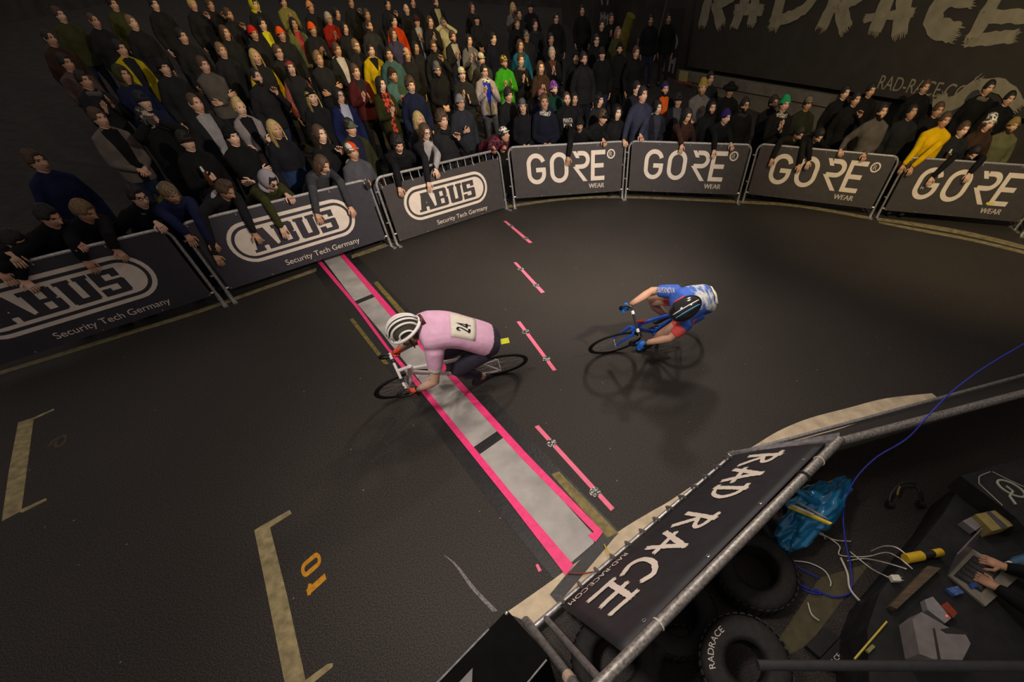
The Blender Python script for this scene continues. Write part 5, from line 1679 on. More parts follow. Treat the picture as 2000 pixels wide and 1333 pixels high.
    mb = MB(); mb.tube([(0.06, 0, 0.93), (0.10, 0, 0.945), (0.20, 0, 0.945), (0.33, 0, 0.93), (0.36, 0, 0.925)], [(0.02, 0.05), (0.022, 0.075), (0.02, 0.05), (0.018, 0.022), (0.012, 0.014)], 12); auto_smooth(mb.build('saddle', BLACK, root))
    mb = MB(); mb.tube([bb + Vector((0.09 * math.cos(a), -0.045, 0.09 * math.sin(a))) for a in np.linspace(0, 2 * math.pi, 29)[:-1]], 0.006, 6, closed=True)
    for a in range(5): mb.tube([bb + Vector((0, -0.045, 0)), bb + Vector((0.088 * math.cos(a * 1.2566), -0.045, 0.088 * math.sin(a * 1.2566)))], 0.007, 6)
    mb.build('chainring', BLACK, root, True)
    mb = MB()
    for sg in (1, -1): mb.tube([(0.03, -0.045, R + sg * 0.032), bb + Vector((-0.02, -0.045, sg * 0.09))], 0.0035, 6)
    mb.build('chain', DULLSTEEL, root, True)
    for sy, ang in ((-1, 2.6 + math.pi), (1, 2.6)):
        e = bb + Vector((0.165 * math.cos(ang), sy * 0.068, 0.165 * math.sin(ang)))
        mb = MB(); mb.tube([bb + Vector((0, sy * 0.06, 0)), e], [0.014, 0.010], 8); auto_smooth(mb.build('crank_arm', BLACK, root))
        mb = MB(); mb.bbox(e + Vector((0, sy * 0.05, 0)), (0.08, 0.075, 0.02), 0.006); mb.build('pedal', BLACK, root)
    return bb


def rider_body(root, J, name, label, sp):
    """one rider: body mesh first, clothing as children; J = joints in the bicycle frame"""
    V3 = lambda p: np.array(p, float)
    N, P = V3(J['neck']), V3(J['hips'])
    up = V3(J.get('side_up', (0, 0, 1)))
    body = MB(); jersey = MB(); shorts = MB(); gl = {1: MB(), -1: MB()}; shoes = {1: MB(), -1: MB()}
    lat = V3(J['Sl']) - V3(J['Sr']); lat /= np.linalg.norm(lat)
    # head
    Rh = J['headR']; H = V3(J['head'])
    body.add((HV.reshape(-1, 3) * 1.02) @ Rh.T + H, HFACES); body.m = list(HM)
    for sx in (-1, 1):
        q = MB(); q.ball((sx * 0.077, -0.012, 0), (0.010, 0.018, 0.032), 8, 6); body.add((np.array(q.v)) @ Rh.T + H, q.f)
    body.tube([N - (H - N) * 0.25, N, (N + H) / 2, H - Rh @ np.array([0, 0.0, 0.05])], [0.075, 0.066, 0.058, 0.054], 14)
    # back curve: hips -> neck through a humped midpoint
    spine = [V3(p) for p in J['spine']]
    sp_pts = [np.array(p) for p in smooth_path(spine, 4)]
    n = len(sp_pts)
    rings = []
    for i, p in enumerate(sp_pts):
        t = i / (n - 1)
        tg = sp_pts[min(i + 1, n - 1)] - sp_pts[max(0, i - 1)]; tg /= np.linalg.norm(tg)
        la = lat - tg * (lat @ tg); la /= np.linalg.norm(la)
        dp = np.cross(tg, la)
        hw = np.interp(t, [0, 0.12, 0.35, 0.7, 0.88, 0.96, 1], [0.150, 0.168, 0.158, 0.188, 0.165, 0.10, 0.075]) * sp.get('wide', 1)
        hd = np.interp(t, [0, 0.12, 0.35, 0.7, 0.88, 0.96, 1], [0.105, 0.125, 0.118, 0.128, 0.105, 0.085, 0.075])
        rings.append((Vector(p), Vector(la), Vector(dp), hw, hd))
    ring_loft(jersey, rings[2:], 22)
    ring_loft(shorts, [(c, a, b, w * 0.97, d * 0.97) for c, a, b, w, d in rings[:max(4, n // 3)]], 20)
    ring_loft(body, [(c, a, b, w * 0.85, d * 0.85) for c, a, b, w, d in rings], 14)
    for sd, key in ((1, 'l'), (-1, 'r')):
        S, E, Wr = V3(J['S' + key]), V3(J['E' + key]), V3(J['W' + key])
        body.tube([S, (S * 0.4 + E * 0.6), E, E * 0.7 + Wr * 0.3, E * 0.3 + Wr * 0.7, Wr], [0.050, 0.046, 0.040, 0.043, 0.034, 0.027], 14)
        I = N * 0.55 + S * 0.45 - (spine[-1] - spine[0]) * 0.06
        jersey.tube([I, S, S * 0.6 + E * 0.4, S * (1 - sp['sleeve']) + E * sp['sleeve']], [0.098, 0.086, 0.072, 0.060], 16)
        fd = V3(J['F' + key]); bk = V3(J['B' + key])
        hand_shape(body, Wr, fd, bk, -sd, 1.15, 1.03)
        hand_shape(gl[sd], Wr, fd, bk, -sd, 1.15, 1.03)
        Hp, Kn, An = V3(J['H' + key]), V3(J['K' + key]), V3(J['A' + key])
        body.tube([Hp, (Hp + Kn) / 2, Kn, Kn * 0.7 + An * 0.3, An * 0.8 + Kn * 0.2, An], [0.085, 0.075, 0.056, 0.060, 0.042, 0.036], 14)
        q = sp['leg']
        pts = [Hp, Hp * 0.5 + Kn * 0.5, Hp * (1 - min(q, 1)) + Kn * min(q, 1)]; rad = [0.105, 0.092, 0.070]
        if q > 1: pts += [Kn * 0.65 + An * 0.35, Kn * 0.15 + An * 0.85]; rad += [0.068, 0.048]
        shorts.tube(pts, rad, 14)
        To = V3(J['T' + key])
        tdir = (To - An); L = np.linalg.norm(tdir); tdir /= L
        up_ = (Kn - An) / np.linalg.norm(Kn - An)
        shoes[sd].tube([An - tdir * 0.05 - up_ * 0.055, An - up_ * 0.045, An + tdir * L * 0.5 - up_ * 0.055, To - up_ * 0.06, To + tdir * 0.03 - up_ * 0.062],
                   [(0.035, 0.032), (0.052, 0.042), (0.040, 0.045), (0.030, 0.047), (0.016, 0.025)], 12)
    hm = HAIRC[sp['hair']]
    o = mesh_obj(name, body.v, body.f, [sp['skin'], hm, EYEW, EYED, LIP, TEETH], root, body.m, True)
    J['o'] = o
    return o, dict(jersey=jersey, shorts=shorts, gloves=gl, shoes=shoes), rings


def fuse_one(mb, name, m, parent, voxel=0.010, smooth=5, mats=None, pick=None):
    me = bpy.data.meshes.new('f'); me.from_pydata([tuple(v) for v in mb.v], [], mb.f); me.update()
    ob = bpy.data.objects.new('f', me); COL.objects.link(ob)
    bm = bmesh.new(); bm.from_mesh(me); bmesh.ops.recalc_face_normals(bm, faces=bm.faces); bm.to_mesh(me); bm.free()
    r = ob.modifiers.new('r', 'REMESH'); r.mode = 'VOXEL'; r.voxel_size = voxel
    q = ob.modifiers.new('s', 'SMOOTH'); q.factor = 0.5; q.iterations = smooth
    em = bpy.data.meshes.new_from_object(ob.evaluated_get(bpy.context.evaluated_depsgraph_get()))
    vs = [v.co.copy() for v in em.vertices]; fs = [tuple(p.vertices) for p in em.polygons]
    bpy.data.objects.remove(ob); bpy.data.meshes.remove(me); bpy.data.meshes.remove(em)
    mi = None
    if pick: mi = [pick(sum((vs[i] for i in f), Vector()) / len(f)) for f in fs]
    return mesh_obj(name, vs, fs, mats or [m], parent, mi, True)


def helmet(parent, H, Rh, shellm, dark, stripe, style, acc=None):
    """vented road helmet (long ribs) or a closed shell with a rear ridge"""
    tr = lambda v: (np.array(v) * 1.12 + np.array([0, 0, 0.004])) @ Rh.T + H
    def surf(th, ph, k):      # th from the crown, ph around (0 front)
        return np.array([0.098 * k * math.sin(th) * math.sin(ph), (0.128 if math.cos(ph) > 0 else 0.138) * k * math.sin(th) * math.cos(ph) - 0.005, 0.045 + 0.108 * k * math.cos(th)])
    mb = MB()
    n = 24; k = 8
    for i in range(k + 1):
        th = 1.72 * i / k
        for j in range(n): mb.v.append(tuple(surf(th, 2 * math.pi * j / n, 0.94)))
    for i in range(k):
        for j in range(n): mb.f.append((i * n + j, i * n + (j + 1) % n, (i + 1) * n + (j + 1) % n, (i + 1) * n + j)); mb.m.append(0)
    root = mesh_obj('helmet', tr(mb.v), [f[::-1] for f in mb.f], dark, parent)
    mb = MB()
    if style == 'ribs':
        for x in (-0.95, -0.64, -0.32, 0.0, 0.32, 0.64, 0.95):
            pts = []; rad = []
            for q in np.linspace(-1, 1, 17):
                yy = q * math.sqrt(max(0.02, 1 - 0.75 * x * x)); zz = math.sqrt(max(0, 1 - x * x * 0.92 - yy * yy * 0.93))
                pts.append((0.100 * x * (1 - 0.15 * q * q), (0.135 if q < 0 else 0.128) * yy - 0.005, 0.042 + 0.118 * zz)); rad.append((0.0085 * (1 - 0.25 * abs(q)), 0.0095))
            mb.tube([tuple(p) for p in pts], rad, 8)
        mb.tube([(0.104 * math.sin(a), (0.130 if math.cos(a) > 0 else 0.140) * math.cos(a) - 0.005, 0.036 - 0.012 * math.cos(a)) for a in np.linspace(0, 2 * math.pi, 33)[:-1]], (0.013), 8, closed=True)
        v = tr(mb.v); mesh_obj('helmet_shell', v, mb.f, shellm, root)
        mb = MB(); mb.box((0, -0.155, 0.03), (0.075, 0.03, 0.055)); mesh_obj('retention_dial', tr(mb.v), mb.f, acc or dark, root)
    else:
        n = 28; k = 10; b0 = len(mb.v)
        for i in range(k + 1):
            th = 1.66 * i / k
            for j in range(n):
                ph = 2 * math.pi * j / n
                mb.v.append(tuple(surf(th, ph, 1.06) + np.array([0, -0.03 * max(0, -math.cos(ph)) * math.sin(th), 0])))
        for i in range(k):
            for j in range(n): mb.f.append((i * n + j, (i + 1) * n + j, (i + 1) * n + (j + 1) % n, i * n + (j + 1) % n)); mb.m.append(0)
        mesh_obj('helmet_shell', tr(mb.v), mb.f, shellm, root)
        for x, m_, r_ in ((-0.35, stripe[0], 0.005), (0.0, stripe[1], 0.005), (0.9, stripe[2], 0.007)):
            mb = MB(); pts = []
            for q in np.linspace(-0.85, 0.8, 15):
                yy = q * math.sqrt(max(0.02, 1 - x * x)); zz = math.sqrt(max(0, 1 - x * x - yy * yy))
                pts.append((0.105 * x, (0.170 if q < 0 else 0.137) * yy - 0.005, 0.045 + 0.1155 * zz))
            mb.tube(pts, r_, 6); mesh_obj('helmet_stripe', tr(mb.v), mb.f, m_, root)
    mb = MB()
    for sx in (-1, 1): mb.tube([(sx * 0.088, 0.0, 0.03), (sx * 0.080, 0.012, -0.05), (sx * 0.045, 0.03, -0.115), (0, 0.035, -0.125)], 0.006, 6)
    mesh_obj('chin_strap', tr(mb.v), mb.f, BLACK, root)
    return root


def look(fwd, upv):
    """head rotation: face (+y) towards fwd, crown (+z) towards upv"""
    y = np.array(fwd, float); y /= np.linalg.norm(y)
    z = np.array(upv, float); z -= y * (z @ y); z /= np.linalg.norm(z)
    x = np.cross(y, z)
    return np.stack([x, y, z], 1)


def lean_frame(front_px, rear_px, deg, wb):
    th = math.radians(deg); hz = 0.335 * math.cos(th)
    f = G(*front_px, hz); r = G(*rear_px, hz) if rear_px else None
    return f, r, th, hz


# ---- pink rider
TH = math.radians(34)
hz = 0.335 * math.cos(TH)
fh, rh = G(794, 751, hz), G(975, 714, hz)
dx = (fh - rh); dx.z = 0; wb1 = dx.length; dx.normalize(); dy = Vector((-dx.y, dx.x, 0))
org = rh - dy * (0.335 * math.sin(TH)); org.z = 0
UPB = Vector((0, 0, 1)) * math.cos(TH) + dy * math.sin(TH)          # bicycle's own up, tipped to its left
LB = dy * math.cos(TH) - Vector((0, 0, 1)) * math.sin(TH)
pm = Matrix((dx, LB, UPB)).transposed().to_4x4(); pm.translation = org
WF = mat('white_frame_paint', (0.62, 0.58, 0.56), 0.3, 0, 0.05, 8, spec=0.5)
b1 = empty('bicycle', mtx=pm)
tagged(b1, 'white track bicycle with black wheels under the rider in pink', 'bicycle')
bike(b1, (WF, WF, BLACK, (WF, BLACK, BLACK), WF), wb1, steer=math.radians(12))
PJ_ = mat('pink_jersey', (0.63, 0.37, 0.51), 0.8, 0, 0.08, 14, bump=0.35, bscale=11)
CREAM = mat('cream_trim', (0.66, 0.58, 0.50), 0.8, 0, 0.06, 20)
DKBL = mat('dark_bib_tights', (0.028, 0.026, 0.042), 0.7, 0, 0.15, 14, bump=0.4, bscale=14)
REDG = mat('orange_red_glove', (0.75, 0.10, 0.045), 0.7, 0, 0.1, 20)
BROWNP = mat('maroon_plastic', (0.10, 0.025, 0.03), 0.5)
inv1 = pm.inverted()


def pxj(px, py, z, m=None):
    p = (m or inv1) @ G(px, py, z)
    return np.array(p)


J1 = dict(hips=(0.10, -0.09, 1.0), neck=(0.60, -0.17, 1.21), head=(0.735, -0.165, 1.27),
          spine=[(0.02, -0.05, 0.95), (0.18, -0.10, 1.09), (0.40, -0.16, 1.20), (0.58, -0.17, 1.22), (0.66, -0.17, 1.23)],
          Sl=(0.565, 0.005, 1.14), Sr=(0.56, -0.315, 1.13), El=(0.645, 0.20, 0.90), Er=(0.70, -0.36, 0.95), Wl=(0.83, 0.205, 0.77), Wr=(0.90, -0.22, 0.83),
          Fl=(0.80, 0.12, -0.50), Fr=(0.6, 0, -0.5), Bl=(0.4, 0.7, 0.5), Br=(0.5, -0.6, 0.4),
          Hl=(0.13, 0.02, 0.96), Hr=(0.13, -0.17, 0.97), Kl=(0.44, 0.09, 0.76), Kr=(0.54, -0.14, 0.62), Al=(0.20, 0.115, 0.43), Ar=(0.46, -0.12, 0.20), Tl=(0.345, 0.14, 0.375), Tr=(0.60, -0.12, 0.14),
          headR=look((0.93, 0.32, -0.22), (0.24, -0.42, 0.87)))
o1, parts1, rings1 = rider_body(None, J1, 'person', '', dict(skin=SKINP, hair='b', sleeve=0.62, leg=1.2))
o1.matrix_world = pm
tagged(o1, 'person in pink jersey with number 24, white ribbed helmet, riding over the finish mat', 'person', 'track riders')
sleeve_cut = [np.array(J1['S' + k]) * 0.44 + np.array(J1['E' + k]) * 0.56 for k in 'lr']


def pick1(c):
    c = np.array(c)
    for k in 'lr':
        S, E = np.array(J1['S' + k]), np.array(J1['E' + k]); d = E - S
        t = (c - S) @ d / (d @ d)
        if t > 0.47 and np.linalg.norm(c - S - d * t) < 0.11: return 1
    N = np.array(J1['neck']) + np.array([0.05, 0, 0])
    if c[0] > 0.665: return 1
    return 0


fuse_one(parts1['jersey'], 'jersey', PJ_, o1, 0.011, 4, [PJ_, CREAM], pick1)
fuse_one(parts1['shorts'], 'tights', DKBL, o1, 0.012, 4)
def gloves(parts, o, m1, x1):
    for sd in (1, -1):
        g = parts['gloves'][sd]
        mi = [0 if sum(g.v[q][0] for q in f) / len(f) > x1 else 1 for f in g.f]
        go = mesh_obj('glove', g.v, g.f, [m1, BLACK], o, mi, True)
        bm = bmesh.new(); bm.from_mesh(go.data); bmesh.ops.recalc_face_normals(bm, faces=bm.faces); bm.normal_update()
        for v in bm.verts: v.co += v.normal * 0.0042
        bm.to_mesh(go.data); bm.free()
        fuse_one(parts['shoes'][sd], 'shoe', BLACK, o, 0.008, 2)


gloves(parts1, o1, REDG, 0.86)
helmet(o1, np.array(J1['head']), J1['headR'], WHITE, mat('helmet_liner', (0.05, 0.045, 0.025), 0.8), None, 'ribs', BROWNP)
v, f = hair_shape('beard'); mesh_obj('beard', (v * 1.02) @ J1['headR'].T + np.array(J1['head']), f, HAIRC['l'], o1)
v, f = hair_shape('crop'); mesh_obj('hair', (v * 1.02) @ J1['headR'].T + np.array(J1['head']), f, HAIRC['b'], o1)


def on_back(rings, t0, t1, hw0, bulge):
    """place(x, y, h) on a rider's back: x across to the rider's right, y along the spine towards the neck"""
    n = len(rings)
    def pl(x, y, h):
        t = t0 + (t1 - t0) * y
        i = min(n - 2, max(0, int(t * (n - 1)))); u = t * (n - 1) - i
        A, B = rings[i], rings[i + 1]
        c = A[0].lerp(B[0], u); la = A[1].lerp(B[1], u).normalized(); dp = A[2].lerp(B[2], u).normalized()
        hw = A[3] * (1 - u) + B[3] * u; hd = A[4] * (1 - u) + B[4] * u
        if dp.z < 0: dp = -dp
        xx = x * hw0
        q = min(0.98, abs(xx) / hw)
        return c - la * xx + dp * (hd * (1 - q ** 2.5) ** (1 / 2.5) + h + bulge)
    return pl


bk = on_back(rings1, 0.30, 0.50, 0.115, 0.006)
PAPER = mat('race_number_paper', (0.62, 0.58, 0.48), 0.8, 0, 0.08, 40)
mb = MB()
grid = [[bk(-1 + 2 * i / 8, j / 6, 0.0) for i in range(9)] for j in range(7)]
for row in grid: mb.v += [tuple(p) for p in row]
for j in range(6):
    for i in range(8):
        q = j * 9 + i; mb.f.append((q, q + 1, q + 10, q + 9)); mb.m.append(0)
num = mb.build('race_number', PAPER, o1, True)
sol = num.modifiers.new('t', 'SOLIDIFY'); sol.thickness = 0.002
mb = MB()
vs24, fs24 = text_polys('24')
x0, x1 = min(v[0] for v in vs24), max(v[0] for v in vs24)


def t24(x, y, h): return bk(-0.50 + 0.72 * x, 0.22 + 0.95 * y, 0.003)


INK = mat('black_ink', (0.012, 0.012, 0.012), 0.7)
for pts in ([(0.02, 0.42), (0.06, 0.52), (0.22, 0.56), (0.38, 0.50), (0.38, 0.40), (0.04, 0.06), (0.44, 0.06)], [(0.86, 0.0), (0.86, 0.54), (0.56, 0.18), (1.0, 0.18)]):
    pts2 = []
    for a, b in zip(pts, pts[1:]):
        pts2 += [(a[0] + (b[0] - a[0]) * i / 4, a[1] + (b[1] - a[1]) * i / 4) for i in range(4)]
    mb.stroke(pts2 + [pts[-1]], 0.10, t24, 0.001)
mb.build('number_print', INK, num)
TAG = mat('yellow_tag', (0.55, 0.58, 0.02), 0.6, 0, 0.1, 40)
bk2 = on_back(rings1, 0.0, 0.30, 0.115, 0.008)
mb = MB(); mb.box((-0.080, -0.03, 0.995), (0.085, 0.055, 0.012)); mb.box((-0.120, -0.03, 0.97), (0.01, 0.055, 0.06)); mb.build('yellow_tag', TAG, o1)

# ---- blue rider
TH2 = math.radians(34)
hz = 0.335 * math.cos(TH2)
fh = G(1201, 671, hz); wb2 = 0.985
dx = Vector((-0.88, -0.47, 0)).normalized(); dy = Vector((-dx.y, dx.x, 0))
UPB = Vector((0, 0, 1)) * math.cos(TH2) + dy * math.sin(TH2); LB = dy * math.cos(TH2) - Vector((0, 0, 1)) * math.sin(TH2)
org = fh - dx * wb2 - dy * (0.335 * math.sin(TH2)); org.z = 0
qm = Matrix((dx, LB, UPB)).transposed().to_4x4(); qm.translation = org
BLUEF = mat('blue_frame_paint', (0.012, 0.10, 0.60), 0.3, 0, 0.08, 8, spec=0.5)
b2 = empty('bicycle', mtx=qm)
tagged(b2, 'bright blue bicycle with black bars ridden by the person in blue', 'bicycle')
bike(b2, (BLUEF, BLUEF, BLACK, (BLACK, BLACK, WHITE), mat('dark_red_stem', (0.16, 0.015, 0.02), 0.4)), wb2, steer=math.radians(-9))
BLJ = mat('blue_jersey', (0.035, 0.10, 0.42), 0.75, 0, 0.25, 5, bump=0.5, bscale=13)
BLJ2 = bpy.data.materials.new('blue_white_cloud_print'); BLJ2.use_nodes = True
_nt = BLJ2.node_tree; _b = _nt.nodes['Principled BSDF']; _b.inputs['Roughness'].default_value = 0.8
_tc = _nt.nodes.new('ShaderNodeTexCoord'); _n = _nt.nodes.new('ShaderNodeTexNoise'); _n.inputs['Scale'].default_value = 9; _n.inputs['Detail'].default_value = 7
_rmp = _nt.nodes.new('ShaderNodeValToRGB'); _rmp.color_ramp.elements[0].position = 0.42; _rmp.color_ramp.elements[0].color = (0.03, 0.10, 0.36, 1)
_rmp.color_ramp.elements[1].position = 0.60; _rmp.color_ramp.elements[1].color = (0.55, 0.55, 0.50, 1)
_nt.links.new(_tc.outputs['Object'], _n.inputs['Vector']); _nt.links.new(_n.outputs['Fac'], _rmp.inputs["Fac"]); _nt.links.new(_rmp.outputs["Color"], _b.inputs['Base Color'])
REDP = mat('coral_red_panel', (0.62, 0.075, 0.07), 0.75, 0, 0.1, 12, bump=0.3, bscale=14)
J2 = dict(hips=(0.08, 0.02, 0.99), neck=(0.51, 0.05, 1.14), head=(0.595, 0.125, 1.255),
          spine=[(0.0, 0.01, 0.93), (0.13, 0.01, 1.05), (0.33, 0.03, 1.14), (0.50, 0.05, 1.15), (0.56, 0.06, 1.17)],
          Sl=(0.52, 0.235, 1.09), Sr=(0.49, -0.14, 1.12), El=(0.66, 0.29, 0.95), Er=(0.64, -0.27, 0.98), Wl=(0.87, 0.225, 0.82), Wr=(0.88, -0.235, 0.84),
          Fl=(0.7, 0.05, -0.45), Fr=(0.7, -0.05, -0.45), Bl=(0.5, 0.5, 0.6), Br=(0.5, -0.4, 0.6),
          Hl=(0.13, 0.10, 0.95), Hr=(0.13, -0.09, 0.95), Kl=(0.50, 0.14, 0.64), Kr=(0.55, -0.24, 0.74), Al=(0.46, 0.12, 0.24), Ar=(0.24, -0.12, 0.44), Tl=(0.60, 0.12, 0.17), Tr=(0.40, -0.12, 0.40),
          headR=look((0.85, 0.10, -0.50), (0.45, 0.12, 0.85)))
o2, parts2, rings2 = rider_body(None, J2, 'person', '', dict(skin=SKIN, hair='k', sleeve=0.72, leg=0.72))
o2.matrix_world = qm
tagged(o2, 'person in blue jersey with red cuffs and black helmet, leaning a bike into the bend', 'person', 'track riders')


def pick2(c):
    c = np.array(c)
    S, E = np.array(J2['Sl']), np.array(J2['El']); d = E - S; t = (c - S) @ d / (d @ d)
    if t > 0.12 and np.linalg.norm(c - S - d * t) < 0.12: return 2
    if c[0] < 0.40 and c[1] < 0.17: return 1
    return 0


def pick2b(c): return 1 if c[0] > 0.24 else 0


fuse_one(parts2['jersey'], 'jersey', BLJ, o2, 0.011, 4, [BLJ, BLJ2, REDP], pick2)
fuse_one(parts2['shorts'], 'shorts', BLJ, o2, 0.012, 4, [BLJ, REDP], pick2b)
BLG = mat('blue_glove', (0.02, 0.16, 0.62), 0.6, 0, 0.2, 30)
gloves(parts2, o2, BLG, 0.90)
helmet(o2, np.array(J2['head']), J2['headR'], mat('black_helmet_shell', (0.014, 0.014, 0.016), 0.15, 0, 0.1, 10, spec=0.6), BLACK,
       (mat('sky_blue_stripe', (0.10, 0.36, 0.60), 0.4), mat('white_stripe', (0.75, 0.72, 0.68), 0.4), mat('red_stripe', (0.55, 0.05, 0.04), 0.4)), 'shell')
bk3 = on_back(rings2, 0.02, 0.24, 0.10, 0.012)
mb = MB()
for j in range(5):
    for i in range(7): mb.v.append(tuple(bk3(-1 + 2 * i / 6, j / 4, 0.004 * math.sin(i * 1.7 + j))))
for j in range(4):
    for i in range(6):
        q = j * 7 + i; mb.f.append((q, q + 1, q + 8, q + 7)); mb.m.append(0)
rn = mb.build('race_number', PAPER, o2, True); rn.modifiers.new('t', 'SOLIDIFY').thickness = 0.002
# sleeve lettering
S, E = np.array(J2['Sr']), np.array(J2['Er']); d = E - S; L = np.linalg.norm(d); d /= L
outw = np.array([0.15, 0.35, 0.9]); outw -= d * (outw @ d); outw /= np.linalg.norm(outw); side = -np.cross(outw, d)


def slv(x, y, h):
    a = y / 0.075
    q = S + d * (L * 0.66 - x) + (outw * math.cos(a) + side * math.sin(a)) * (0.0775 + 0.012 * max(0, x - 0.05) * 10 + h)
    return Vector(q)


mb = MB(); add_text(mb, 'SUPERNOVA', slv, 0.0, -0.022, 0.045, 0.185, 0, 0.006)
mb.build('sleeve_lettering', PRINT, o2)
# ------------------------------------------------------------------ fences, tyres and gear inside the bend
SCUFFED = mat('scuffed_scaffold_tube', (0.30, 0.28, 0.255), 0.45, 0.7, 0.45, 55, spec=0.5, bump=0.1)
INB = mat('black_fence_banner', (0.019, 0.018, 0.020), 0.55, 0, 0.15, 9, spec=0.35)
LETTERS = {
    'R': [[(.18, 0), (.34, 1)], [(.05, .93), (.80, .86), (.88, .66), (.30, .50)], [(.42, .52), (.92, .0)]],
    'A': [[(.02, 0), (.50, 1.0)], [(.44, 1.0), (.86, 0)], [(-.04, .34), (1.0, .40)]],
    'D': [[(.20, 0), (.30, 1)], [(.0, .93), (.62, .90), (.95, .55), (.70, .14), (.04, .06)]],
    'C': [[(.92, .84), (.52, .98), (.14, .62), (.20, .22), (.50, .04), (.94, .16)]],
    'E': [[(.22, 0), (.32, 1)], [(.10, .97), (.98, .90)], [(.0, .52), (.92, .50)], [(.02, .06), (.96, .0)]],
}


def brush_word(mb, word, place, spots, w, t, seed=1):
    """spots: per letter (x0, z0, width, height) on the sheet"""
    for i, (ch, (x0, z0, lw, lh)) in enumerate(zip(word, spots)):
        for j, st in enumerate(LETTERS[ch]):
            mb.brush([(x0 + a * lw, z0 + b * lh) for a, b in st], w * (1.0 if j != 1 or ch == 'A' else 0.85), place, t, 0, seed + i * 7 + j)


tl, tr = G(1640, 860, 0.92), G(1190, 1318, 0.90)
bl, br = G(1432, 889, 0.10), G(1046, 1231, 0.10)
xd = ((tr - tl) + (br - bl)).normalized()
upv = ((tl + tr) - (bl + br))
nf = frame_from(bl, xd, upv)
ninv = nf.inverted()
L2 = lambda p: ninv @ p
fence = empty('crowd_barrier', mtx=nf)
tagged(fence, 'barrier with black brush-lettered banner tipped back over tyres inside the bend', 'barrier')
HT = L2(tl).z; xl = L2(tl).x; xr = L2(tr).x; xbr = L2(br).x
mb = MB(); mb.tube([L2(tl), L2(tl).lerp(L2(tr), 1.12)], 0.034, 14); auto_smooth(mb.build('top_rail', SCUFFED, fence))
mb = MB(); mb.tube([(-0.02, 0, 0), (xbr + 0.03, 0, 0)], 0.024, 12); auto_smooth(mb.build('bottom_rail', STEEL, fence))
for x in (0.02, xbr - 0.10):
    mb = MB(); mb.tube([(x, 0.0, 0.0), (x + 0.04, 0.0, HT)], 0.020, 10); auto_smooth(mb.build('post', DULLSTEEL, fence))
mb = MB()
bx0, bx1 = 0.06, xbr - 0.22
nx = 30; nz = 10
for i in range(nx + 1):
    for j in range(nz + 1):
        x = bx0 + (bx1 - bx0) * i / nx; z = 0.075 + (HT - 0.115) * j / nz
        yy = -0.028 - 0.010 * math.sin(math.pi * j / nz) * (1 + 0.5 * math.sin(x * 5))
        mb.v.append((x, yy, z))
for i in range(nx):
    for j in range(nz):
        q = i * (nz + 1) + j; mb.f.append((q, q + nz + 1, q + nz + 2, q + 1)); mb.m.append(0)
sheet = mb.build('banner', INB, fence, True)
so = sheet.modifiers.new('t', 'SOLIDIFY'); so.thickness = 0.004


def fpl(x, z, h):
    j = min(1, max(0, (z - 0.075) / (HT - 0.115)))
    return Vector((x, -0.034 - 0.010 * math.sin(math.pi * j) * (1 + 0.5 * math.sin(x * 5)) - h, z))


def on_sheet(px, py):
    p = ninv @ on_plane(px, py, nf.translation - nf.to_3x3() @ Vector((0, 0.035, 0)), nf.to_3x3() @ Vector((0, 1, 0)))
    return p.x, p.z


mb = MB()
cs = [on_sheet(*p) for p in ((1503, 910), (1452, 937), (1432, 975), (1362, 1030), (1318, 1068), (1262, 1125), (1205, 1180))]
word = 'RADRACE'
spots = []
xw = [0.20, 0.20, 0.19, 0.22, 0.23, 0.23, 0.24]
x_at = [0.13, 0.38, 0.61, 0.96, 1.24, 1.50, 1.76]
k_ = (bx1 - 0.10) / 2.02
for i in range(7): spots.append((x_at[i] * k_, 0.36, xw[i] * k_, 0.36))
brush_word(mb, word, fpl, spots, 0.046, 0.002, 40)
add_text(mb, 'RAD-RACE.COM', fpl, bx1 - 0.60, 0.155, 0.060, 0.56, 0, 0.002)
mb.build('brush_lettering', PRINT, sheet)
for i in range(13):          # ties along the bottom rail, eyelets along the hems
    x = 0.12 + i * (bx1 - 0.15) / 12
    mb = MB(); mb.tube([(x, -0.038, 0.10), (x - 0.008, -0.042, 0.04), (x - 0.02, -0.034, -0.01), (x - 0.03, 0.012, -0.03), (x - 0.035, 0.03, 0.01)], 0.013, 7); auto_smooth(mb.build('tie', DULLSTEEL, fence))
for i in range(4):
    x = 0.3 + i * 0.55
    mb = MB(); mb.tube([(x + 0.012 * math.cos(a), -0.034, HT - 0.08 + 0.012 * math.sin(a)) for a in np.linspace(0, 6.283, 11)[:-1]], 0.003, 5, closed=True); mb.build('eyelet', CHROME, sheet)
TIE = mat('white_zip_tie', (0.6, 0.57, 0.5), 0.5)
for x in (0.30, 1.95):
    c = L2(tl).lerp(L2(tr), x / 2.3)
    mb = MB(); mb.tube([c + Vector((0, 0.037 * math.cos(a), 0.037 * math.sin(a))) for a in np.linspace(0, 6.283, 15)[:-1]], 0.004, 5, closed=True); mb.build('zip_tie', TIE, fence)
mb = MB(); mb.tube([L2(tl).lerp(L2(tr), 0.22) + Vector((0, 0.038 * math.cos(a), 0.038 * math.sin(a))) for a in np.linspace(0, 6.283, 15)[:-1]], 0.010, 6, closed=True)
mb.build('strap', BLACK, fence)

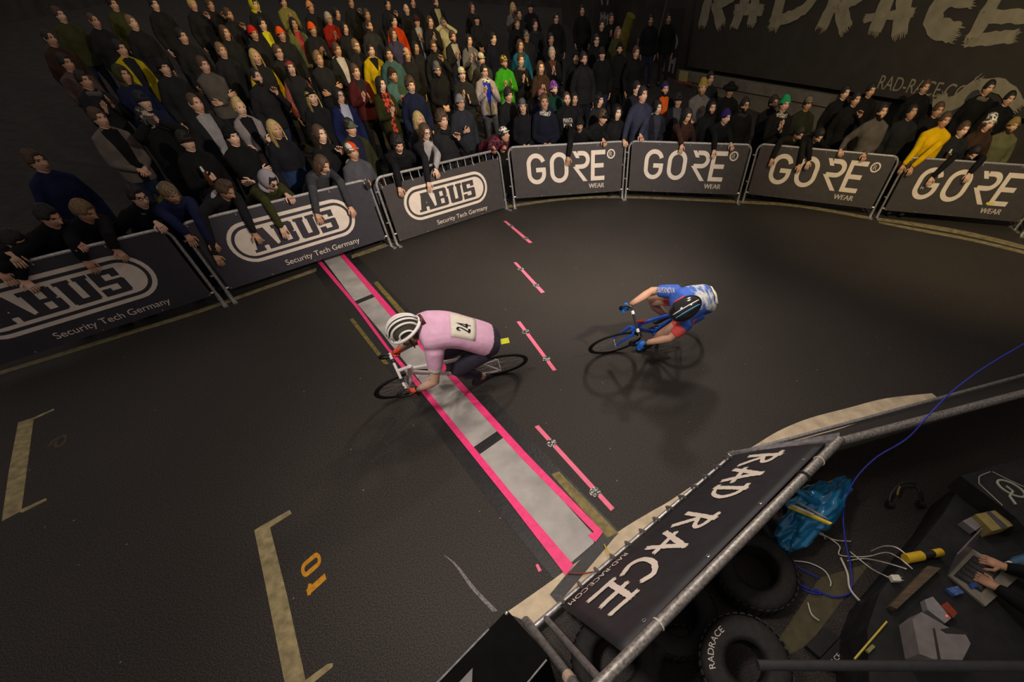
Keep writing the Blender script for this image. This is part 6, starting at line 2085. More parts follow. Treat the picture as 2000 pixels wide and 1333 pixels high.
# second length, running off the right edge
a0, a1 = G(1645, 862, 0.90), G(2240, 705, 0.86)
b0, b1 = G(1434, 888, 0.12), G(2240, 668, 0.10)
q0, q1 = b0.lerp(b1, 0.02), b1
f2m = frame_from(q0, (a1 - a0) + (q1 - q0), (a0 + a1) - (q0 + q1))
f2 = empty('crowd_barrier', mtx=f2m)
tagged(f2, 'second tipped barrier seen almost edge-on, running off the right edge', 'barrier')
i2 = f2m.inverted(); A0, A1, Q0, Q1 = i2 @ a0, i2 @ a1, i2 @ q0, i2 @ q1
mb = MB(); mb.tube([A0, A1], 0.033, 14); auto_smooth(mb.build('top_rail', SCUFFED, f2))
mb = MB(); mb.tube([Q0, Q1], 0.022, 12); auto_smooth(mb.build('bottom_rail', STEEL, f2))
mb = MB(); mb.tube([Q0.lerp(A0, 0.02), A0], 0.020, 10); auto_smooth(mb.build('post', DULLSTEEL, f2))
mb = MB(); n = 16
for i in range(n + 1):
    for j in range(5):
        p = Q0.lerp(Q1, i / n).lerp(A0.lerp(A1, i / n), 0.06 + 0.86 * j / 4); mb.v.append((p.x, p.y - 0.03, p.z))
for i in range(n):
    for j in range(4):
        q = i * 5 + j; mb.f.append((q, q + 5, q + 6, q + 1)); mb.m.append(0)
sh2 = mb.build('banner', INB, f2, True); sh2.modifiers.new('t', 'SOLIDIFY').thickness = 0.004
W2 = (A1 - A0).length


def f2pl(x, z, h):
    p = Q0.lerp(Q1, x / W2).lerp(A0.lerp(A1, x / W2), z)
    return Vector((p.x, p.y - 0.037 - h, p.z))


mb = MB(); brush_word(mb, 'RAD', f2pl, [(0.25 + 0.33 * i, 0.30, 0.26, 0.5) for i in range(3)], 0.08, 0.002, 90); mb.build('brush_lettering', PRINT, sh2)
# taped flap where both lengths meet
mb = MB(); p0, p1, p2, p3 = G(1420, 884, 0.16), G(1640, 846, 0.80), G(1640, 868, 0.84), G(1440, 898, 0.18)
mb.v = [tuple(p0), tuple(p1), tuple(p2), tuple(p3)]; mb.f = [(0, 1, 2, 3)]; mb.m = [0]
fl = mb.build('clear_wrap', mat('grey_plastic_wrap', (0.16, 0.15, 0.16), 0.3, 0, 0.4, 20, spec=0.5)); fl.modifiers.new('t', 'SOLIDIFY').thickness = 0.004
tagged(fl, 'grey plastic wrap taped where the two tipped barriers meet', 'plastic wrap')
flat('tape_scrap', [[(1421, 885), (1432, 881), (1440, 893), (1428, 899)]], PAPER, 'pale tape scrap at the joint of the two tipped barriers', 'tape', 0.003, 0.02)

# loose scaffold pole at the near end of the fence and the grey pole at the bottom edge
mb = MB(); mb.tube([G(1026, 1212, 0.06), G(1112, 1325, 0.55), G(1150, 1372, 0.75)], 0.030, 12); o = mb.build('scaffold_pole', DULLSTEEL); auto_smooth(o)
tagged(o, 'dull scaffold pole slanting past the near end of the tipped barrier', 'pole')
ORG = mat('pale_pole_cap', (0.45, 0.33, 0.26), 0.6)
mb = MB(); mb.tube([G(1108, 1320, 0.53), G(1116, 1331, 0.58)], 0.034, 12); c_ = mb.build('end_cap', ORG, o)
mb = MB(); mb.tube([G(1480, 1300, 0.95), G(2080, 1303, 0.95)], 0.024, 12); o = mb.build('scaffold_pole', mat('dark_painted_pole', (0.030, 0.030, 0.032), 0.6)); auto_smooth(o)
tagged(o, 'dark grey pole lying level across the bottom right corner', 'pole')

# black case at the bottom edge
c0 = G(990, 1191, 0.80); c1 = G(1073, 1283, 0.80); c2 = G(850, 1320, 0.80)
ex, ey = (c1 - c0), (c2 - c0).normalized() * 1.1
ey = (ey - ex * (ey.dot(ex) / ex.dot(ex)))
cmx = frame_from(Vector((c0.x, c0.y, 0)), ex, (0, 0, 1))
case = empty('black_case', mtx=cmx); tagged(case, 'tall black case with pale lettering cut by the bottom edge', 'case')
wx = ex.length; wy = ey.length
sgn = -1 if (cmx.inverted().to_3x3() @ ey).y < 0 else 1
mb = MB(); mb.bbox((wx / 2, sgn * wy / 2, 0.40), (wx, wy, 0.80), 0.012); mb.build('shell', mat('black_case_shell', (0.004, 0.004, 0.004), 0.9, 0, 0.15, 12, spec=0.05), case)
mb = MB(); mb.tube([(0.004, sgn * 0.13, 0.800), (0.004, sgn * wy, 0.800)], 0.006, 6); mb.tube([(wx, sgn * 0.02, 0.8), (wx, sgn * 0.5, 0.8)], 0.005, 6); mb.build('metal_edge', STEEL, case)
mb = MB()
ctop = lambda x, y, h: Vector((x, sgn * y, 0.801 + h))
mb.prism([(0.085, 0.300), (0.140, 0.345), (0.140, 0.46), (0.085, 0.46)][::sgn], ctop, 0.001); mb.prism([(0.155, 0.36), (0.20, 0.40), (0.20, 0.6), (0.155, 0.6)][::sgn], ctop, 0.001)
mb.build('lettering', mat('grey_print', (0.16, 0.15, 0.15), 0.7), case)
mb = MB(); mb.ball((0.014, sgn * 0.014, 0.80), 0.012, 10, 6); mb.build('corner_stud', CHROME, case)


# tyres
def tyre(px, py, z, label, R=0.29, r=0.095, tilt=(0, 0), letters=None):
    c = G(px, py, z)
    rt = empty('kart_tyre', c); rt.rotation_euler = (tilt[0], tilt[1], 0)
    tagged(rt, label, 'tyre', 'old tyres behind the tipped barrier')
    n, m_ = 40, 16; mb = MB()
    for i in range(n):
        a = 2 * math.pi * i / n
        for j in range(m_):
            b = 2 * math.pi * j / m_
            cb, sb = math.cos(b), math.sin(b)
            q = (abs(cb) ** 3.2 + abs(sb) ** 3.2) ** (-1 / 3.2)
            rr_ = R - r * 0.85 + r * 0.85 * cb * q; zz = r * sb * q
            if cb < -0.2 and abs(sb) < 0.6: rr_ += r * 0.6
            mb.v.append((rr_ * math.cos(a), rr_ * math.sin(a), zz))
    for i in range(n):
        for j in range(m_):
            mb.f.append((i * m_ + j, ((i + 1) % n) * m_ + j, ((i + 1) % n) * m_ + (j + 1) % m_, i * m_ + (j + 1) % m_)); mb.m.append(0)
    o = mb.build('casing', RUBBER, rt, True)
    mb = MB()
    for i in range(36):
        a = 2 * math.pi * i / 36
        mb.box((math.cos(a) * R, math.sin(a) * R, 0), (0.010, 0.028, r * 1.5), rot=Matrix.Rotation(a, 3, 'Z'))
    mb.build('tread', RUBBER, rt)
    if letters:
        mb = MB()
        def rp(x, y, h):
            a = letters[1] - x / (R * 0.7); rad = R * 0.70 + y
            return Vector((rad * math.cos(a), rad * math.sin(a), r * 1.0 + 0.004 + h))
        add_text(mb, letters[0], rp, 0, 0.0, 0.036, 0.23, 0, 0.001); mb.build('sidewall_lettering', PRINT, rt)
    return rt


tyre(1470, 1115, 0.12, 'black tyre lying flat below the blue plastic bag', 0.31)
tyre(1318, 1200, 0.12, 'black tyre under the middle of the tipped banner')
tyre(1452, 1296, 0.32, 'black tyre with white sidewall lettering near the bottom edge', 0.27, 0.10, (0.10, -0.15), ('RADRACE', 3.3))
tyre(1200, 1290, 0.12, 'black tyre under the near end of the tipped barrier')
tyre(1330, 1322, 0.11, 'black tyre cut off by the bottom edge beside the lettered one')


def cable(name, pts, r, m, label, per=8):
    mb = MB(); mb.tube(smooth_path([G(*p) for p in pts], per), r, 7)
    o = mb.build('cable', m, None, True)
    tagged(o, label, 'cable')
    return o


cable('', [(2040, 650, 1.25), (2000, 672, 1.20), (1920, 720, 1.12), (1860, 765, 1.02), (1815, 810, 0.95), (1770, 858, 0.80), (1710, 895, 0.62), (1668, 940, 0.45), (1648, 990, 0.30), (1650, 1050, 0.16), (1660, 1100, 0.08), (1664, 1130, 0.03), (1658, 1160, 0.02), (1625, 1166, 0.02), (1590, 1150, 0.02)], 0.0065, CABLEB,
      'long blue cable sweeping from the right edge over the fence to the floor')
cable('', [(1545, 1095, 0.02), (1552, 1130, 0.03), (1575, 1155, 0.03), (1605, 1160, 0.03), (1560, 1140, 0.05), (1548, 1100, 0.06), (1565, 1112, 0.05), (1600, 1130, 0.03)], 0.0055, CABLEB, 'loose coil of blue cable on the floor below the blue bag')
for i, (pts, lab) in enumerate([
        ([(1596, 1042, .05), (1620, 1052, .06), (1640, 1068, .05), (1641, 1085, .03), (1690, 1088, .03), (1730, 1080, .20), (1755, 1090, .40), (1768, 1100, .46), (1782, 1112, .45)], 'white cable arching from the blue bag towards the yellow plug'),
        ([(1588, 1056, .04), (1592, 1044, .06), (1606, 1042, .06), (1612, 1054, .04)], 'short white cable loop under the blue bag'),
        ([(1642, 1090, .03), (1655, 1120, .03), (1660, 1150, .03), (1680, 1175, .03), (1702, 1192, .03)], 'thick cream cable running down to the dark case'),
        ([(1548, 1096, .04), (1580, 1100, .05), (1610, 1115, .05), (1622, 1135, .04), (1622, 1146, .03)], 'white cable hooping over the blue coil'),
        ([(1700, 1078, .06), (1725, 1068, .30), (1750, 1070, .46), (1772, 1086, .47)], 'white cable loop above the yellow plug'),
        ([(1660, 1078, .03), (1700, 1110, .10), (1730, 1126, .38), (1746, 1134, .45)], 'thin white cable crossing to the white plug'),
        ([(1578, 1178, .02), (1585, 1200, .03), (1600, 1213, .02)], 'short white cable on the olive floor patch'),
        ([(1655, 1096, .02), (1690, 1092, .05), (1730, 1100, .30), (1770, 1112, .46)], 'white cable lying straight below the arched one'),
        ([(1560, 1035, .04), (1600, 1042, .06), (1630, 1055, .05), (1662, 1058, .04)], 'white cable reaching the blue one under the bag')]):
    cable('', pts, 0.0048 if 'thick' not in lab else 0.008, CABLEW, lab)
cable('', [(1528, 995, 0.30), (1526, 1015, 0.28), (1533, 1040, 0.15), (1555, 1068, 0.03)], 0.004, mat('red_grey_wire', (0.20, 0.07, 0.07), 0.5), 'thin reddish wire hanging in front of the blue bag')
YW = mat('yellow_wire', (0.50, 0.34, 0.03), 0.5)
cable('', [(1180, 1064, 0.02), (1186, 1076, 0.03), (1192, 1086, 0.03), (1196, 1098, 0.03)], 0.006, YW, 'short red and yellow wire at the upper corner of the finish mat')
cable('', [(1110, 1120, 0.02), (1135, 1121, 0.02), (1160, 1117, 0.02), (1180, 1111, 0.03)], 0.005, mat('red_wire', (0.28, 0.03, 0.02), 0.5), 'red wire with yellow end crossing the kerb below the mat')
cable('', [(1219, 1080, 0.05), (1222, 1062, 0.08), (1238, 1052, 0.10), (1252, 1053, 0.10)], 0.004, CABLEW, 'white wire hooked over the bottom rail by the mat corner')

# blue plastic bag with papers
BAG = mat('blue_plastic_bag', (0.012, 0.17, 0.36), 0.22, 0, 0.25, 6, bump=0.5, bscale=9, spec=0.6)
ct = G(1590, 1000, 0.22)
bag = empty('plastic_bag', ct); tagged(bag, 'crumpled bright blue plastic bag tied to the tipped barrier rail', 'bag')
bm = bmesh.new(); bmesh.ops.create_icosphere(bm, subdivisions=5, radius=1.0)
from mathutils import noise as mnoise
ax1 = (G(1640, 985, 0.22) - G(1510, 1030, 0.22)); ax2 = (G(1600, 920, 0.22) - G(1575, 1040, 0.22))
for v in bm.verts:
    p = v.co.copy()
    k1 = mnoise.noise(p * 1.6 + Vector((3, 1, 7))) * 0.35 + mnoise.noise(p * 4.3) * 0.16
    rid = 1 - abs(mnoise.noise(p * 2.6 + Vector((9, 2, 4)))) * 2
    q = p * (1 + k1 + 0.16 * rid)
    v.co = ax1 * (q.x * 0.46) + ax2 * (q.y * 0.42) + Vector((0, 0, max(-0.21, q.z * 0.20)))
me = bpy.data.meshes.new('bag_skin'); bm.to_mesh(me); bm.free(); me.materials.append(BAG)
for p in me.polygons: p.use_smooth = True
o = bpy.data.objects.new('bag_skin', me); COL.objects.link(o); o.parent = bag
mb = MB(); mb.tube([Vector((0, 0, 0.1)), G(1560, 960, 0.62) - ct, G(1548, 952, 0.86) - ct], [0.05, 0.02, 0.012], 8); mb.build('knot', BAG, bag, True)


def papers(name, quad, z, m, label, cat, t=0.004, dz=0):
    mb = MB(); P = [G(x, y, z + dd) for (x, y), dd in zip(quad, (0, 0, dz, dz))]
    n = (P[1] - P[0]).cross(P[2] - P[0]).normalized()
    if n.z < 0: P = P[::-1]; n = -n
    mb.v = [tuple(p) for p in P] + [tuple(p - n * t) for p in P]
    mb.f = [(0, 1, 2, 3), (7, 6, 5, 4), (0, 4, 5, 1), (1, 5, 6, 2), (2, 6, 7, 3), (3, 7, 4, 0)]; mb.m = [0] * 6
    o = mb.build(name, m); tagged(o, label, cat); return o


papers('booklet', [(1540, 990), (1548, 986), (1626, 1022), (1622, 1024)], 0.46, mat('yellow_paper', (0.70, 0.52, 0.04), 0.6), 'yellow booklet poking out of the blue bag', 'booklet', 0.02)
papers('booklet', [(1546, 988), (1552, 987), (1590, 1004), (1586, 1006)], 0.475, PAPER, 'cream booklet lying on the yellow one', 'booklet', 0.008)
papers('booklet', [(1553, 980), (1560, 979), (1618, 1014), (1600, 1006)], 0.475, mat('grey_card', (0.30, 0.28, 0.33), 0.6), 'grey card behind the yellow booklet', 'booklet', 0.006)

# equipment table top (black cases) and what stands on it
top = [(1718, 1158), (1846, 1000), (1880, 940), (2030, 890), (2080, 1400), (1700, 1400), (1694, 1230)]
zt = 0.42
pts = [G(x, y, zt) for x, y in top]
ar = sum(a.x * b.y - b.x * a.y for a, b in zip(pts, pts[1:] + pts[:1]))
if ar < 0: pts = pts[::-1]
mb = MB(); mb.prism([(p.x, p.y) for p in pts], lambda x, y, h: Vector((x, y, 0.0 + h)), zt)
o = mb.build('equipment_case', mat('black_case_top', (0.010, 0.010, 0.0095), 0.6, 0, 0.3, 14)); tagged(o, 'low black equipment case under the laptop and boxes at the lower right', 'case')


def block(name, quad, z, h, m, label, cat, parent=None):
    pts = [G(x, y, z + h) for x, y in quad]
    ar = sum(a.x * b.y - b.x * a.y for a, b in zip(pts, pts[1:] + pts[:1]))
    if ar < 0: pts = pts[::-1]
    mb = MB(); mb.prism([(p.x, p.y) for p in pts], lambda x, y, hh: Vector((x, y, z + hh)), h)
    o = mb.build(name, m, parent)
    if label: tagged(o, label, cat)
    return o


SILV = mat('silver_laptop', (0.26, 0.24, 0.19), 0.4, 0.5)
lap = empty('laptop', G(1905, 1110, zt)); tagged(lap, 'open silver laptop with dark keys being typed on', 'laptop')


def under(o, p): o.parent = p; o.matrix_parent_inverse = p.matrix_world.inverted() if p.matrix_world else Matrix(); return o


bpy.context.view_layer.update()
under(block('base', [(1853, 1124), (1900, 1073), (1990, 1128), (1925, 1185)], zt, 0.018, SILV, None, None), lap)
under(block('keyboard', [(1863, 1125), (1902, 1085), (1955, 1118), (1917, 1158)], zt + 0.018, 0.003, BLACK, None, None), lap)
KEY = mat('key_caps', (0.045, 0.043, 0.042), 0.5)
mb = MB(); K0, K1, K3 = G(1867, 1124, zt + .021), G(1902, 1089, zt + .021), G(1914, 1153, zt + .021)
for i in range(12):
    for j in range(5):
        c = K0 + (K1 - K0) * ((j + 0.5) / 5) + (K3 - K0) * ((i + 0.5) / 12)
        mb.box(c + Vector((0, 0, 0.002)), ((K3 - K0).length / 14, (K1 - K0).length / 6.5, 0.004), rot=Matrix.Rotation(math.atan2((K3 - K0).y, (K3 - K0).x), 3, 'Z'))
kk = under(mb.build('keys', KEY), lap); kk['kind'] = 'stuff'
s0, s1 = G(1853, 1124, zt + .02), G(1900, 1073, zt + .02)
lift = Vector((0, 0, 0.20)) + (s0 - G(1925, 1185, zt + .02)).normalized() * 0.07
mb = MB(); mb.v = [tuple(s0), tuple(s1), tuple(s1 + lift), tuple(s0 + lift)]; mb.f = [(0, 1, 2, 3)]; mb.m = [0]
sc = under(mb.build('screen', mat('dim_screen_back', (0.10, 0.09, 0.10), 0.35, 0, 0.2, 30)), lap); sc.modifiers.new('t', 'SOLIDIFY').thickness = 0.008

# person typing, mostly outside the frame
Wl_, Wr_ = G(1962, 1108, zt + 0.06), G(1946, 1148, zt + 0.05)
mid = (Wl_ + Wr_) / 2
tod = (G(1905, 1110, zt) - mid); tod.z = 0; tod.normalize()
yz = math.atan2(tod.y, tod.x) - math.pi / 2
k = skeleton(1.78, 0.50, 0.0, 0.1)
dz = 0.40 - k.P[2]
for nm in ('P', 'N', 'H'): setattr(k, nm, getattr(k, nm) + np.array([0, 0, dz]))
k.S = {s_: v + np.array([0, 0, dz]) for s_, v in k.S.items()}
root = np.array(mid) - rotz(yz) @ np.array([0, 0.62, 0]); root[2] = 0
lo = lambda w: rotz(-yz) @ (np.array(w) - root)
hs = {1: (lo(Wl_), (-0.15, 1, -0.25), (0, 0.2, 1), 0.45), -1: (lo(Wr_), (0.15, 1, -0.25), (0, 0.2, 1), 0.45)}
if lo(Wl_)[0] < lo(Wr_)[0]: hs = {1: (lo(Wr_), (-0.15, 1, -0.25), (0, 0.2, 1), 0.45), -1: (lo(Wl_), (0.15, 1, -0.25), (0, 0.2, 1), 0.45)}
build_person('person', 'person in black crouching at the right edge, both hands typing on the laptop', root, yz, k, hs, KK, '#15161d', None, None, 'short', 'k', SKIND, {'seat': 0.0}, group=None)
mb = MB(); mb.bbox((root[0], root[1], 0.15), (0.36, 0.36, 0.30), 0.02); tagged(mb.build('stool_box', BLACK), 'black box the typing person sits on', 'box')

CARD = mat('buff_cardboard', (0.22, 0.17, 0.055), 0.8, 0, 0.15, 20); CARDG = mat('grey_cardboard', (0.155, 0.14, 0.135), 0.8, 0, 0.15, 14)
pk = block('cardboard_box', [(1905, 1005), (1955, 995), (1988, 1025), (1938, 1038)], zt, 0.10, CARD, 'buff cardboard box with a dark band beside the laptop', 'box')
b_ = block('band', [(1925, 1000), (1934, 999), (1968, 1029), (1957, 1033)], zt + 0.10, 0.002, mat('dark_band', (0.05, 0.045, 0.05), 0.7), None, None); under(b_, pk)
block('grey_case', [(1880, 1018), (1906, 1006), (1920, 1026), (1905, 1037)], zt, 0.06, CARDG, 'small grey box left of the buff cardboard box', 'box')
bx = block('cardboard_box', [(1782, 1210), (1800, 1196), (1850, 1225), (1886, 1240), (1896, 1258), (1880, 1290), (1822, 1288), (1796, 1278)], zt, 0.14, CARDG, 'pale open cardboard box below the wooden batten', 'box')
under(block('slot', [(1836, 1230), (1860, 1226), (1895, 1240), (1848, 1238)], zt + 0.14, 0.002, BLACK, None, None), bx)
under(block('flap_gap', [(1822, 1228), (1826, 1228), (1838, 1290), (1832, 1290)], zt + 0.14, 0.002, mat('dark_brown_gap', (0.03, 0.022, 0.012), 0.8), None, None), bx)
block('wooden_batten', [(1738, 1184), (1812, 1106), (1838, 1110), (1752, 1190)], zt, 0.05, mat('brown_batten', (0.075, 0.052, 0.030), 0.7, 0, 0.3, 10, aniso=(1, 8, 1)), 'short brown wooden batten left of the laptop', 'batten')
yp = empty('power_plug', G(1790, 1092, 0.46)); tagged(yp, 'yellow power connector with white cables running into it', 'plug')
bpy.context.view_layer.update()
YP = mat('yellow_plug', (0.50, 0.33, 0.015), 0.45, 0, 0.1, 30)
mb = MB(); mb.tube([G(1768, 1092, .46), G(1800, 1086, .46)], 0.034, 14); auto_smooth(under(mb.build('body', YP), yp))
mb = MB(); mb.tube([G(1800, 1086, .46), G(1822, 1082, .46)], 0.026, 12); auto_smooth(under(mb.build('sleeve', BLACK), yp))
mb = MB(); mb.tube([G(1822, 1082, .46), G(1838, 1079, .46)], 0.028, 12); auto_smooth(under(mb.build('ring', YP), yp))
wp = empty('power_plug', G(1748, 1132, 0.445)); tagged(wp, 'white plug lying at the end of the thin white cable', 'plug'); bpy.context.view_layer.update()
mb = MB(); mb.bbox(G(1748, 1131, 0.445), (0.06, 0.045, 0.04), 0.008); under(mb.build('body', CABLEW), wp)
mb = MB()
for s_ in (-0.01, 0.01): mb.tube([G(1748, 1131, 0.445) + Vector((0.03, s_, 0)), G(1748, 1131, 0.445) + Vector((0.055, s_, 0))], 0.003, 6)
under(mb.build('pins', CHROME), wp)
ad = block('power_adapter', [(1806, 1172), (1822, 1166), (1858, 1208), (1846, 1218), (1812, 1192)], zt, 0.05, mat('grey_adapter', (0.20, 0.19, 0.19), 0.5), 'grey power adapter left of the small red gadget', 'adapter')
rg = block('radio_unit', [(1838, 1184), (1850, 1176), (1870, 1198), (1862, 1208)], zt, 0.05, mat('red_gadget', (0.20, 0.028, 0.012), 0.5), 'small dark red radio unit with a lit red lamp', 'gadget')
mb = MB(); mb.ball(G(1849, 1204, zt + 0.05), 0.006, 10, 6); under(mb.build('lamp', mat('red_lamp', (0.9, 0.05, 0.01), 0.3, 0, 0, emit=2.0)), rg)
block('bottle_cap_box', [(1848, 1150), (1870, 1145), (1884, 1158), (1866, 1164)], zt, 0.03, mat('blue_white_pack', (0.05, 0.10, 0.26), 0.5, 0, 0.5, 40), 'small blue and white pack in front of the laptop', 'pack')
block('jar_lid', [(1893, 1141), (1906, 1138), (1912, 1146), (1899, 1150)], zt + 0.02, 0.012, mat('blue_lid', (0.02, 0.06, 0.25), 0.5), 'round blue lid beside the typing hands', 'lid')
bt = empty('water_bottle', G(1990, 1098, zt)); tagged(bt, 'blue and clear bottle lying at the right edge above the hands', 'bottle'); bpy.context.view_layer.update()
mb = MB(); mb.tube([G(1972, 1102, zt + .04), G(1985, 1098, zt + .04), G(2030, 1085, zt + .04)], [0.015, 0.035, 0.035], 12); auto_smooth(under(mb.build('body', mat('blue_bottle', (0.03, 0.09, 0.16), 0.15, spec=0.6)), bt))
mb = MB(); mb.tube([G(1967, 1103, zt + .04), G(1973, 1101, zt + .04)], 0.018, 10); under(mb.build('cap', CABLEW), bt)
cs_ = block('flight_case', [(1876, 930), (1996, 896), (2080, 990), (2000, 1030), (1985, 1012)], zt, 0.16, mat('black_bag_cloth', (0.009, 0.009, 0.009), 0.8, 0, 0.3, 20), 'black bag with pale loop emblem and piping at the right edge', 'bag')
PIP = mat('grey_piping', (0.27, 0.28, 0.22), 0.6)
mb = MB(); mb.tube([G(x, y, zt + .165) for x, y in ((1958, 988), (1930, 962), (1912, 945), (1912, 932), (1918, 928), (1934, 922))], 0.004, 6); mb.tube([G(x, y, zt + .165) for x, y in ((1938, 922), (1970, 938), (2010, 956))], 0.004, 6); under(mb.build('piping', PIP), cs_)
mb = MB(); mb.tube([G(1975 + 26 * math.cos(a) + 8 * math.sin(a), 955 + 14 * math.sin(a) + 9 * math.cos(a), zt + .166) for a in np.linspace(0, 6.283, 25)[:-1]], 0.009, 6, closed=True)
mb.tube([G(1965, 950, zt + .167), G(1978, 960, zt + .167), G(1972, 970, zt + .167), G(1984, 986, zt + .167)], 0.009, 6); under(mb.build('emblem', PIP), cs_)
hp = empty('headphones', G(1765, 960, 0.05)); tagged(hp, 'black headphones with a small gold logo on the dark floor', 'headphones'); bpy.context.view_layer.update()
mb = MB(); mb.tube(smooth_path([G(x, y, z) for x, y, z in ((1735, 985, .03), (1742, 962, .10), (1760, 945, .14), (1785, 945, .14), (1797, 965, .10), (1797, 985, .03))], 5), 0.012, 8); under(mb.build('headband', mat('glossy_black', (0.02, 0.02, 0.02), 0.2, spec=0.6)), hp)
for x, y in ((1736, 985), (1796, 985)):
    mb = MB(); mb.tube([G(x - 4, y, .035), G(x + 6, y + 2, .035)], 0.035, 14); auto_smooth(under(mb.build('ear_cup', BLACK), hp))
mb = MB(); mb.tube([G(1752, 968, .09), G(1757, 950, .13)], 0.010, 8); under(mb.build('gold_logo', GOLD), hp)
ys = empty('measuring_stick', G(1700, 1250, zt)); tagged(ys, 'thin yellow stick lying on the black cases near the bottom edge', 'stick'); bpy.context.view_layer.update()
mb = MB(); mb.tube([G(1669, 1288, zt + .01), G(1732, 1215, zt + .01)], 0.006, 6); under(mb.build('shaft', mat('yellow_stick', (0.48, 0.38, 0.04), 0.5)), ys)
block('note_pad', [(1692, 1270), (1704, 1259), (1710, 1264), (1698, 1276)], zt, 0.02, mat('olive_note', (0.20, 0.19, 0.06), 0.7), 'small olive note pad beside the yellow stick', 'note pad')
for quad, tx, lab in (([(1575, 1262), (1612, 1225), (1640, 1245), (1602, 1285)], '', 'plain black pack beside the lettered one at the bottom'), ([(1600, 1290), (1640, 1248), (1668, 1268), (1630, 1312)], 'RACE', 'black pack with white RACE lettering at the bottom')):
    z0 = 0.05
    o = block('equipment_pack', quad, 0.0, z0, BLACK, lab, 'pack')
    if not tx: continue
    A, B, D = (G(*quad[0], z0), G(*quad[1], z0), G(*quad[3], z0))
    mb = MB(); ux_, uy_ = (B - A).normalized(), (A - D).normalized()
    add_text(mb, tx, lambda x, y, h: A.lerp(D, 0.75) + ux_ * (x + 0.02) + uy_ * y + Vector((0, 0, h + 0.001)), 0, 0, 0.032, None, 0, 0.001)
    under(mb.build('lettering', PRINT), o)
# slightly lit ground between the gear, the light put into a paler colour
flat('lit_floor_patch', [[(1520, 1250), (1600, 1130), (1700, 1100), (1640, 1180), (1580, 1260), (1540, 1280)]], mat('lit_olive_floor', (0.075, 0.066, 0.035), 0.9, 0, 0.2, 12), 'olive ground painted paler as lit floor between the tyres and the packs', 'painted light', 0.004)

# ------------------------------------------------------------------ big banner and gear along the right wall
bw = empty('wall_banner', mtx=wm); tagged(bw, 'huge black wall banner with brush lettering across the top right', 'banner')
x0b, zb0 = wl(1345, 120); x1b, _ = wl(2150, 260)
_, z0b = wl(1640, 185, 0.05)
z0b = 1.50
mb = MB(); mb.box(((x0b + x1b) / 2, -0.03, (z0b + 5.2) / 2), (x1b - x0b, 0.02, 5.2 - z0b)); sheetw = mb.build('sheet', mat('black_wall_banner', (0.026, 0.023, 0.020), 0.8, 0, 0.15, 3), bw)
mb = MB(); mb.step = 0.0012; wpl = lambda x, z, h: Vector((x, -0.042 - h, z))
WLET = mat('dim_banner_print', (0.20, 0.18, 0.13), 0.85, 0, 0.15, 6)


def wstroke(pts, w, seed): mb.brush([wl(x, y, 0.042) for x, y in pts], w * 0.85, wpl, 0.004, 0, seed)


for sd_, (pts, w) in enumerate([
        ([(1398, -60), (1372, 48)], .42), ([(1398, -55), (1445, -30), (1430, -5), (1402, 5)], .34), ([(1398, 5), (1408, 50)], .42),
        ([(1480, -60), (1434, 52)], .36), ([(1485, -60), (1468, 46)], .36), ([(1436, 18), (1490, 20)], .26),
        ([(1536, -60), (1512, 54)], .36), ([(1540, -55), (1600, -20), (1570, 24), (1505, 45)], .28),
        ([(1660, -60), (1605, 54)], .36), ([(1660, -50), (1705, -20), (1640, 12)], .30), ([(1640, 8), (1652, 56)], .36),
        ([(1760, -60), (1708, 62)], .36), ([(1775, -60), (1758, 66)], .38), ([(1690, 36), (1785, 24)], .18),
        ([(1905, -5), (1860, -10), (1822, 24), (1826, 56), (1868, 64)], .40),
        ([(1978, -60), (1900, 74)], .30), ([(1920, 32), (2020, 32)], .24), ([(1888, 80), (1985, 70)], .24)]):
    wstroke(pts, w, 300 + sd_)
tx0, tz0 = wl(1712, 173, 0.042); tx1, tz1 = wl(1866, 197, 0.042)
add_text(mb, 'RAD-RACE.COM', wpl, tx0, tz0, 0.26, (tx1 - tx0) * 1.2, 0, 0.004)
for pts, w in (([(1990, 210), (1960, 165), (1912, 165)], .25), ([(1912, 167), (1840, 225)], .40), ([(1840, 225), (1835, 190)], .30)):
    wstroke(pts, w, 400)
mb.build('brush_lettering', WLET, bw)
# concrete parapet under it, red frame, pale sheet, hanging letters
mb = MB(); px_a, pz_a = wl(1290, 158, 0.25); px_b, _ = wl(1625, 195, 0.25)
par = MB(); par.box(((px_a + px_b) / 2, -0.2, 1.28), (px_b - px_a, 0.3, 0.24)); par.box(((px_a + px_b) / 2, -0.18, 0.58), (px_b - px_a, 0.22, 1.16))
tagged(par.build('concrete_parapet', mat('pale_concrete', (0.11, 0.10, 0.088), 0.9, 0, 0.2, 4), mtx=wm), 'pale concrete parapet below the big wall banner', 'parapet')
RED = mat('red_painted_steel', (0.11, 0.022, 0.012), 0.6)
rf = empty('red_frame', mtx=wm); tagged(rf, 'red painted steel frame with one leg behind the crowd', 'frame')
ra, rb = wl(1291, 157, 0.5), wl(1352, 166, 0.5); rc = wl(1317, 200, 0.5)
mb = MB(); mb.tube([(ra[0], -0.5, ra[1]), (rb[0], -0.5, rb[1])], 0.06, 8); auto_smooth(mb.build('beam', RED, rf))
mb = MB(); mb.tube([((ra[0] + rb[0]) / 2, -0.5, ra[1]), ((ra[0] + rb[0]) / 2, -0.5, 0.1)], 0.06, 8); auto_smooth(mb.build('leg', RED, rf))
yx, yz_ = wl(1335, 150, 0.36); mb = MB(); mb.box((yx, -0.37, yz_), (0.42, 0.02, 0.30)); tagged(mb.build('notice', mat('buff_notice', (0.30, 0.26, 0.11), 0.8), mtx=wm), 'buff paper notice on the concrete parapet', 'notice')
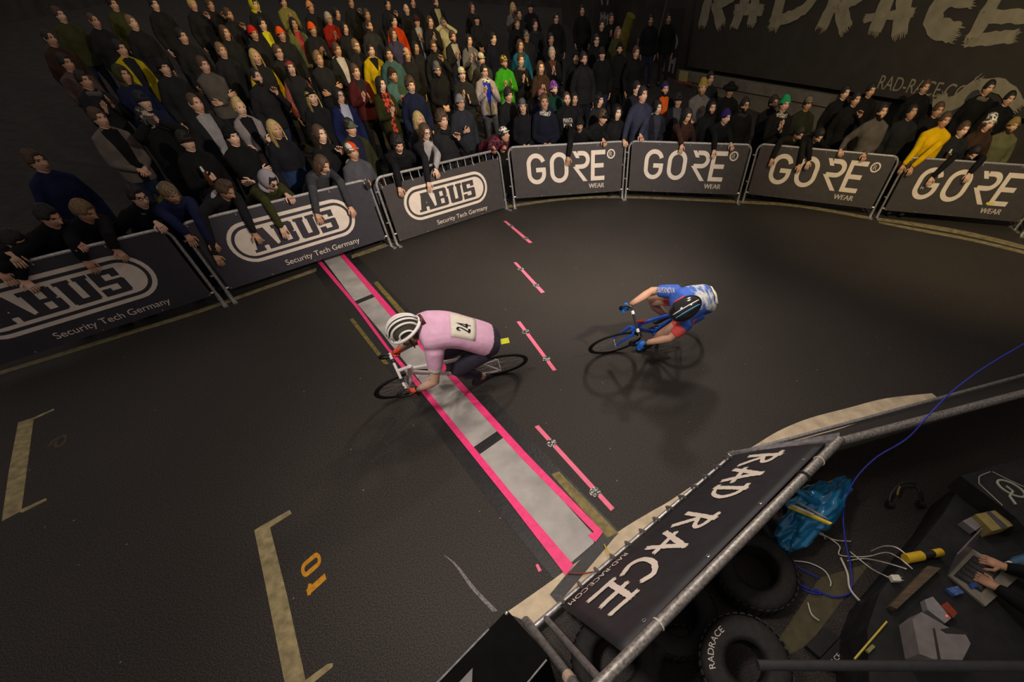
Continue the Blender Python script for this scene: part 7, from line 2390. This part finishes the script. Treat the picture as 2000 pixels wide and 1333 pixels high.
sx, sz = wl(1253, 110, 0.3); mb = MB(); mb.box((sx, -0.32, sz), (0.55, 0.02, 0.95)); tagged(mb.build('pale_sheet', mat('pale_sheet', (0.16, 0.15, 0.14), 0.85), mtx=wm), 'pale sheet hanging at the wall left of the red frame', 'sheet')
for cx, cy, let, lab in ((1312, 105, 'CE', 'narrow black banner with hanging brush letters beside the parapet'), (1182, 20, 'CE', 'narrow black banner with brush letters at the top edge')):
    hx, hz_ = wl(cx, cy, 0.4)
    hb_ = empty('hanging_banner', mtx=wm); tagged(hb_, lab, 'banner')
    mb = MB(); mb.box((hx, -0.42, hz_), (0.75, 0.02, 2.2)); shh = mb.build('sheet', mat('black_hanging_cloth', (0.014, 0.013, 0.013), 0.85), hb_)
    mb = MB(); hpl = lambda x, y, h: Vector((hx - 0.25 + y, -0.432 - h, hz_ + 0.55 - x))
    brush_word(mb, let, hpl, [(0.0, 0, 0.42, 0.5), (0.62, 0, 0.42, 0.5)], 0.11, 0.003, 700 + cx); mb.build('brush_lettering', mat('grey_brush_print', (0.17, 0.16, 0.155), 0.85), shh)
pa_, pb_ = wl(1305, -10, 1.5), wl(1284, 78, 1.5)
mb = MB(); mb.tube([(pa_[0], -1.5, pa_[1]), (pb_[0], -1.5, pb_[1])], 0.014, 6); tagged(mb.build('thin_pole', mat('olive_pole', (0.10, 0.10, 0.06), 0.6), mtx=wm), 'thin slanting pole in front of the hanging letters', 'pole')
ya_ = wl(1233, 30, 1.2); yb_ = wl(1214, 90, 1.2)
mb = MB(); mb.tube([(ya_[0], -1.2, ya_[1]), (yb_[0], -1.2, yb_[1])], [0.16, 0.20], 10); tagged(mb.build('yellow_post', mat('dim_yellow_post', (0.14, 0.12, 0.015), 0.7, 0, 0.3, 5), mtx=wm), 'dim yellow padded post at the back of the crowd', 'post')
o, k, _ = [p for p in PEOPLE if 'drippy lettering' in p[2] and 'chest' in p[2]][0]
fuse('coat', 0.018, 'jacket')
fuse('legs', 0.030, 'trousers', 3)
# white lettering on the black sweater
mb = MB(); s = k.s
def chest(x, y, h): return Vector(k.P + k.u * (0.20 + y) * s + k.x * (-x) * s + k.v * (0.150 - 0.35 * x * x + h) * s)
for t, y, w in (('MANTA', 0.08, 0.20),): add_text(mb, t, chest, -w / 2, y, 0.085, w, 0, 0.0)
for x, l in ((-0.085, 0.07), (-0.06, 0.03), (-0.03, 0.09), (0.0, 0.05), (0.035, 0.10), (0.07, 0.06)): mb.stroke([(x, 0.065), (x + 0.004, 0.065 - l)], 0.013, chest, 0.001)
mb.stroke([(-0.09, 0.03), (0.08, 0.035)], 0.012, chest, 0.001)
mb.build('lettering', PRINT, o)
bpy.context.view_layer.update()
